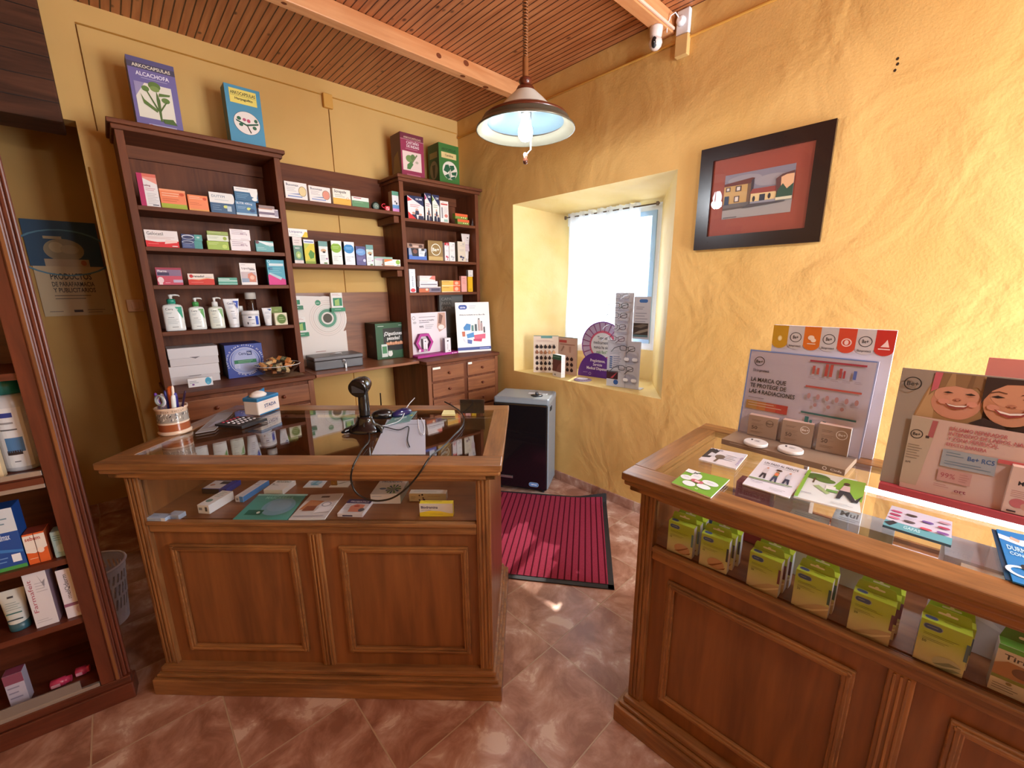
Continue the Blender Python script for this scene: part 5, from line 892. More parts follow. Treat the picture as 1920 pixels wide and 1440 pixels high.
# ================================================================== CAMERA AND SOCKET BY THE CEILING
p = oy(1240, 62, 1.365); R = empty('security_camera', (2.345, 1.365, 2.896), RD(0), 'white dome security camera hanging under the end of the ceiling beam', 'camera')
WH = P('#e6d8d2', .35)
mb = MB(); mb.lathe([(.034, 0), (.034, -.006), (.030, -.045), (.022, -.052)], WH, seg=28); mb.build('mount', R)
mb = MB(); mb.lathe([(.004, -.108), (.018, -.104), (.030, -.092), (.035, -.075), (.031, -.058), (.018, -.048)], WH, seg=28)
vd = (EYE-V((2.345, 1.365, 2.82))); vd = V((-.80, -.50, -.18)).normalized(); U = vd.cross(V((0, 0, 1))).normalized()*-1; Wv = U.cross(vd)*-1; c0 = V((0, 0, -.077))+vd*.030
pp = []
for i in range(24): t = 2*pi*i/24; pp.append(c0+U*(.014*cos(t)-.008)+Wv*(.026*sin(t)))
cc = c0+vd*.009-U*.008
for i in range(24): mb.f((pp[i], pp[(i+1) % 24], cc), '#0e0c10', True)
mb.build('camera_head', R)
mb = MB(); mb.lathe([(.0025, 0), (.001, .001)], '#ffffff', seg=8); mb.T = Matrix.Identity(4); mb.build('lens_dot', R, loc=cc+vd*.001)
p = ox(1284, 55, XW); R = empty('wall_socket', (XW, p.y, 2.90), 0, 'white wall socket with a plug and looping white cable beside the beam', 'socket')
mb = MB(); mb.box(-.030, -.001, -.035, .035, -.03, .085, '#e9e9ee', bev=.005); mb.build('socket_plate', R)
mb = MB(); mb.T = Matrix.Translation((-.03, .005, .03)) @ Matrix.Rotation(-pi/2, 4, 'Y'); mb.lathe([(.024, 0), (.022, .018), (.012, .028)], '#f2f2f6', seg=20); mb.T = Matrix.Identity(4)
mb.tube([(-.055, .01, .04), (-.075, .02, .06), (-.085, .04, .05), (-.09, .055, .01), (-.08, .06, -.02)], .003, '#eeeef2'); mb.build('plug', R)
mb = MB(); mb.box(-.036, -.001, -.038, .032, -.135, -.035, '#d8b070', bev=.004); mb.build('junction_box', R)
mb = MB(); mb.box(.9, XW-.03, 1.318, 1.3285, 2.905, 2.918, '#e8c8b0', bev=.002); mb.build('cable_duct', label='slim white cable duct along the side of the nearer ceiling beam', cat='duct')
# ================================================================== PICTURE
R = empty('framed_picture', (XW, 1.117, 1.751), RD(-90), 'dark framed watercolour of a village house hanging on the rough yellow wall', 'picture')
W, H = 1.117-.523, .518; fwid = .068; DK = P('#1c0d0d', .3, 0, .3)
mb = MB()
for q4 in ([(0, 0), (W, 0), (W-fwid, fwid), (fwid, fwid)], [(0, H), (fwid, H-fwid), (W-fwid, H-fwid), (W, H)], [(0, 0), (fwid, fwid), (fwid, H-fwid), (0, H)], [(W, 0), (W, H), (W-fwid, H-fwid), (W-fwid, fwid)]): mb.prism(q4, (0, -.004, 0), (1, 0, 0), (0, 0, 1), (0, -1, 0), .022, DK)
mb.box(.004, W-.004, -.006, -.001, .004, H-.004, '#3a2a20'); mb.build('frame', R)
mb = MB(); mb.box(fwid-.002, W-fwid+.002, -.010, -.007, fwid-.002, H-fwid+.002, '#a04c3a'); mb.build('mat_board', R)
pw, ph = W*.54, H*.42; ox_, oz_ = W*.225, H*.29
SK = '#8f8c9c'
mb = MB(); mb.box(ox_, ox_+pw, -.0112, -.0102, oz_, oz_+ph, '#a9a7a4')
mb.face((ox_, -.0112, oz_), (1, 0, 0), (0, 0, 1), pw, ph, [('r', 0, .35, 1, 1, '#8e8b9a'), ('e', .3, .85, .25, .1, '#a29da6'), ('e', .7, .75, .25, .12, '#a5a0a8'), ('r', 0, 0, 1, .27, '#a8a4a2'), ('p', [(0, .2), (.55, .22), (.85, .3), (0, .36)], '#5e5450'),
 ('r', 0, .3, .38, .78, '#d2aa68'), ('r', 0, .25, .4, .34, '#6f6a6a'), ('p', [(0, .8), (.42, .86), (.46, .84), (.4, .74), (0, .74)], '#6e3028'), ('r', .36, .34, .41, .74, '#7a5a40'), ('p', [(.41, .3), (.44, .35), (.45, .84), (.41, .8)], '#3f3440'),
 ('r', .03, .62, .1, .72, '#5a3c30'), ('r', .045, .64, .085, .7, '#e2d8cc'), ('r', .18, .6, .27, .72, '#5a3c30'), ('r', .2, .62, .25, .7, '#e2d8cc'), ('r', .17, .36, .25, .5, '#5a3c30'), ('r', .185, .38, .235, .48, '#e2d8cc'), ('r', .02, .32, .09, .52, '#34435c'),
 ('r', .42, .3, .78, .52, '#d8ba84'), ('p', [(.4, .5), (.79, .48), (.77, .6), (.44, .6)], '#8a3a30'), ('r', .55, .28, .63, .46, '#2a2c38'), ('e', .47, .38, .02, .06, '#2a2428'), ('e', .69, .4, .02, .06, '#2a2428'), ('r', .42, .26, .78, .32, '#8a8890'),
 ('p', [(.78, .45), (.76, .74), (.84, .82), (1, .86), (1, .45)], '#5a3430'), ('p', [(.84, .45), (.83, .76), (.9, .8), (1, .8), (1, .45)], '#d8a87e'), ('p', [(.78, .34), (.8, .5), (.86, .62), (.92, .5), (1, .6), (1, .34)], '#2f4a38'), ('r', .78, .28, 1, .34, '#c9c0a4'), ('p', [(.3, .2), (.9, .24), (.92, .26), (.4, .28)], '#4a4244'), ('r', .03, .02, .24, .035, '#5a5458')])
mb.build('painting', R)
mb = MB(); mb.box(fwid-.001, W-fwid+.001, -.0155, -.0145, fwid-.001, H-fwid+.001, PANE); mb.build('picture_glass', R)
# ================================================================== LEFT COUNTER: ON TOP
ZT = .9806
# pen pot
c = V((.112, 2.16, ZT)); R = empty('pen_pot', c, 0, 'painted ceramic pot full of pens at the left corner of the counter', 'pot')
mb = MB(); mb.lathe([(.052, 0), (.057, .003), (.057, .012), (.052, .015), (.0525, .10), (.056, .105), (.056, .112), (.050, .112), (.047, .10), (.046, .01)], P('#d9bfa8', .2, 0, .6), seg=40, cap=False)
mb.lathe([(.0531, .016), (.0532, .045)], P('#9a5230', .25, 0, .5), seg=40, cap=False); mb.lathe([(.0531, .045), (.0533, .05)], P('#e2cdb8', .25), seg=40, cap=False); mb.lathe([(.0530, .052), (.0530, .09)], P('#9b948c', .25, 0, .5), seg=40, cap=False)
random.seed(5)
for i in range(60):
    t = RD(-170+random.random()*180); z_ = .054+random.random()*.03; w_ = .004+.01*random.random(); r_ = .0535+.0002*i/60
    mb.f([((r_)*cos(t), r_*sin(t), z_), (r_*cos(t+w_*12), r_*sin(t+w_*12), z_+.004), (r_*cos(t+w_*9), r_*sin(t+w_*9), z_+.012*random.random()+.004)], ['#3a3230', '#d8d2c8', '#6a5a50', '#ece6dc', '#8a5a3c', '#4a4a58'][i % 6])
for i, ch in enumerate('Rene Soria'):
    if ch == ' ': continue
    t = RD(-128+i*7.5); p_ = V((.0563*cos(t), .0563*sin(t), .096)); rgt = V((-sin(t), cos(t), 0))
    mb.face(p_-rgt*.003, rgt, (0, 0, 1), .006, .009, [('t', ch, 0, 0, .8, '#4a2418')], k0=2)
mb.build('pot', R)
pens = [(-.03, -.02, .16, -14, '#6a3f9c', .006, 'violet marker'), (-.012, .0, .165, -3, '#2a2f80', .0045, 'blue pen'), (.0, .015, .18, 2, '#d86a30', .011, 'orange marker'), (.014, .0, .185, 6, '#e6dccf', .005, 'white pen'), (.02, -.02, .15, 8, '#e4ebea', .008, 'pale pen'), (.03, .01, .155, 3, '#30267c', .009, 'dark blue marker'), (.036, -.01, .175, 24, '#2c1838', .004, 'thin dark pen'), (-.034, .02, .15, -10, '#e2dcea', .007, 'lilac and white pen')]
for i, (x, y, L_, tilt, cl, r_, nm) in enumerate(pens):
    q_ = Matrix.Rotation(RD(-44), 3, 'Z') @ V((x, y, 0)); ax = Matrix.Rotation(RD(-44), 3, 'Z') @ V((0, 1, 0))
    mb = MB(); mb.lathe([(r_*.4, 0), (r_, .01), (r_, L_*.9), (r_*.85, L_*.97), (r_*.4, L_)], P(cl, .3), seg=14)
    o = mb.build('pen', loc=(c.x+q_.x*.5, c.y+q_.y*.5, ZT+.012), label='%s standing in the painted ceramic pot' % nm, cat='pen', group='pens in the ceramic pot'); o.rotation_euler = Matrix.Rotation(RD(tilt*.8), 3, ax).to_euler()
R2 = empty('scissors', (c.x-.028, c.y-.026, ZT+.02), RD(-44), 'scissors with grey loop handles standing in the ceramic pot', 'scissors')
mb = MB(); mb.tube([(.016*cos(t)-.006, 0, .125+.02*sin(t)) for t in [i*pi/9 for i in range(18)]], .004, '#8f9a9a', 8, True); mb.tube([(.015*cos(t)-.006, .008, .118+.018*sin(t)) for t in [i*pi/9 for i in range(18)]], .0035, '#e4e0ea', 8, True); mb.build('handles', R2)
mb = MB(); mb.box(-.01, -.002, -.001, .002, 0, .105, METAL); mb.build('blade', R2)
card('clear_packet', 'clear plastic packet of papers beside the ceramic pot', 'packet', None, [(366, 812), (402, 806), (436, 774), (408, 776)], ZT, .004, '#8d8888', [('r', .1, .15, .9, .5, '#8b8688'), ('p', [(.4, .2), (.9, .3), (.85, .6), (.5, .5)], '#a4a8bc'), ('r', 0, .9, 1, 1, '#8f8a8a')], th_col='#8a8484')
o = card('calculator', 'black desk calculator with pale round keys', 'calculator', None, [(402.7, 795.6), (453, 799.5), (500.6, 784), (446, 780.5)], ZT, .012, '#1a1618', [('r', .04, .05, .96, .95, '#241f22')], th_col='#17151a')
p4_ = [oz(*q, ZT+.012) for q in ((402.7, 795.6), (453, 799.5), (500.6, 784), (446, 780.5))]
for i in range(5):
    for j in range(4):
        u, v_ = .12+.19*j, .22+.155*i; q_ = (p4_[0]*(1-u)*(1-v_)+p4_[1]*u*(1-v_)+p4_[2]*u*v_+p4_[3]*(1-u)*v_)
        mb = MB(); mb.lathe([(.0062, 0), (.0062, .002), (.0045, .0035)], P('#d9d6dc' if j > 0 else '#b03048', .4), seg=12); k_ = mb.build('key', o); k_.matrix_parent_inverse = Matrix(); k_.location = (Matrix.Translation(o.location) @ Matrix.Rotation(o.rotation_euler[2], 4, 'Z')).inverted() @ q_
a, b, d = oz(486, 780, ZT), oz(525.6, 765.5, ZT), oz(465, 776, ZT); e = (b-a).normalized(); n = V((-e.y, e.x, 0)); W = (b-a).length; D_ = max(.05, abs((d-a).dot(n))); H = hgt(a, V((0, 0, 1)), 749)
R = empty('tissue_dispenser', a, atan2(e.y, e.x), 'white dispenser box with blue bands reading STADA on the counter', 'box')
mb = MB(); mb.box(0, W, 0, D_, 0, H, P('#e9e5e0', .35), bev=.006); mb.face((0, 0, 0), (1, 0, 0), (0, 0, 1), W, H, [('r', .04, 0, .96, .08, '#2a7ab0'), ('T', 'STADA', .28, .38, .2, '#27518c', .55), ('l', .25, .72, .9, 1, .03, '#c8506a'), ('l', .25, .3, .9, 1, .03, '#c8506a')], k0=2); mb.build('box_body', R)
mb = MB(); mb.box(-.001, W+.001, -.001, D_+.001, H*.8, H*1.02, P('#2a78ae', .35), bev=.004); mb.prism([(.0, H), (W, H), (W, H*1.28), (W*.8, H*1.2), (W*.3, H*1.08)], (0, D_-.002, 0), (1, 0, 0), (0, 0, 1), (0, 1, 0), .003, '#2a78ae'); mb.build('blue_band', R)
mb = MB(); mb.lathe([(.03, 0), (.034, .008), (.022, .02), (.006, .026)], P('#ece8e4', .8), (W*.35, D_*.45, H*1.02), 14, sx=1.2); mb.build('tissue', R)
# barcode scanner on its stand
c = oz(683, 812, ZT); R = empty('barcode_scanner', (c.x+.02, c.y+.03, ZT), RD(-44), 'black handheld barcode scanner upright in its stand with a long cord', 'scanner')
BK = P('#101114', .22, 0, .5)
mb = MB(); mb.lathe([(.058, 0), (.060, .006), (.052, .016), (.034, .028), (.026, .05), (.024, .062)], BK, seg=32, sx=1.25, sy=.95)
for sx in (-1, 1): mb.tube([(sx*.05, -.01, .012), (sx*.072, -.03, .008), (sx*.08, -.045, .006)], [.014, .011, .005], BK)
mb.build('stand', R)
Ht = hgt(V((c.x+.02, c.y+.03, ZT)), V((0, 0, 1)), 716)
mb = MB(); zz = [.05, .07, .10, .13, Ht*.78, Ht*.86]; mb.tube([(0, .004-.0*i, q) for i, q in enumerate(zz)], [.019, .021, .022, .021, .020, .023], BK, 20); mb.build('handle', R)
mb = MB(); mb.tube([(-.004, -.045, Ht*.90), (-.002, -.028, Ht*.92), (0, 0, Ht*.935), (0, .03, Ht*.94), (0, .05, Ht*.94)], [.036, .038, .036, .030, .018], BK, 24)
mb.tube([(0, .0, Ht*.78), (0, 0, Ht*.86), (0, .0, Ht*.93)], [.020, .026, .034], BK, 20); mb.box(-.026, .026, -.047, -.044, Ht*.90-.016, Ht*.90+.016, '#2c3038', bev=.002); mb.build('head', R)
def LP(s, n, z): return LCM @ V((s, n, z))
pts = [(683, 800, 0), ]
top = [oz(x, y, ZT+.006) for x, y in ((690, 806), (692, 826), (680, 842), (668, 862))]
Fp = []
def frontpt(x, y, off):
    N_ = V((.704, .711, 0)); A_ = V((-.133, 1.947, 0)) - N_*off; d = ray(x, y); t = ((A_-EYE).dot(N_))/d.dot(N_); return EYE+d*t
hang = [frontpt(x, y, .012) for x, y in ((661, 878), (658, 898), (664, 918), (676, 930), (692, 937), (712, 939), (735, 934), (757, 920), (775, 902), (790, 882))]
back = [oz(x, y, ZT+.006) for x, y in ((808, 862), (830, 838), (850, 818), (866, 800), (870, 786), (864, 772), (850, 762), (834, 757))]
back[0].z += .012; back[-1].z += .01
def smooth(p, n=6):
    o = []
    for i in range(len(p)-1):
        p0, p1, p2, p3 = p[max(i-1, 0)], p[i], p[i+1], p[min(i+2, len(p)-1)]
        for k in range(n):
            t = k/n; o.append(.5*((2*p1)+(-p0+p2)*t+(2*p0-5*p1+4*p2-p3)*t*t+(-p0+3*p1-3*p2+p3)*t**3))
    return o+[p[-1]]
mb = MB(); Ri = (Matrix.Translation(R.location) @ Matrix.Rotation(RD(-44), 4, 'Z')).inverted()
mb.T = Ri; mb.tube(smooth([c+V((.02, .025, .05)), c+V((.0, .0, .03))]+top+hang+back), .0032, P('#14110f', .3)); mb.build('cord', R)
# mouse and pad
card('mouse_pad', 'round teal and grey mouse pad under the black mouse', 'mouse pad', None, [(722, 797), (768, 789), (782, 771), (742, 776)], ZT+.0008, .003, '#5f8684', [('T', 'ocun', .2, .35, .22, '#c9d2d0', .5), ('p', [(.78, .5), (.9, .62), (.95, .45)], '#c9b84a')], th_col='#6a8a88')
a = oz(713, 788, ZT); R = empty('computer_mouse', (a.x+.03, a.y+.03, ZT+.001), RD(-30), 'glossy black computer mouse behind the scanner', 'mouse')
mb = MB(); mb.lathe([(.036, 0), (.040, .006), (.038, .018), (.028, .03), (.012, .037), (.002, .038)], BK, seg=24, sx=1.35, sy=.85); mb.build('shell', R)
mb = MB(); mb.tube([(-.02, -.028, .022), (0, -.033, .02), (.03, -.025, .022)], .0035, '#7d8086'); mb.build('side_grip', R)
a = oz(754, 779, ZT); R = empty('computer_mouse', (a.x, a.y, ZT+.0042), RD(10), 'smaller dark blue mouse with pale dots on the teal pad', 'mouse')
mb = MB(); mb.lathe([(.034, 0), (.037, .006), (.034, .016), (.02, .026), (.002, .029)], P('#181a52', .2, 0, .5), seg=24, sx=1.5, sy=.8); mb.build('shell', R)
for k, (sx, sy) in enumerate(((.03, -.012), (.036, -.002))): mb = MB(); mb.lathe([(.004, 0), (.004, .003)], '#c8ccd8', seg=10); mb.build('dot', R, loc=(sx, sy, .015))
mb = MB(); w0_ = [oz(x, y, ZT+.008) for x, y in ((708, 800), (730, 796), (752, 786), (764, 770), (778, 757))]; w0_[-1].z += .03; w0_[-2].z += .02
mb.tube(smooth(w0_), .0022, '#b5b8bd'); w1_ = [oz(x, y, ZT+.006) for x, y in ((702, 796), (728, 802), (748, 806), (766, 800), (764, 824), (768, 838))]; mb.tube(smooth(w1_), .0022, '#1a1a1e')
w2_ = [oz(x, y, ZT+.006) for x, y in ((784, 786), (786, 806), (794, 815), (796, 800), (790, 784))]; mb.tube(smooth(w2_), .0018, '#d5d8de'); mb.build('loose_cables', label='loose grey and black cables tangled around the two mice', cat='cables')
card('adhesive_notes', 'small pad of pale yellow notes at the far edge of the counter', 'notes', None, [(828, 777), (854, 777), (852, 769), (832, 769)], ZT, .008, '#e6e0a0', [], th_col='#d8d090')
a, b = oz(863, 777, ZT), oz(908, 777, ZT); e = (b-a).normalized(); W = (b-a).length; H = hgt(a, V((0, 0, 1)), 750)
R = empty('card_reader_stand', a, atan2(e.y, e.x), 'small black panel in a clear holder at the right end of the counter', 'stand')
mb = MB(); mb.box(0, W, .004, .008, .004, H, P('#0e1016', .2), bev=.0005); mb.build('black_panel', R)
mb = MB(); mb.box(-.003, W+.003, 0, .003, 0, H+.004, ACR); mb.box(-.003, W+.003, 0, .04, 0, .002, ACR); mb.build('clear_holder', R)
mb = MB(); a = oy(714, 757, 2.55); b = oy(713, 737, 2.55); mb.tube([a-V((0, 0, .12)), b], [.005, .004], '#17171a'); mb.build('antenna', label='thin black antenna rising behind the counter under the desk board', cat='antenna')
mb = MB(); mb.box(-.12, .10, -.07, .07, 0, a.z-.12, P('#22242a', .4), bev=.004); mb.build('computer_case', loc=(a.x, 2.56, 0), label='dark computer case on the floor behind the counter carrying the antenna', cat='computer')
# ------------------------------------------------------------------ inside the left counter
DZ = .7286; GL = 'small packs on the display deck of the left counter'
FB('sample_box', 'left front small silver blue box of the pair at the left end', 'box', GL, (270, 971), (309, 972), (279, 962), DZ, .018, '#9fb2cc', [('l', .1, .7, .6, 3, .15, '#4a6a94')], [('l', .1, .6, .6, 2, .25, '#3f5f90'), ('r', .8, 0, 1, 1, '#d9dde4')])
FB('sample_box', 'right rear small silver blue box of the pair at the left end', 'box', GL, (313, 966), (334, 967), (318, 957), DZ, .018, '#a5b5cc', [('l', .1, .7, .6, 3, .15, '#8a94a8')], [('l', .1, .6, .9, 2, .25, '#5f7fb0')])
FB('cream_box', 'long white box lying left of the teal pouch', 'box', GL, (369.3, 946.8), (390.5, 948.5), (412.7, 919.3), DZ, .035, '#e2e6e8', [('l', .2, .9, .8, 4, .1, '#8fa9a4'), ('e', .4, .3, .25, .1, '#6a8f88')], [('r', .1, .4, .4, .7, '#8a8f98'), ('r', .65, .3, .85, .8, '#4a4e58')])
FB('plaster_box', 'flat navy and white box with a photo at the rear left', 'box', GL, (378, 916.7), (424, 917.5), (405, 899), DZ, .022, '#2e3a9c', [('r', .02, .05, .72, .95, '#d8dadf'), ('r', .4, .5, .75, .8, '#34343c'), ('r', .02, .85, .8, 1, '#3a2c40'), ('e', .2, .4, .1, .1, '#b58a78')], [('r', 0, 0, .7, 1, '#241c2c')])
FB('cream_box', 'long white box with a bright blue side', 'box', GL, (440, 930.8), (455, 931.7), (487, 899), DZ, .024, '#d5dbe2', [('r', .5, 0, 1, 1, '#c9d5e4'), ('l', .1, .9, .8, 3, .1, '#9a9fb0')], [('r', .55, 0, 1, 1, '#3f8cd8'), ('r', .15, .3, .4, .7, '#8a8f98')], sc_='#3f8cd8')
FB('medicine_box', 'flat white box with dark green capitals at the rear', 'box', GL, (494, 918.4), (529.5, 919.3), (520, 899), DZ, .022, '#dfe2e0', [('T', 'BEXIDENT', .15, .7, .16, '#4a6a54', .75), ('l', .1, .5, .5, 2, .08, '#9aa09c'), ('r', .08, .5, .2, .56, '#4a5450')], [('r', .1, .2, .9, .3, '#bcc4c0')])
card('small_card', 'small pale blue card lying at the rear of the deck', 'card', 'small cards on the deck', [(568, 913.8), (602.6, 913.8), (617, 897), (585, 897)], DZ, .003, '#cfdbe0', [('e', .5, .5, .3, .3, '#9abccc'), ('p', [(.3, .2), (.5, .8), (.6, .8), (.5, .4), (.8, .2)], '#6aa3b8')])
card('small_card', 'small beige card beside the pale blue card', 'card', 'small cards on the deck', [(617, 913), (652, 913), (664, 897), (633, 897)], DZ, .003, '#c9bfae', [('p', [(.1, .2), (.5, .5), (.9, .7), (.5, .35)], '#8a8674'), ('l', .2, .8, .7, 2, .12, '#a09480')])
card('face_mask_pouch', 'large teal pouch with a pale blue disc lying on the deck', 'pouch', GL, [(433, 977), (537, 977.5), (574, 928), (486, 927)], DZ, .004, '#4a9c90', [('e', .62, .52, .3, .33, '#7ab0cc'), ('e', .62, .55, .22, .22, '#8ab8d6'), ('r', .12, .2, .42, .38, '#1f6a58'), ('T', 'MASCARILLA', .22, .8, .1, '#8ad0c4', .55), ('r', 0, .93, 1, 1, '#9ad0c8'), ('e', .35, .28, .03, .04, '#dff0ea')], th_col='#3f8a80')
card('face_mask_pouch', 'silver pouch with a brown tile photo beside the teal pouch', 'pouch', GL, [(541, 974), (609, 972), (644, 925), (583, 928)], DZ, .006, '#cfc8c4', [('r', 0, .72, 1, 1, '#c4c0bc'), ('r', .4, .85, .65, .92, '#4a3a34'), ('p', [(.05, .35), (.45, .4), (.6, .7), (.15, .75)], '#b5764c'), ('p', [(.15, .3), (.5, .3), (.5, .5), (.2, .5)], '#8a4a2c'), ('e', .72, .52, .18, .16, '#ddd8da'), ('o', .74, .55, .1, .03, '#9a969c'), ('r', .05, .08, .9, .12, '#b5b0b4'), ('p', [(.55, .2), (.98, .25), (.98, .45), (.6, .42)], '#e2dee0')])
FB('probiotic_box', 'flat white box with a face picture and navy heading', 'box', GL, (632, 963), (679.5, 964), (655, 936), DZ, .014, '#e2e0e6', [('r', 0, .7, 1, 1, '#35306c'), ('T', 'PROBIATICS', .15, .76, .12, '#d9d8ea', .75), ('p', [(.35, .12), (.85, .12), (.85, .6), (.5, .66), (.3, .5)], '#d88a72'), ('e', .55, .5, .12, .05, '#b5402e'), ('e', .84, .25, .12, .12, '#5a5e6c'), ('l', .08, .6, .3, 4, .1, '#a5a8b8')], [('r', .2, .2, .6, .6, '#3a3458')])
FB('probiotic_box', 'thick white box with a blue and green burst', 'box', GL, (694, 927.3), (750, 927.3), (709, 899), DZ, .04, '#e0e4ea', [('T', 'PRODEFEN', .12, .78, .12, '#4a5a78', .7), ('e', .3, .36, .12, .06, '#5a80b0')]+[('p', [(.68, .32), (.68+.25*cos(RD(a_)), .32+.3*sin(RD(a_))), (.68+.25*cos(RD(a_+16)), .32+.3*sin(RD(a_+16)))], ['#2f6a8c', '#4a8a5c'][k % 2]) for k, a_ in enumerate(range(0, 360, 32))], [('l', .05, .8, .4, 1, .15, '#7a94c0')], sc_='#9aa39a')
FB('cream_box', 'long white box with dark dots behind the yellow box', 'box', GL, (766.6, 925.5), (836, 926), (770.6, 918), DZ, .034, '#d5d0c4', [('l', .1, .8, .9, 2, .3, '#a9a498')], [('e', .28, .75, .02, .1, '#2c2440'), ('e', .36, .85, .025, .12, '#2c2440'), ('e', .38, .45, .02, .1, '#3a3050'), ('e', .4, .2, .035, .16, '#4a3a6c'), ('e', .28, .2, .02, .1, '#2c2440'), ('l', .05, .6, .2, 2, .2, '#8a867c'), ('l', .5, .7, .9, 1, .12, '#b0654a')])
a, b = oz(787.4, 968.5, DZ), oz(849.7, 968.5, DZ); e = (b-a).normalized(); W = (b-a).length; H = hgt(a, V((0, 0, 1)), 944.5)
pack('medicine_box', 'yellow box reading Biodramina at the right of the deck', 'box', GL, ((a.x+b.x)/2, (a.y+b.y)/2, DZ+.0006), atan2(e.y, e.x), W, .024, H, '#e9d23a', [('r', 0, .25, 1, 1, '#dcd9d0'), ('p', [(0, 0), (1, 0), (1, .2), (.6, .42), (.3, .45), (0, .3)], '#e9cf2c'), ('T', 'Biodramina', .05, .62, .2, '#37386c', .5), ('l', .05, .52, .35, 1, .08, G2), ('l', .3, .2, .7, 1, .1, '#b09a30')], [('l', .1, .7, .7, 1, .4, '#8a7a20')], tc='#efd830')
card('pale_folder', 'pale blue plastic folder lying on the glass under the cables', 'folder', None, [(697, 852), (798, 852), (797, 787), (726, 787)], .9786, .001, '#b4b8c6', [('l', .5, .84, .8, 1, .04, G2)])
# ================================================================== TALL OPEN CABINET AT THE LEFT EDGE
UR = RD(-8); U0 = V((-.205, 2.006, 0)); UM = Matrix.Translation(U0) @ Matrix.Rotation(UR, 4, 'Z'); UX = UM.to_3x3() @ V((1, 0, 0)); UN = UM.to_3x3() @ V((0, 1, 0))
def up(x, y, off=.01):
    d = ray(x, y); A_ = U0+UN*off; t = ((A_-EYE).dot(UN))/d.dot(UN); q_ = UM.inverted() @ (EYE+d*t); return q_
R = empty('open_cabinet', (U0.x, U0.y, 0), UR, 'tall dark wooden open cabinet with products cut off by the left edge', 'cabinet'); DU = .32; WU = .9
MU = {a: wood('cabinet_wood_'+a, '#4a2012', '#6e3420', a, .42, .2, .7, .12) for a in 'xyz'}
mb = MB(); mb.box(-.05, .012, .0, .028, .06, 2.3, MU['z'], bev=.003); mb.box(-.008, .008, -.008, .001, .1, 2.3, MP['z'], bev=.004); mb.box(.012, .024, .004, .024, .1, 2.3, MU['z'], bev=.003); mb.box(.024, .034, .008, .022, .1, 2.29, MU['z'], bev=.004); mb.prism([(0, .028), (-.016, .028), (-.126, DU), (-.11, DU)], (0, 0, .06), (1, 0, 0), (0, 1, 0), (0, 0, 1), 2.24, MU['z']); mb.build('side_frame', R)
mb = MB(); mb.box(-WU, -WU+.05, 0, DU, 0, 2.3, MU['z']); mb.build('side_frame', R)
mb = MB(); mb.box(-WU+.05, -.125, DU-.012, DU, .06, 2.3, MU['x']); mb.build('back_board', R)
mb = MB(); mb.box(-WU, .038, -.012, .06, 0, .07, MU['x'], bev=.004); mb.box(-WU, -.1, .06, DU, 0, .07, MU['x']); mb.box(-WU, .034, -.004, .03, .07, .10, MU['x'], bev=.003); mb.build('plinth', R)
zs = [.105, up(163, 1155).z, up(133, 1045).z, up(86, 886).z, 1.30, 1.65, 2.0]
for i, z_ in enumerate(zs):
    mb = MB(); mb.prism([(-WU+.05, .012), (-.03, .012), (-.03, .03), (-.128, DU-.012), (-WU+.05, DU-.012)], (0, 0, z_-.022), (1, 0, 0), (0, 1, 0), (0, 0, 1), .022, MU['x']); mb.build('shelf', R)
for z_ in (zs[3]+.004, zs[3]-.04, .106):
    mb = MB(); mb.box(-WU+.05, -.052, .0, .012, z_-.008, z_+.008, P('#b0a8a0', .35, .6), bev=.001); mb.build('glass_track', R)
mb = MB(); mb.box(-WU+.05, -.10, .002, .008, .112, .15, P('#9a938c', .35, .5), bev=.001); mb.build('front_rail', R)
mb = MB(); mb.box(-WU+.05, -.052, .0, .012, zs[3]-.034, zs[3]-.012, MU['x']); mb.build('drawer_rail', R)
def US(name, label, bl, br, yt, zk, D_, col, front, rz=0, off=.03, **k):
    a = up(*bl, off); b = up(*br, off); W = b.x-a.x; z_ = zs[zk]; base = UM @ V((a.x, off, z_)); H = hgt(base, V((0, 0, 1)), yt)
    p_ = UM @ V(((a.x+b.x)/2, off, z_+.0006)); return pack(name, label, 'box', 'products in the left open cabinet', p_, UR+RD(rz), W, D_, H, col, front, **k)
a, b = up(-14, 878, .05), up(80, 872, .05); r_ = (b.x-a.x)/2; base = UM @ V(((a.x+b.x)/2, .07+r_, zs[3]+.0006)); Hs = hgt(base, V((0, 0, 1)), 708)
R = empty('spray_bottle', base, UR, 'large white bottle with a teal cap at the left edge, dark label', 'bottle')
mb = MB(); mb.lathe([(r_*.93, 0), (r_, .006), (r_, Hs*.72), (r_*.9, Hs*.80), (r_*.6, Hs*.84)], P('#c4cad2', .3), seg=36)
def wrapf(t0, t1, v0, v1, c_):
    n_ = 8
    for i in range(n_):
        x, y = RD(t0+(t1-t0)*i/n_), RD(t0+(t1-t0)*(i+1)/n_); rr = r_+.0006
        mb.f([(sin(x)*rr, -cos(x)*rr, Hs*v0), (sin(y)*rr, -cos(y)*rr, Hs*v0), (sin(y)*rr, -cos(y)*rr, Hs*v1), (sin(x)*rr, -cos(x)*rr, Hs*v1)], c_)
wrapf(-40, 35, .05, .70, '#d9dde2'); r_ += .0004; wrapf(-25, 12, .60, .65, '#2c3a8a'); wrapf(-25, 10, .53, .55, G1); wrapf(-25, 15, .46, .475, G2); wrapf(-20, 22, .22, .38, '#4a78a8'); wrapf(-22, 14, .19, .24, '#2a1c1c'); wrapf(-10, 5, .11, .12, G2); mb.build('bottle_body', R)
mb = MB(); mb.lathe([(r_*.62, Hs*.835), (r_*.8, Hs*.84), (r_*.8, Hs*.99), (r_*.7, Hs)], P('#1f7a78', .35), seg=30); mb.build('cap', R)
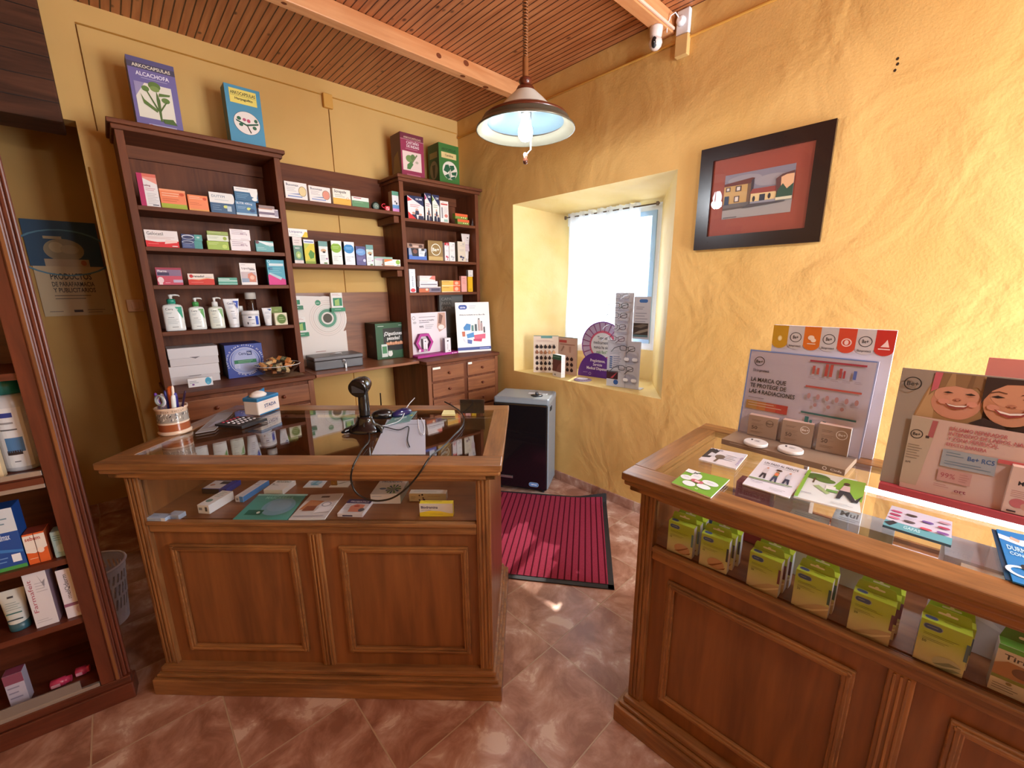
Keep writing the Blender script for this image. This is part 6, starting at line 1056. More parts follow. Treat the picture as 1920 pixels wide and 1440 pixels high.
US('medicine_box', 'cream box leaning before the large white bottle', (-22, 882), (4, 881), 800, 3, .03, '#e0c9a0', [('l', .2, .8, .8, 3, .1, '#c08a60')], off=.035)
US('medicine_box', 'blue and white box with a green base at the left edge', (-14, 1082), (54, 1064), 966, 2, .07, '#1f4c98', [('r', 0, .62, 1, 1, '#c9d3dc'), ('r', 0, 0, 1, .06, '#4a9a4c'), ('T', 'Subalmax', .25, .5, .1, '#c9d8f0', .5), ('l', .2, .85, .9, 2, .08, '#6a8a9c'), ('p', [(0, .4), (1, .3), (1, .26), (0, .34)], '#3a78c0'), ('r', .65, .12, .9, .25, '#e6ecf2'), ('l', .2, .22, .6, 2, .06, '#6a94d0')])
US('medicine_box', 'orange and white box tied with a dark band', (57, 1063), (97, 1052), 1005, 2, .06, '#d8612c', [('r', 0, .5, 1, .95, '#e4dcd2'), ('p', [(0, .5), (1, .5), (.4, .35), (0, .4)], '#e4dcd2'), ('T', 'sebum', .08, .78, .12, '#b04a3a', .7), ('r', .5, 0, .53, 1, '#5a2a1a'), ('e', .68, .42, .16, .09, '#ecd8c8'), ('l', .1, .2, .5, 1, .08, '#f0c0a0')], tc='#8a3a24', sc_='#a04a28')
US('medicine_box', 'pale teal rounded box beside the orange and white box', (105, 1049), (134, 1040), 1000, 2, .05, '#9ab8ba', [('l', .15, .85, .85, 3, .08, '#4a7a7c'), ('e', .5, .35, .3, .15, '#b5cccc'), ('l', .15, .2, .6, 1, .06, '#6a9496')], bev=.004)
a, b = up(14, 1190, .05), up(56, 1178, .05); rr_ = (b.x-a.x)/2; base = UM @ V(((a.x+b.x)/2, .05+rr_, zs[1]+.0006)); Hs = hgt(base, V((0, 0, 1)), 1106)
R = empty('cream_tube', base, UR, 'white cream tube with a dark teal cap in the left cabinet', 'tube')
mb = MB(); n = 24; rings = []
for t in (0, .3, .6, .85, 1): rings.append([mb.bm.verts.new((cos(2*pi*i/n)*rr_*(.95+.32*t), sin(2*pi*i/n)*rr_*(.95*(1-t)+.05), Hs*(.2+.8*t))) for i in range(n)])
k_ = mb.mi(P('#c9cfcc', .3))
for A, B in zip(rings, rings[1:]):
    for i in range(n): f = mb.bm.faces.new((A[i], A[(i+1) % n], B[(i+1) % n], B[i])); f.material_index = k_; f.smooth = True
mb.face((-rr_*.9, -rr_*.97, Hs*.22), (1, 0, 0), V((0, rr_*.85, Hs*.75)), rr_*1.8, Hs*.76, [('r', .3, .8, .6, .86, G3), ('l', .15, .66, .9, 4, .07, '#8a9a96'), ('r', .1, .3, .9, .34, '#3a6a68'), ('r', .1, .1, .9, .14, '#2a3c44')], k0=4); mb.build('tube_body', R)
mb = MB(); mb.lathe([(rr_*.98, 0), (rr_, .004), (rr_, Hs*.2)], P('#2f5a68', .35), seg=24); mb.build('cap', R)
US('cream_box', 'tall white box with red writing running upwards', (68, 1175), (110, 1160), 1080, 1, .06, '#d6d4da', [('v', 'Farmafeit', .3, .28, .2, '#a8485a', .6), ('l', .42, .8, .9, 4, .05, '#b0aeb8'), ('p', [(.6, .95), (.75, .8), (.9, .85), (.8, .7)], '#8a8a94'), ('l', .1, .14, .8, 2, .04, '#b0aeb8')], sc_='#8a7484')
US('cream_box', 'white and plum box with dark writing running upwards', (125, 1152), (163, 1139), 1072, 1, .06, '#d9d4dc', [('v', 'melQderm', .45, .4, .22, '#33283a', .5), ('e', .9, .88, .22, .14, '#5a2a44'), ('r', 0, .24, 1, .3, '#6a3a54'), ('p', [(0, .24), (1, .24), (1, .28), (0, .3)], '#8a5a74'), ('e', .7, .14, .2, .08, '#c9b0c4')], tc='#3a1c2c')
US('medicine_box', 'small lilac box on the lowest shelf of the left cabinet', (16, 1312), (52, 1297), 1272, 0, .04, '#b9b4c8', [('r', 0, .7, 1, 1, '#8a4a60'), ('l', .1, .6, .8, 3, .16, '#8a86a0')], off=.06, tc='#8a4460')
for i, (l_, bl, br, yt) in enumerate((('left', (96, 1284), (134, 1270), 1258), ('right', (140, 1266), (166, 1257), 1246))):
    a, b = up(*bl, .08), up(*br, .08); base = UM @ V((a.x, .08+.02*i, zs[0]+.0166)); L_ = b.x-a.x
    mb = MB(); mb.tube([(0, 0, 0), (L_*.7, 0, 0), (L_*.72, 0, 0), (L_, 0, 0)], [.016, .016, .013, .012], P('#c23a62', .3), 18); mb.box(L_*.05, L_*.5, -.0165, -.012, -.006, .006, '#e0a0b4')
    mb.build('pink_tube', loc=base, rot=UR, label='%s of two pink tubes lying on the lowest shelf' % l_, cat='tube', group='pink tubes on the lowest shelf')
# waste basket
mt, N, b, L = nt('basket_plastic'); b.inputs['Base Color'].default_value = lin('#d6d1da'); b.inputs['Roughness'].default_value = .4
PLAS = mt
R = empty('waste_basket', (-.27, 2.60, 0), 0, 'white slotted plastic waste basket behind the left open cabinet', 'basket'); mb = MB(); Hb = .30; rb, rt = .098, .128; n = 72
def rad(z_): return rb+(rt-rb)*z_/Hb
bands = [(0, .08, 0), (.08, .135, 1), (.135, .15, 0), (.15, .205, 1), (.205, .22, 0), (.22, .262, 1), (.262, .30, 0)]
for z0_, z1_, sl in bands:
    for i in range(n):
        if sl and i % 2: continue
        for dr, fl in ((0, 0), (-.002, 1)):
            a0, a1 = 2*pi*i/n, 2*pi*(i+1)/n; r0, r1 = rad(z0_)+dr, rad(z1_)+dr; sk = .06*sl
            q4 = [(r0*cos(a0), r0*sin(a0), z0_), (r0*cos(a1), r0*sin(a1), z0_), (r1*cos(a1+sk), r1*sin(a1+sk), z1_), (r1*cos(a0+sk), r1*sin(a0+sk), z1_)]
            mb.f(q4[::-1] if fl else q4, PLAS, True)
mb.lathe([(rb, .001), (rb*.5, .0012), (.001, .0012)], PLAS, seg=n, cap=False); mb.build('basket_body', R)
mb = MB(); mb.tube([(rt*cos(2*pi*i/48), rt*sin(2*pi*i/48), Hb) for i in range(48)], .006, PLAS, 8, True); mb.build('rim', R)
# ================================================================== ON THE WINDOW SILL
SZ = z0_sill = .8456
pA, pB, pC = oz(1000.3, 698, SZ), oz(1046, 699, SZ), oz(1080.9, 704.5, SZ)
R = empty('colour_chart', pA, 0, 'open hair colour chart card with rows of dark swatches on the sill', 'card')
for (p0, p1, rows, kind_) in ((pA, pB, 5, 0), (pB, pC, 3, 1)):
    e = (p1-p0).normalized(); W = (p1-p0).length; H = hgt(p0, V((0, 0, 1)), 629 if kind_ == 0 else 631)
    mb = MB(); mb.box(0, W, 0, .004, 0, H, '#e2cfbc' if kind_ == 0 else '#c9a894', side='#4a6a64')
    pr = [('r', 0, .985, 1, 1, '#4f7f78'), ('r', .3, .93, .75, 1, '#6a9a94') if kind_ == 0 else ('r', .05, .85, .45, .92, '#b84a40')]
    cols = ['#2a1818', '#5a3a2a', '#3a1c18', '#241414', '#3c2622']
    if kind_ == 0:
        for i in range(5):
            for j in range(5):
                u, v_ = .15+.17*j, .10+.15*i; c_ = ['#4a2c28', '#1e1414', '#2c1816', ['#8a5a40', '#9a6848', '#a87450', '#c08a60', '#dca878'][j], '#221414'][i]
                pr += [('e', u, v_, .062, .042, c_), ('p', [(u-.05, v_+.02), (u+.05, v_+.02), (u, v_+.075)], c_)]
        pr += [('l', .12, .88, .8, 2, .03, '#c9a8a0')]
    else:
        for i in range(3):
            for j in range(3):
                u, v_ = .3+.22*j, .12+.15*i; pr += [('e', u, v_, .08, .045, '#33191a'), ('p', [(u-.06, v_+.02), (u+.06, v_+.02), (u, v_+.075)], '#33191a')]
        pr += [('r', .1, .8, .9, .82, '#a07060'), ('p', [(.15, .62), (.22, .62), (.35, .74), (.3, .78)], '#9a7a6a'), ('r', .6, .6, .7, .76, '#b08a78')]
    mb.face((0, 0, 0), (1, 0, 0), (0, 0, 1), W, H, pr, k0=2); mb.build('card_panel', R, loc=p0-pA, rot=atan2(e.y, e.x))
a, b = oz(1036, 704.5, SZ), oz(1052, 708.8, SZ); e = (b-a).normalized(); W = (b-a).length
pack('hair_dye_box', 'upright hair colour box with a green band and hair photo on the sill', 'box', None, ((a.x+b.x)/2, (a.y+b.y)/2, SZ+.0006), atan2(e.y, e.x), W, .04, hgt(a, V((0, 0, 1)), 664), '#e9e6e4', [('r', 0, .78, 1, 1, '#2f6a50'), ('r', 0, .24, 1, .78, '#6a3c34'), ('p', [(.4, .24), (1, .24), (1, .7), (.6, .5)], '#8a5a50'), ('l', .1, .92, .8, 1, .06, '#b5d0c4'), ('T', '66', .2, .06, .08, G3, .2)], side=[('l', .15, .9, .85, 9, .09, '#c9c4cc')])
c = oz(1092.4, 712.5, SZ)
mb = MB(); mb.lathe([(.068, 0), (.07, .001), (.07, .004), (.068, .005)], '#9a96ac', seg=48); mb.face((-.07, -.07, .005), (1, 0, 0), (0, 1, 0), .14, .14, [('e', .5, .5, .48, .48, '#c0a8c4')]+[('p', [(.5+.3*cos(RD(a_)), .5+.3*sin(RD(a_))), (.5+.47*cos(RD(a_)), .5+.47*sin(RD(a_))), (.5+.47*cos(RD(a_+5)), .5+.47*sin(RD(a_+5))), (.5+.3*cos(RD(a_+5)), .5+.3*sin(RD(a_+5)))], '#5a3a80') for a_ in range(0, 360, 18)]+[('e', .5, .5, .3, .3, '#e6e0ea'), ('l', .35, .56, .65, 2, .06, '#7a5aa0')])
mb.build('dosage_disc', loc=c+V((0, 0, .0006)), rot=RD(-60), label='round lilac dosage wheel lying flat on the window sill', cat='disc')
pL, pR = oz(1083, 703.5, SZ), oz(1148, 712.5, SZ); e = (pR-pL).normalized(); W = (pR-pL).length; H = hgt(pL+e*W*.6, V((0, 0, 1)), 603)
R = empty('dosage_display', pL+V((.02, 0, .0006)), atan2(e.y, e.x), 'purple and white round advertising display on the window sill', 'display')
cx, cz, rr = W*.66, H*.585, H*.415
mb = MB(); n = 40; mb.prism([(cx+rr*cos(2*pi*i/n), cz+rr*sin(2*pi*i/n)) for i in range(n)], (0, 0, 0), (1, 0, 0), (0, 0, 1), (0, -1, 0), .004, '#b5a5c4')
pr = [('o', cx, cz, rr, rr*.05, '#7a4a9c'), ('o', cx, cz, rr*.62, rr*.10, '#d0607c')]
for a_ in range(-20, 260, 17): t = RD(a_); t2 = RD(a_+3); pr.append(('p', [(cx+rr*.58*cos(t), cz+rr*.58*sin(t)), (cx+rr*.95*cos(t), cz+rr*.95*sin(t)), (cx+rr*.95*cos(t2), cz+rr*.95*sin(t2)), (cx+rr*.58*cos(t2), cz+rr*.58*sin(t2))], '#8a4a7c'))
pr += [('e', cx, cz, rr*.53, rr*.53, '#d9dce2')]
for k_, (s_, w_, c_) in enumerate((('"Tomar tus', .45, '#3a3848'), ('medicamentos', .8, '#3a3848'), ('nunca ha sido', .75, '#3a3848'), ('más fácil"', .5, '#6a9a6a'))): pr.append(('T', s_, cx-rr*.4*w_/.8-.002, cz+rr*(.25-.2*k_), rr*.13, c_, rr*.8*w_/.8))
mb.face((0, -.0042, 0), (1, 0, 0), (0, 0, 1), 1, 1, pr); mb.build('round_board', R)
mb = MB(); rp_ = W*.52; n = 24; mb.prism([(W*.5+rp_*cos(pi*i/n), min(.0+H*.44*sin(pi*i/n), 1)) for i in range(n+1)], (0, -.006, 0), (1, 0, 0), (0, 0, 1), (0, -1, 0), .004, '#5a2a8a')
mb.face((0, -.0102, 0), (1, 0, 0), (0, 0, 1), W, H, [('T', 'Pregúntanos,', .34, .28, .05, '#f0eaf6', .42), ('T', 'Servicio', .42, .21, .05, '#f0eaf6', .26), ('T', 'Medical Dispenser', .24, .14, .05, '#f0eaf6', .62), ('o', .86, .07, .02, .008, '#f0eaf6'), ('o', .34, .06, .024, .006, '#d8c8ec'), ('l', .14, .08, .28, 1, .02, '#d8c8ec')], k0=2); mb.build('purple_base', R)
# eyewear stand
pL, pR = oz(1136.4, 722.5, SZ), oz(1197, 731, SZ); e = (pR-pL).normalized(); n_ = V((-e.y, e.x, 0)); W = (pR-pL).length
R = empty('eyewear_stand', pL+V((0, 0, .0006)), atan2(e.y, e.x), 'clear and white stand of reading glasses in front of the window', 'stand')
sc1 = W/60.6; h = lambda y: hgt(pL, V((0, 0, 1)), y)
H1, H2 = h(637), h(549)
SG = P('#c0c3cc', .3)
mb = MB(); mb.box(0, W, 0, .003, 0, H1, SG, bev=.001); mb.box(W*.18, W*.72, 0, .003, H1, H2, SG, bev=.001)
mb.face((0, 0, 0), (1, 0, 0), (0, 0, 1), W, H1, [('r', 0, .16, .36, .34, '#3a1c24'), ('p', [(.12, .18), (.3, .3), (.34, .32), (.2, .18)], '#a8404a'), ('e', .3, .1, .075, .055, '#2f5a9c'), ('l', .08, .78, .42, 3, .03, '#8a8f9c'), ('l', .2, .66, .44, 6, .045, '#6a7090')]+[('R', .08, .625-.045*i, .17, .65-.045*i, '#2f5a90') for i in range(6)]+[('l', .04, .36, .44, 3, .02, '#9a9fa8'), ('r', .585, .0, .595, .9, '#8a90a0')], k0=2); mb.box(W*.02, W*1.06, .0, .07, 0, .002, SG); mb.build('stand_board', R)
mb = MB(); mb.box(W*.72, W*1.2, .004, .007, h(632), h(556), P('#c4c8d2', .35), bev=.002); mb.face((W*.72, .004, h(632)), (1, 0, 0), (0, 0, 1), W*.48, h(556)-h(632), [('R', .32, .86, .82, .94, '#3a6ab0'), ('l', .15, .76, .7, 2, .04, '#5a6080'), ('l', .12, .62, .9, 4, .065, '#8a8fa0'), ('r', .05, .05, .92, .38, '#3c3430'), ('p', [(.05, .12), (.4, .2), (.92, .26), (.92, .2), (.4, .13)], '#8a8478'), ('p', [(.05, .3), (.6, .36), (.92, .34), (.5, .26)], '#6a6258'), ('r', .05, .05, .92, .1, '#5a7a84')], k0=2); mb.build('header_card', R)
for i, yy in enumerate((0.97, .86, .74, .62, .5)):
    z_ = H1+(H2-H1)*(yy-.5)*2.05 if yy > .5 else H1
    mb = MB(); zc = H1*.98+(H2-H1)*(yy-.5)*2; mb.box(W*.3, W*.6, -.02, -.002, zc-.030, zc-.012, ACR, bev=.004); mb.build('nose_rest', R)
for zc in (H1*.72, H1*.28):
    mb = MB(); mb.lathe([(.05, 0), (.052, .004), (.047, .008)], ACR, seg=24); mb.bm.transform(Matrix.Translation((W*.74, -.004, zc-.03)) @ Matrix.Rotation(pi/2, 4, 'X') @ Matrix.Diagonal((1, .8, 1, 1))); mb.face((W*.5, -.013, zc-.05), (1, 0, 0), (0, 0, 1), W*.48, .06, [('R', .08, .1, .4, .5, '#e9edf2'), ('R', .58, .1, .92, .5, '#e9edf2')], k0=2); mb.build('nose_rest', R)
SM = Matrix.Translation(pL) @ Matrix.Rotation(atan2(e.y, e.x), 4, 'Z')
def glasses(label, u, zc, col, th=.0018, w_=.052, hh=.034):
    G = empty('reading_glasses', SM @ V((u, -.036, zc)), atan2(e.y, e.x)+RD(-12), label, 'glasses', 'reading glasses on the stand')
    mb = MB(); m0 = P(col, .25)
    for sx in (-1, 1):
        cx_ = sx*(w_/2+.008); pts = []
        for k_ in range(20): t = 2*pi*k_/20; pts.append((cx_+math.copysign(abs(cos(t))**.6, cos(t))*w_/2, 0, math.copysign(abs(sin(t))**.7, sin(t))*hh/2))
        mb.tube(pts, th, m0, 6, True)
    mb.tube([(-.009, 0, .006), (0, -.002, .009), (.009, 0, .006)], th, m0, 6); mb.build('frame', G)
    for sx in (-1, 1):
        x_ = sx*(w_+.010); mb = MB(); mb.tube([(x_, 0, .010), (x_+sx*.004, -.01, .010), (x_+sx*.002, -.06, .004), (x_-sx*.002, -.10, -.016)], [th*1.2, th*1.1, th*1.3, th], m0, 6); mb.build('temple', G)
        mb = MB(); cx_ = sx*(w_/2+.008); mb.f([(cx_+math.copysign(abs(cos(t))**.6, cos(t))*w_/2*.97, .0002, math.copysign(abs(sin(t))**.7, sin(t))*hh/2*.97) for t in [2*pi*k_/20 for k_ in range(20)]], PANE); mb.build('lens', G)
dz = H2-H1
for i, (lb_, cl, u, zc) in enumerate((('rimless pale grey glasses, topmost on the stand', '#8a8c96', W*.42, H1+dz*.93), ('black rimmed glasses, second from the top of the stand', '#17181c', W*.40, H1+dz*.74), ('black glasses with red temples, third from the top', '#2c1014', W*.38, H1+dz*.54), ('thin dark violet glasses, fourth from the top', '#2a1830', W*.36, H1+dz*.30), ('dark red rimmed glasses, fifth from the top', '#4a0f26', W*.34, H1+dz*.05), ('black rimmed glasses above the upper window of the stand base', '#15161a', W*.66, H1*.86), ('thin black rectangular glasses, lowest on the stand', '#121316', W*.64, H1*.44))): glasses(lb_, u, zc, cl)
# ================================================================== RIGHT COUNTER: INSIDE
def RP(s, n, z): return RCM @ V((s, n, z))
RZ = RD(-88)
GP = 'green plaster boxes in the right counter'
mt, N, b, L = nt('lime_fade'); tc = N.nodes.new('ShaderNodeTexCoord'); sp_ = N.nodes.new('ShaderNodeSeparateXYZ'); L.new(tc.outputs['Object'], sp_.inputs[0])
mr = N.nodes.new('ShaderNodeMapRange'); mr.inputs['From Min'].default_value = .0; mr.inputs['From Max'].default_value = .075; L.new(sp_.outputs['Z'], mr.inputs[0])
rp = N.nodes.new('ShaderNodeValToRGB'); rp.color_ramp.elements[0].color = lin('#d6d0b8'); rp.color_ramp.elements[1].color = lin('#a6c234'); rp.color_ramp.elements[0].position = .1; L.new(mr.outputs[0], rp.inputs[0]); L.new(rp.outputs[0], b.inputs['Base Color']); b.inputs['Roughness'].default_value = .4
LIME = mt
def plaster_box(label, s, n, rz, kind_, stripe):
    W, D, H = .078, .026, .105
    mb = MB(); mb.box(-W/2, W/2, 0, D, 0, H, LIME, front=LIME, top=P('#b4d03e', .4), side=P('#d9dde6', .4), bev=.0008)
    pr = [('R', .06, .80, .46, .93, '#8fa0a8'), ('R', .08, .81, .44, .92, '#2f4f86'), ('l', .14, .875, .36, 1, .03, '#a8bcd8'), ('l', .1, .72, .8, 2, .035, '#5f6e22'), ('l', .1, .60, .62, 2, .035, '#6f7c2c'), ('T', ['10', '20', '50'][kind_ % 3], .1, .49, .05, '#4a5a18')]
    if kind_ == 0: pr += [('e', .6, .22, .3, .16, '#c9a288'), ('p', [(.3, .1), (.55, .2), (.85, .34), (.8, .28), (.5, .12)], '#8a5a48'), ('p', [(.5, .02), (.75, .1), (.95, .2), (.9, .12)], '#8a5a48')]
    elif kind_ == 1: pr += [('p', [(.1, 0), (1, 0), (1, .34), (.7, .3), (.4, .16)], '#bfae94'), ('p', [(.2, 0), (.6, .12), (1, .3), (1, .26), (.6, .06)], '#e0d8c0')]
    else: pr += [('e', .66, .16, .28, .15, '#b9c0ae'), ('p', [(.4, .08), (.7, .22), (.95, .2), (.6, .1)], '#7a8474'), ('p', [(.5, .02), (.8, .12), (.98, .1), (.7, .02)], '#8a9484')]
    pr += [('r', .93, .4 if stripe else 0, 1, .8, stripe or '#7a8a30')] if stripe else []
    mb.face((-W/2, 0, 0), (1, 0, 0), (0, 0, 1), W, H, pr)
    mb.face((-W/2, 0, H), (1, 0, 0), (0, 1, 0), W, D, [('R', .06, .25, .34, .78, '#8fa0b0'), ('R', .07, .3, .33, .73, '#35568c'), ('l', .45, .6, .85, 1, .2, '#6f7c2c')])
    mb.face((-W/2, D, 0), (0, -1, 0), (0, 0, 1), D, H, [('r', .25, .45, .75, .85, '#7a7c88'), ('l', .2, .4, .8, 4, .08, '#9a9ca8')])
    mb.prism([(-W/2+.001, H), (W/2-.001, H), (W/2-.005, H+.020), (W/2-.008, H+.024), (-W/2+.008, H+.024), (-W/2+.005, H+.020)], (0, D-.0002, 0), (1, 0, 0), (0, 0, 1), (0, -1, 0), .0008, '#98b42c')
    mb.face((-W/2, D-.0011, H), (1, 0, 0), (0, 0, 1), W, .024, [('R', .3, .42, .7, .62, '#e2dccb'), ('e', .5, .62, .05, .16, '#e2dccb')])
    p = RP(s, n, DZ+.0006); mb.build('plaster_box', loc=p, rot=RZ+RD(rz), label=label, cat='box', group=GP)
ords = ['front', 'middle', 'rear']
stacks = [(.171, 3, 3, 'nearest the floor mat', 0, '#4a7a90'), (.272, 3, 3, 'second from the floor mat', 0, '#2c3040'), (.403, 3, -2, 'third from the floor mat', 1, '#5a2434'), (.512, 2, -2, 'fourth from the floor mat', 1, '#2c5a5c'), (.629, 3, -1, 'fifth from the floor mat', 1, '#5a2840'), (.748, 2, -1, 'next to the hedgehog coloured packet', 2, '#4a7088')]
stacks[5] = (.748, 2, -1, 'next to the packet reading Tiritas', 2, '#4a7088')
for s, cnt, rz, lb_, kd, st_ in stacks:
    for k in range(cnt):
        plaster_box('green plaster box, %s of the stack %s' % (ords[k] if cnt == 3 else ('front', 'rear')[k], lb_), s+.006*k, .078+.031*k, rz, kd, st_)
s = .865
p = RP(s, .085, DZ+.0006)
mb = MB(); mb.box(-.042, .042, 0, .03, 0, .11, '#cfc9c4', top=P('#5fae3c'), side=P('#b9b4b2'), bev=.0008)
mb.face((-.042, 0, 0), (1, 0, 0), (0, 0, 1), .084, .11, [('r', 0, .9, 1, 1, '#55a83a'), ('T', 'Tiritas', .12, .74, .1, '#3a3438', .6), ('p', [(0, .36), (1, .4), (1, .66), (.2, .7), (0, .6)], '#a5764c'), ('e', .45, .54, .16, .1, '#6a4428'), ('e', .7, .46, .12, .06, '#3a2a1c'), ('r', 0, .3, 1, .37, '#7a8a34'), ('l', .05, .2, .5, 3, .05, G2), ('e', .8, .2, .12, .05, '#8a8a86'), ('e', .3, .26, .05, .03, '#7a6a3a')])
mb.prism([(-.041, .11), (.041, .11), (.036, .135), (-.036, .135)], (0, .0299, 0), (1, 0, 0), (0, 0, 1), (0, -1, 0), .0008, '#4a7a2c'); mb.face((-.042, .029, .11), (1, 0, 0), (0, 0, 1), .084, .024, [('R', .3, .35, .72, .6, '#d9d2c4')], k0=2)
mb.build('plaster_box', loc=p, rot=RZ+RD(-1), label='white and green plaster packet reading Tiritas at the right edge', cat='box', group=GP)
pack('carton', 'pale carton lying behind the green plaster boxes', 'box', None, RP(.62, .37, DZ+.0006), RZ, .3, .14, .05, '#c9c4d2', [('l', .6, .6, .8, 2, .2, '#6a5a64'), ('e', .75, .5, .02, .1, '#a04a4a')], [('p', [(.1, .2), (.9, .4), (.9, .7), (.2, .6)], '#b0aecb')])
pack('carton', 'blue and white carton behind the leftmost plaster boxes', 'box', None, RP(.23, .20, DZ+.0006), RZ, .13, .05, .10, '#d0d4dc', [('r', 0, .5, 1, .9, '#2f5c96')])
pack('carton', 'tan carton behind the packet at the right edge', 'box', None, RP(1.14, .16, DZ+.0006), RZ, .09, .1, .12, '#b98a64', [])
UZ = DZ
def inbox(name, label, s, n, W, D, H, col, front, top, **k): return pack(name, label, 'box', 'cartons under the glass of the right counter', RP(s, n, UZ+.0006), RZ+RD(k.pop('rz', 0)), W, D, H, col, front, top, **k)
inbox('carton', 'red box standing under the flower leaflet end of the glass', .30, .30, .10, .06, .20, '#a83c48', [('l', .1, .8, .8, 4, .1, '#d08a90')], [('l', .1, .8, .8, 2, .2, '#f0d0d0'), ('l', .1, .3, .7, 2, .12, '#d88a90')])
inbox('carton', 'white box with a rainbow teal corner under the glass', .405, .31, .09, .08, .19, '#d9d2cf', [], [('e', .7, .55, .3, .35, '#3f9aa0'), ('p', [(0, 0), (.6, .3), (.5, 1), (0, 1)], '#d8c8c0'), ('e', .45, .4, .2, .2, '#c06a5c')])
inbox('carton', 'grey green flat box under the glass', .46, .22, .09, .06, .175, '#b9bfab', [('l', .1, .8, .8, 3, .1, '#6a7064')], [('l', .1, .7, .8, 3, .2, '#6a7064')])
inbox('carton', 'pale blue box reading Mul under the glass', .575, .26, .13, .09, .19, '#c9d5dd', [('l', .1, .8, .8, 3, .1, '#7a848c')], [('T', 'Mul', .1, .4, .35, '#3a4048', .3), ('l', .1, .25, .5, 2, .12, '#6a7278')])
inbox('carton', 'grey marbled carton under the leaflet of spectacles', .80, .19, .145, .12, .215, '#b9bac2', [('p', [(.1, .2), (.5, .4), (.9, .3), (.5, .5)], '#cfd0d5'), ('p', [(.1, .6), (.5, .7), (.9, .6), (.5, .85)], '#9a9ba3')], [])
card('paper_slip', 'white paper slip reading Inco under the glass near the right edge', 'paper', None, [(1800, 1066), (1890, 1090), (1892, 1060), (1806, 1036)], .935, .0015, '#e9e2cc', [('T', 'Inco', .4, .35, .4, '#8a5a50', .45), ('p', [(.55, .75), (.75, .95), (.8, .7)], '#c8404a')])
inbox('carton', 'low white carton carrying the paper slip', 1.0, .13, .2, .1, .205, '#d0c8b4', [], [])
# ================================================================== RIGHT COUNTER: ON TOP
GFL = 'leaflets on the right counter'
card('leaflet', 'green leaflet stack with a white flower nearest the floor mat', 'leaflet', GFL, [(1259, 905), (1333, 933), (1368, 899), (1291, 879.5)], ZT, .004, '#6fa83c', [('e', .34, .72, .13, .2, '#e2e6e8'), ('e', .16, .52, .15, .13, '#e2e6e8'), ('e', .34, .26, .16, .13, '#e2e6e8'), ('e', .74, .62, .2, .13, '#e2e6e8'), ('e', .68, .34, .17, .12, '#e2e6e8'), ('p', [(0, .8), (.2, .8), (.35, 1), (0, 1)], '#e2e6e8'), ('R', .3, .4, .62, .56, '#b8606c'), ('r', .4, .44, .52, .52, '#e0c0c4'), ('T', 'Nº', .22, .84, .09, '#2a3450'), ('l', .26, .74, .44, 2, .04, '#9aa4b8'), ('l', .66, .64, .84, 2, .04, '#9aa4b8'), ('l', .08, .54, .24, 2, .04, '#9aa4b8'), ('o', .6, .1, .03, .01, '#dfe8d4')])
card('leaflet', 'white booklet with a dark animal photo beside the display tray', 'leaflet', GFL, [(1310, 861), (1379.8, 879.5), (1401.7, 852.5), (1334, 840)], ZT, .005, '#d8d8e2', [('p', [(0, .2), (.2, .3), (.28, .9), (.05, 1), (0, .9)], '#2c2a30'), ('p', [(.1, .4), (.3, .45), (.32, .62), (.12, .7)], '#c9c9d2'), ('e', .42, .5, .13, .16, '#6a5c50'), ('p', [(.36, .1), (.42, .1), (.46, .5), (.4, .5)], '#6a5848'), ('l', .52, .74, .85, 4, .11, '#9a9ca8'), ('T', 'Nº', .15, .85, .12, '#2a3450'), ('v', 'revista', .97, .2, .08, '#8a7ab0', .6)])
ppl = lambda u, v, c1, c2: [('e', u, v+.2, .025, .03, '#c08a70'), ('p', [(u-.05, v), (u+.05, v), (u+.04, v+.17), (u-.04, v+.17)], c1), ('p', [(u-.05, v), (u-.06, v-.17), (u-.02, v-.17), (u, v-.04), (u+.05, v-.18), (u+.08, v-.16), (u+.05, v)], c2)]
card('leaflet', 'white leaflet reading UN PASO AL FRENTE with three walking people', 'leaflet', GFL, [(1392, 907), (1479.8, 934), (1515, 882), (1431, 860)], ZT, .003, '#dcdce6', [('T', 'UN PASO AL FRENTE', .1, .84, .07, '#33343c', .8), ('l', .1, .8, .9, 1, .04, G1)]+ppl(.26, .5, '#c9c4cc', '#2c2830')+ppl(.52, .46, '#4a6a48', '#343a58')+[('e', .52, .7, .07, .03, '#3a2420'), ('r', .48, .5, .56, .6, '#d87a50')]+ppl(.78, .48, '#b8bcc8', '#2e2c40')+[('p', [(.02, .22), (.95, .28), (.95, .3), (.02, .25)], '#6a8a4a'), ('l', .1, .16, .4, 1, .04, '#7a6a8a'), ('l', .55, .1, .9, 2, .03, G1)])
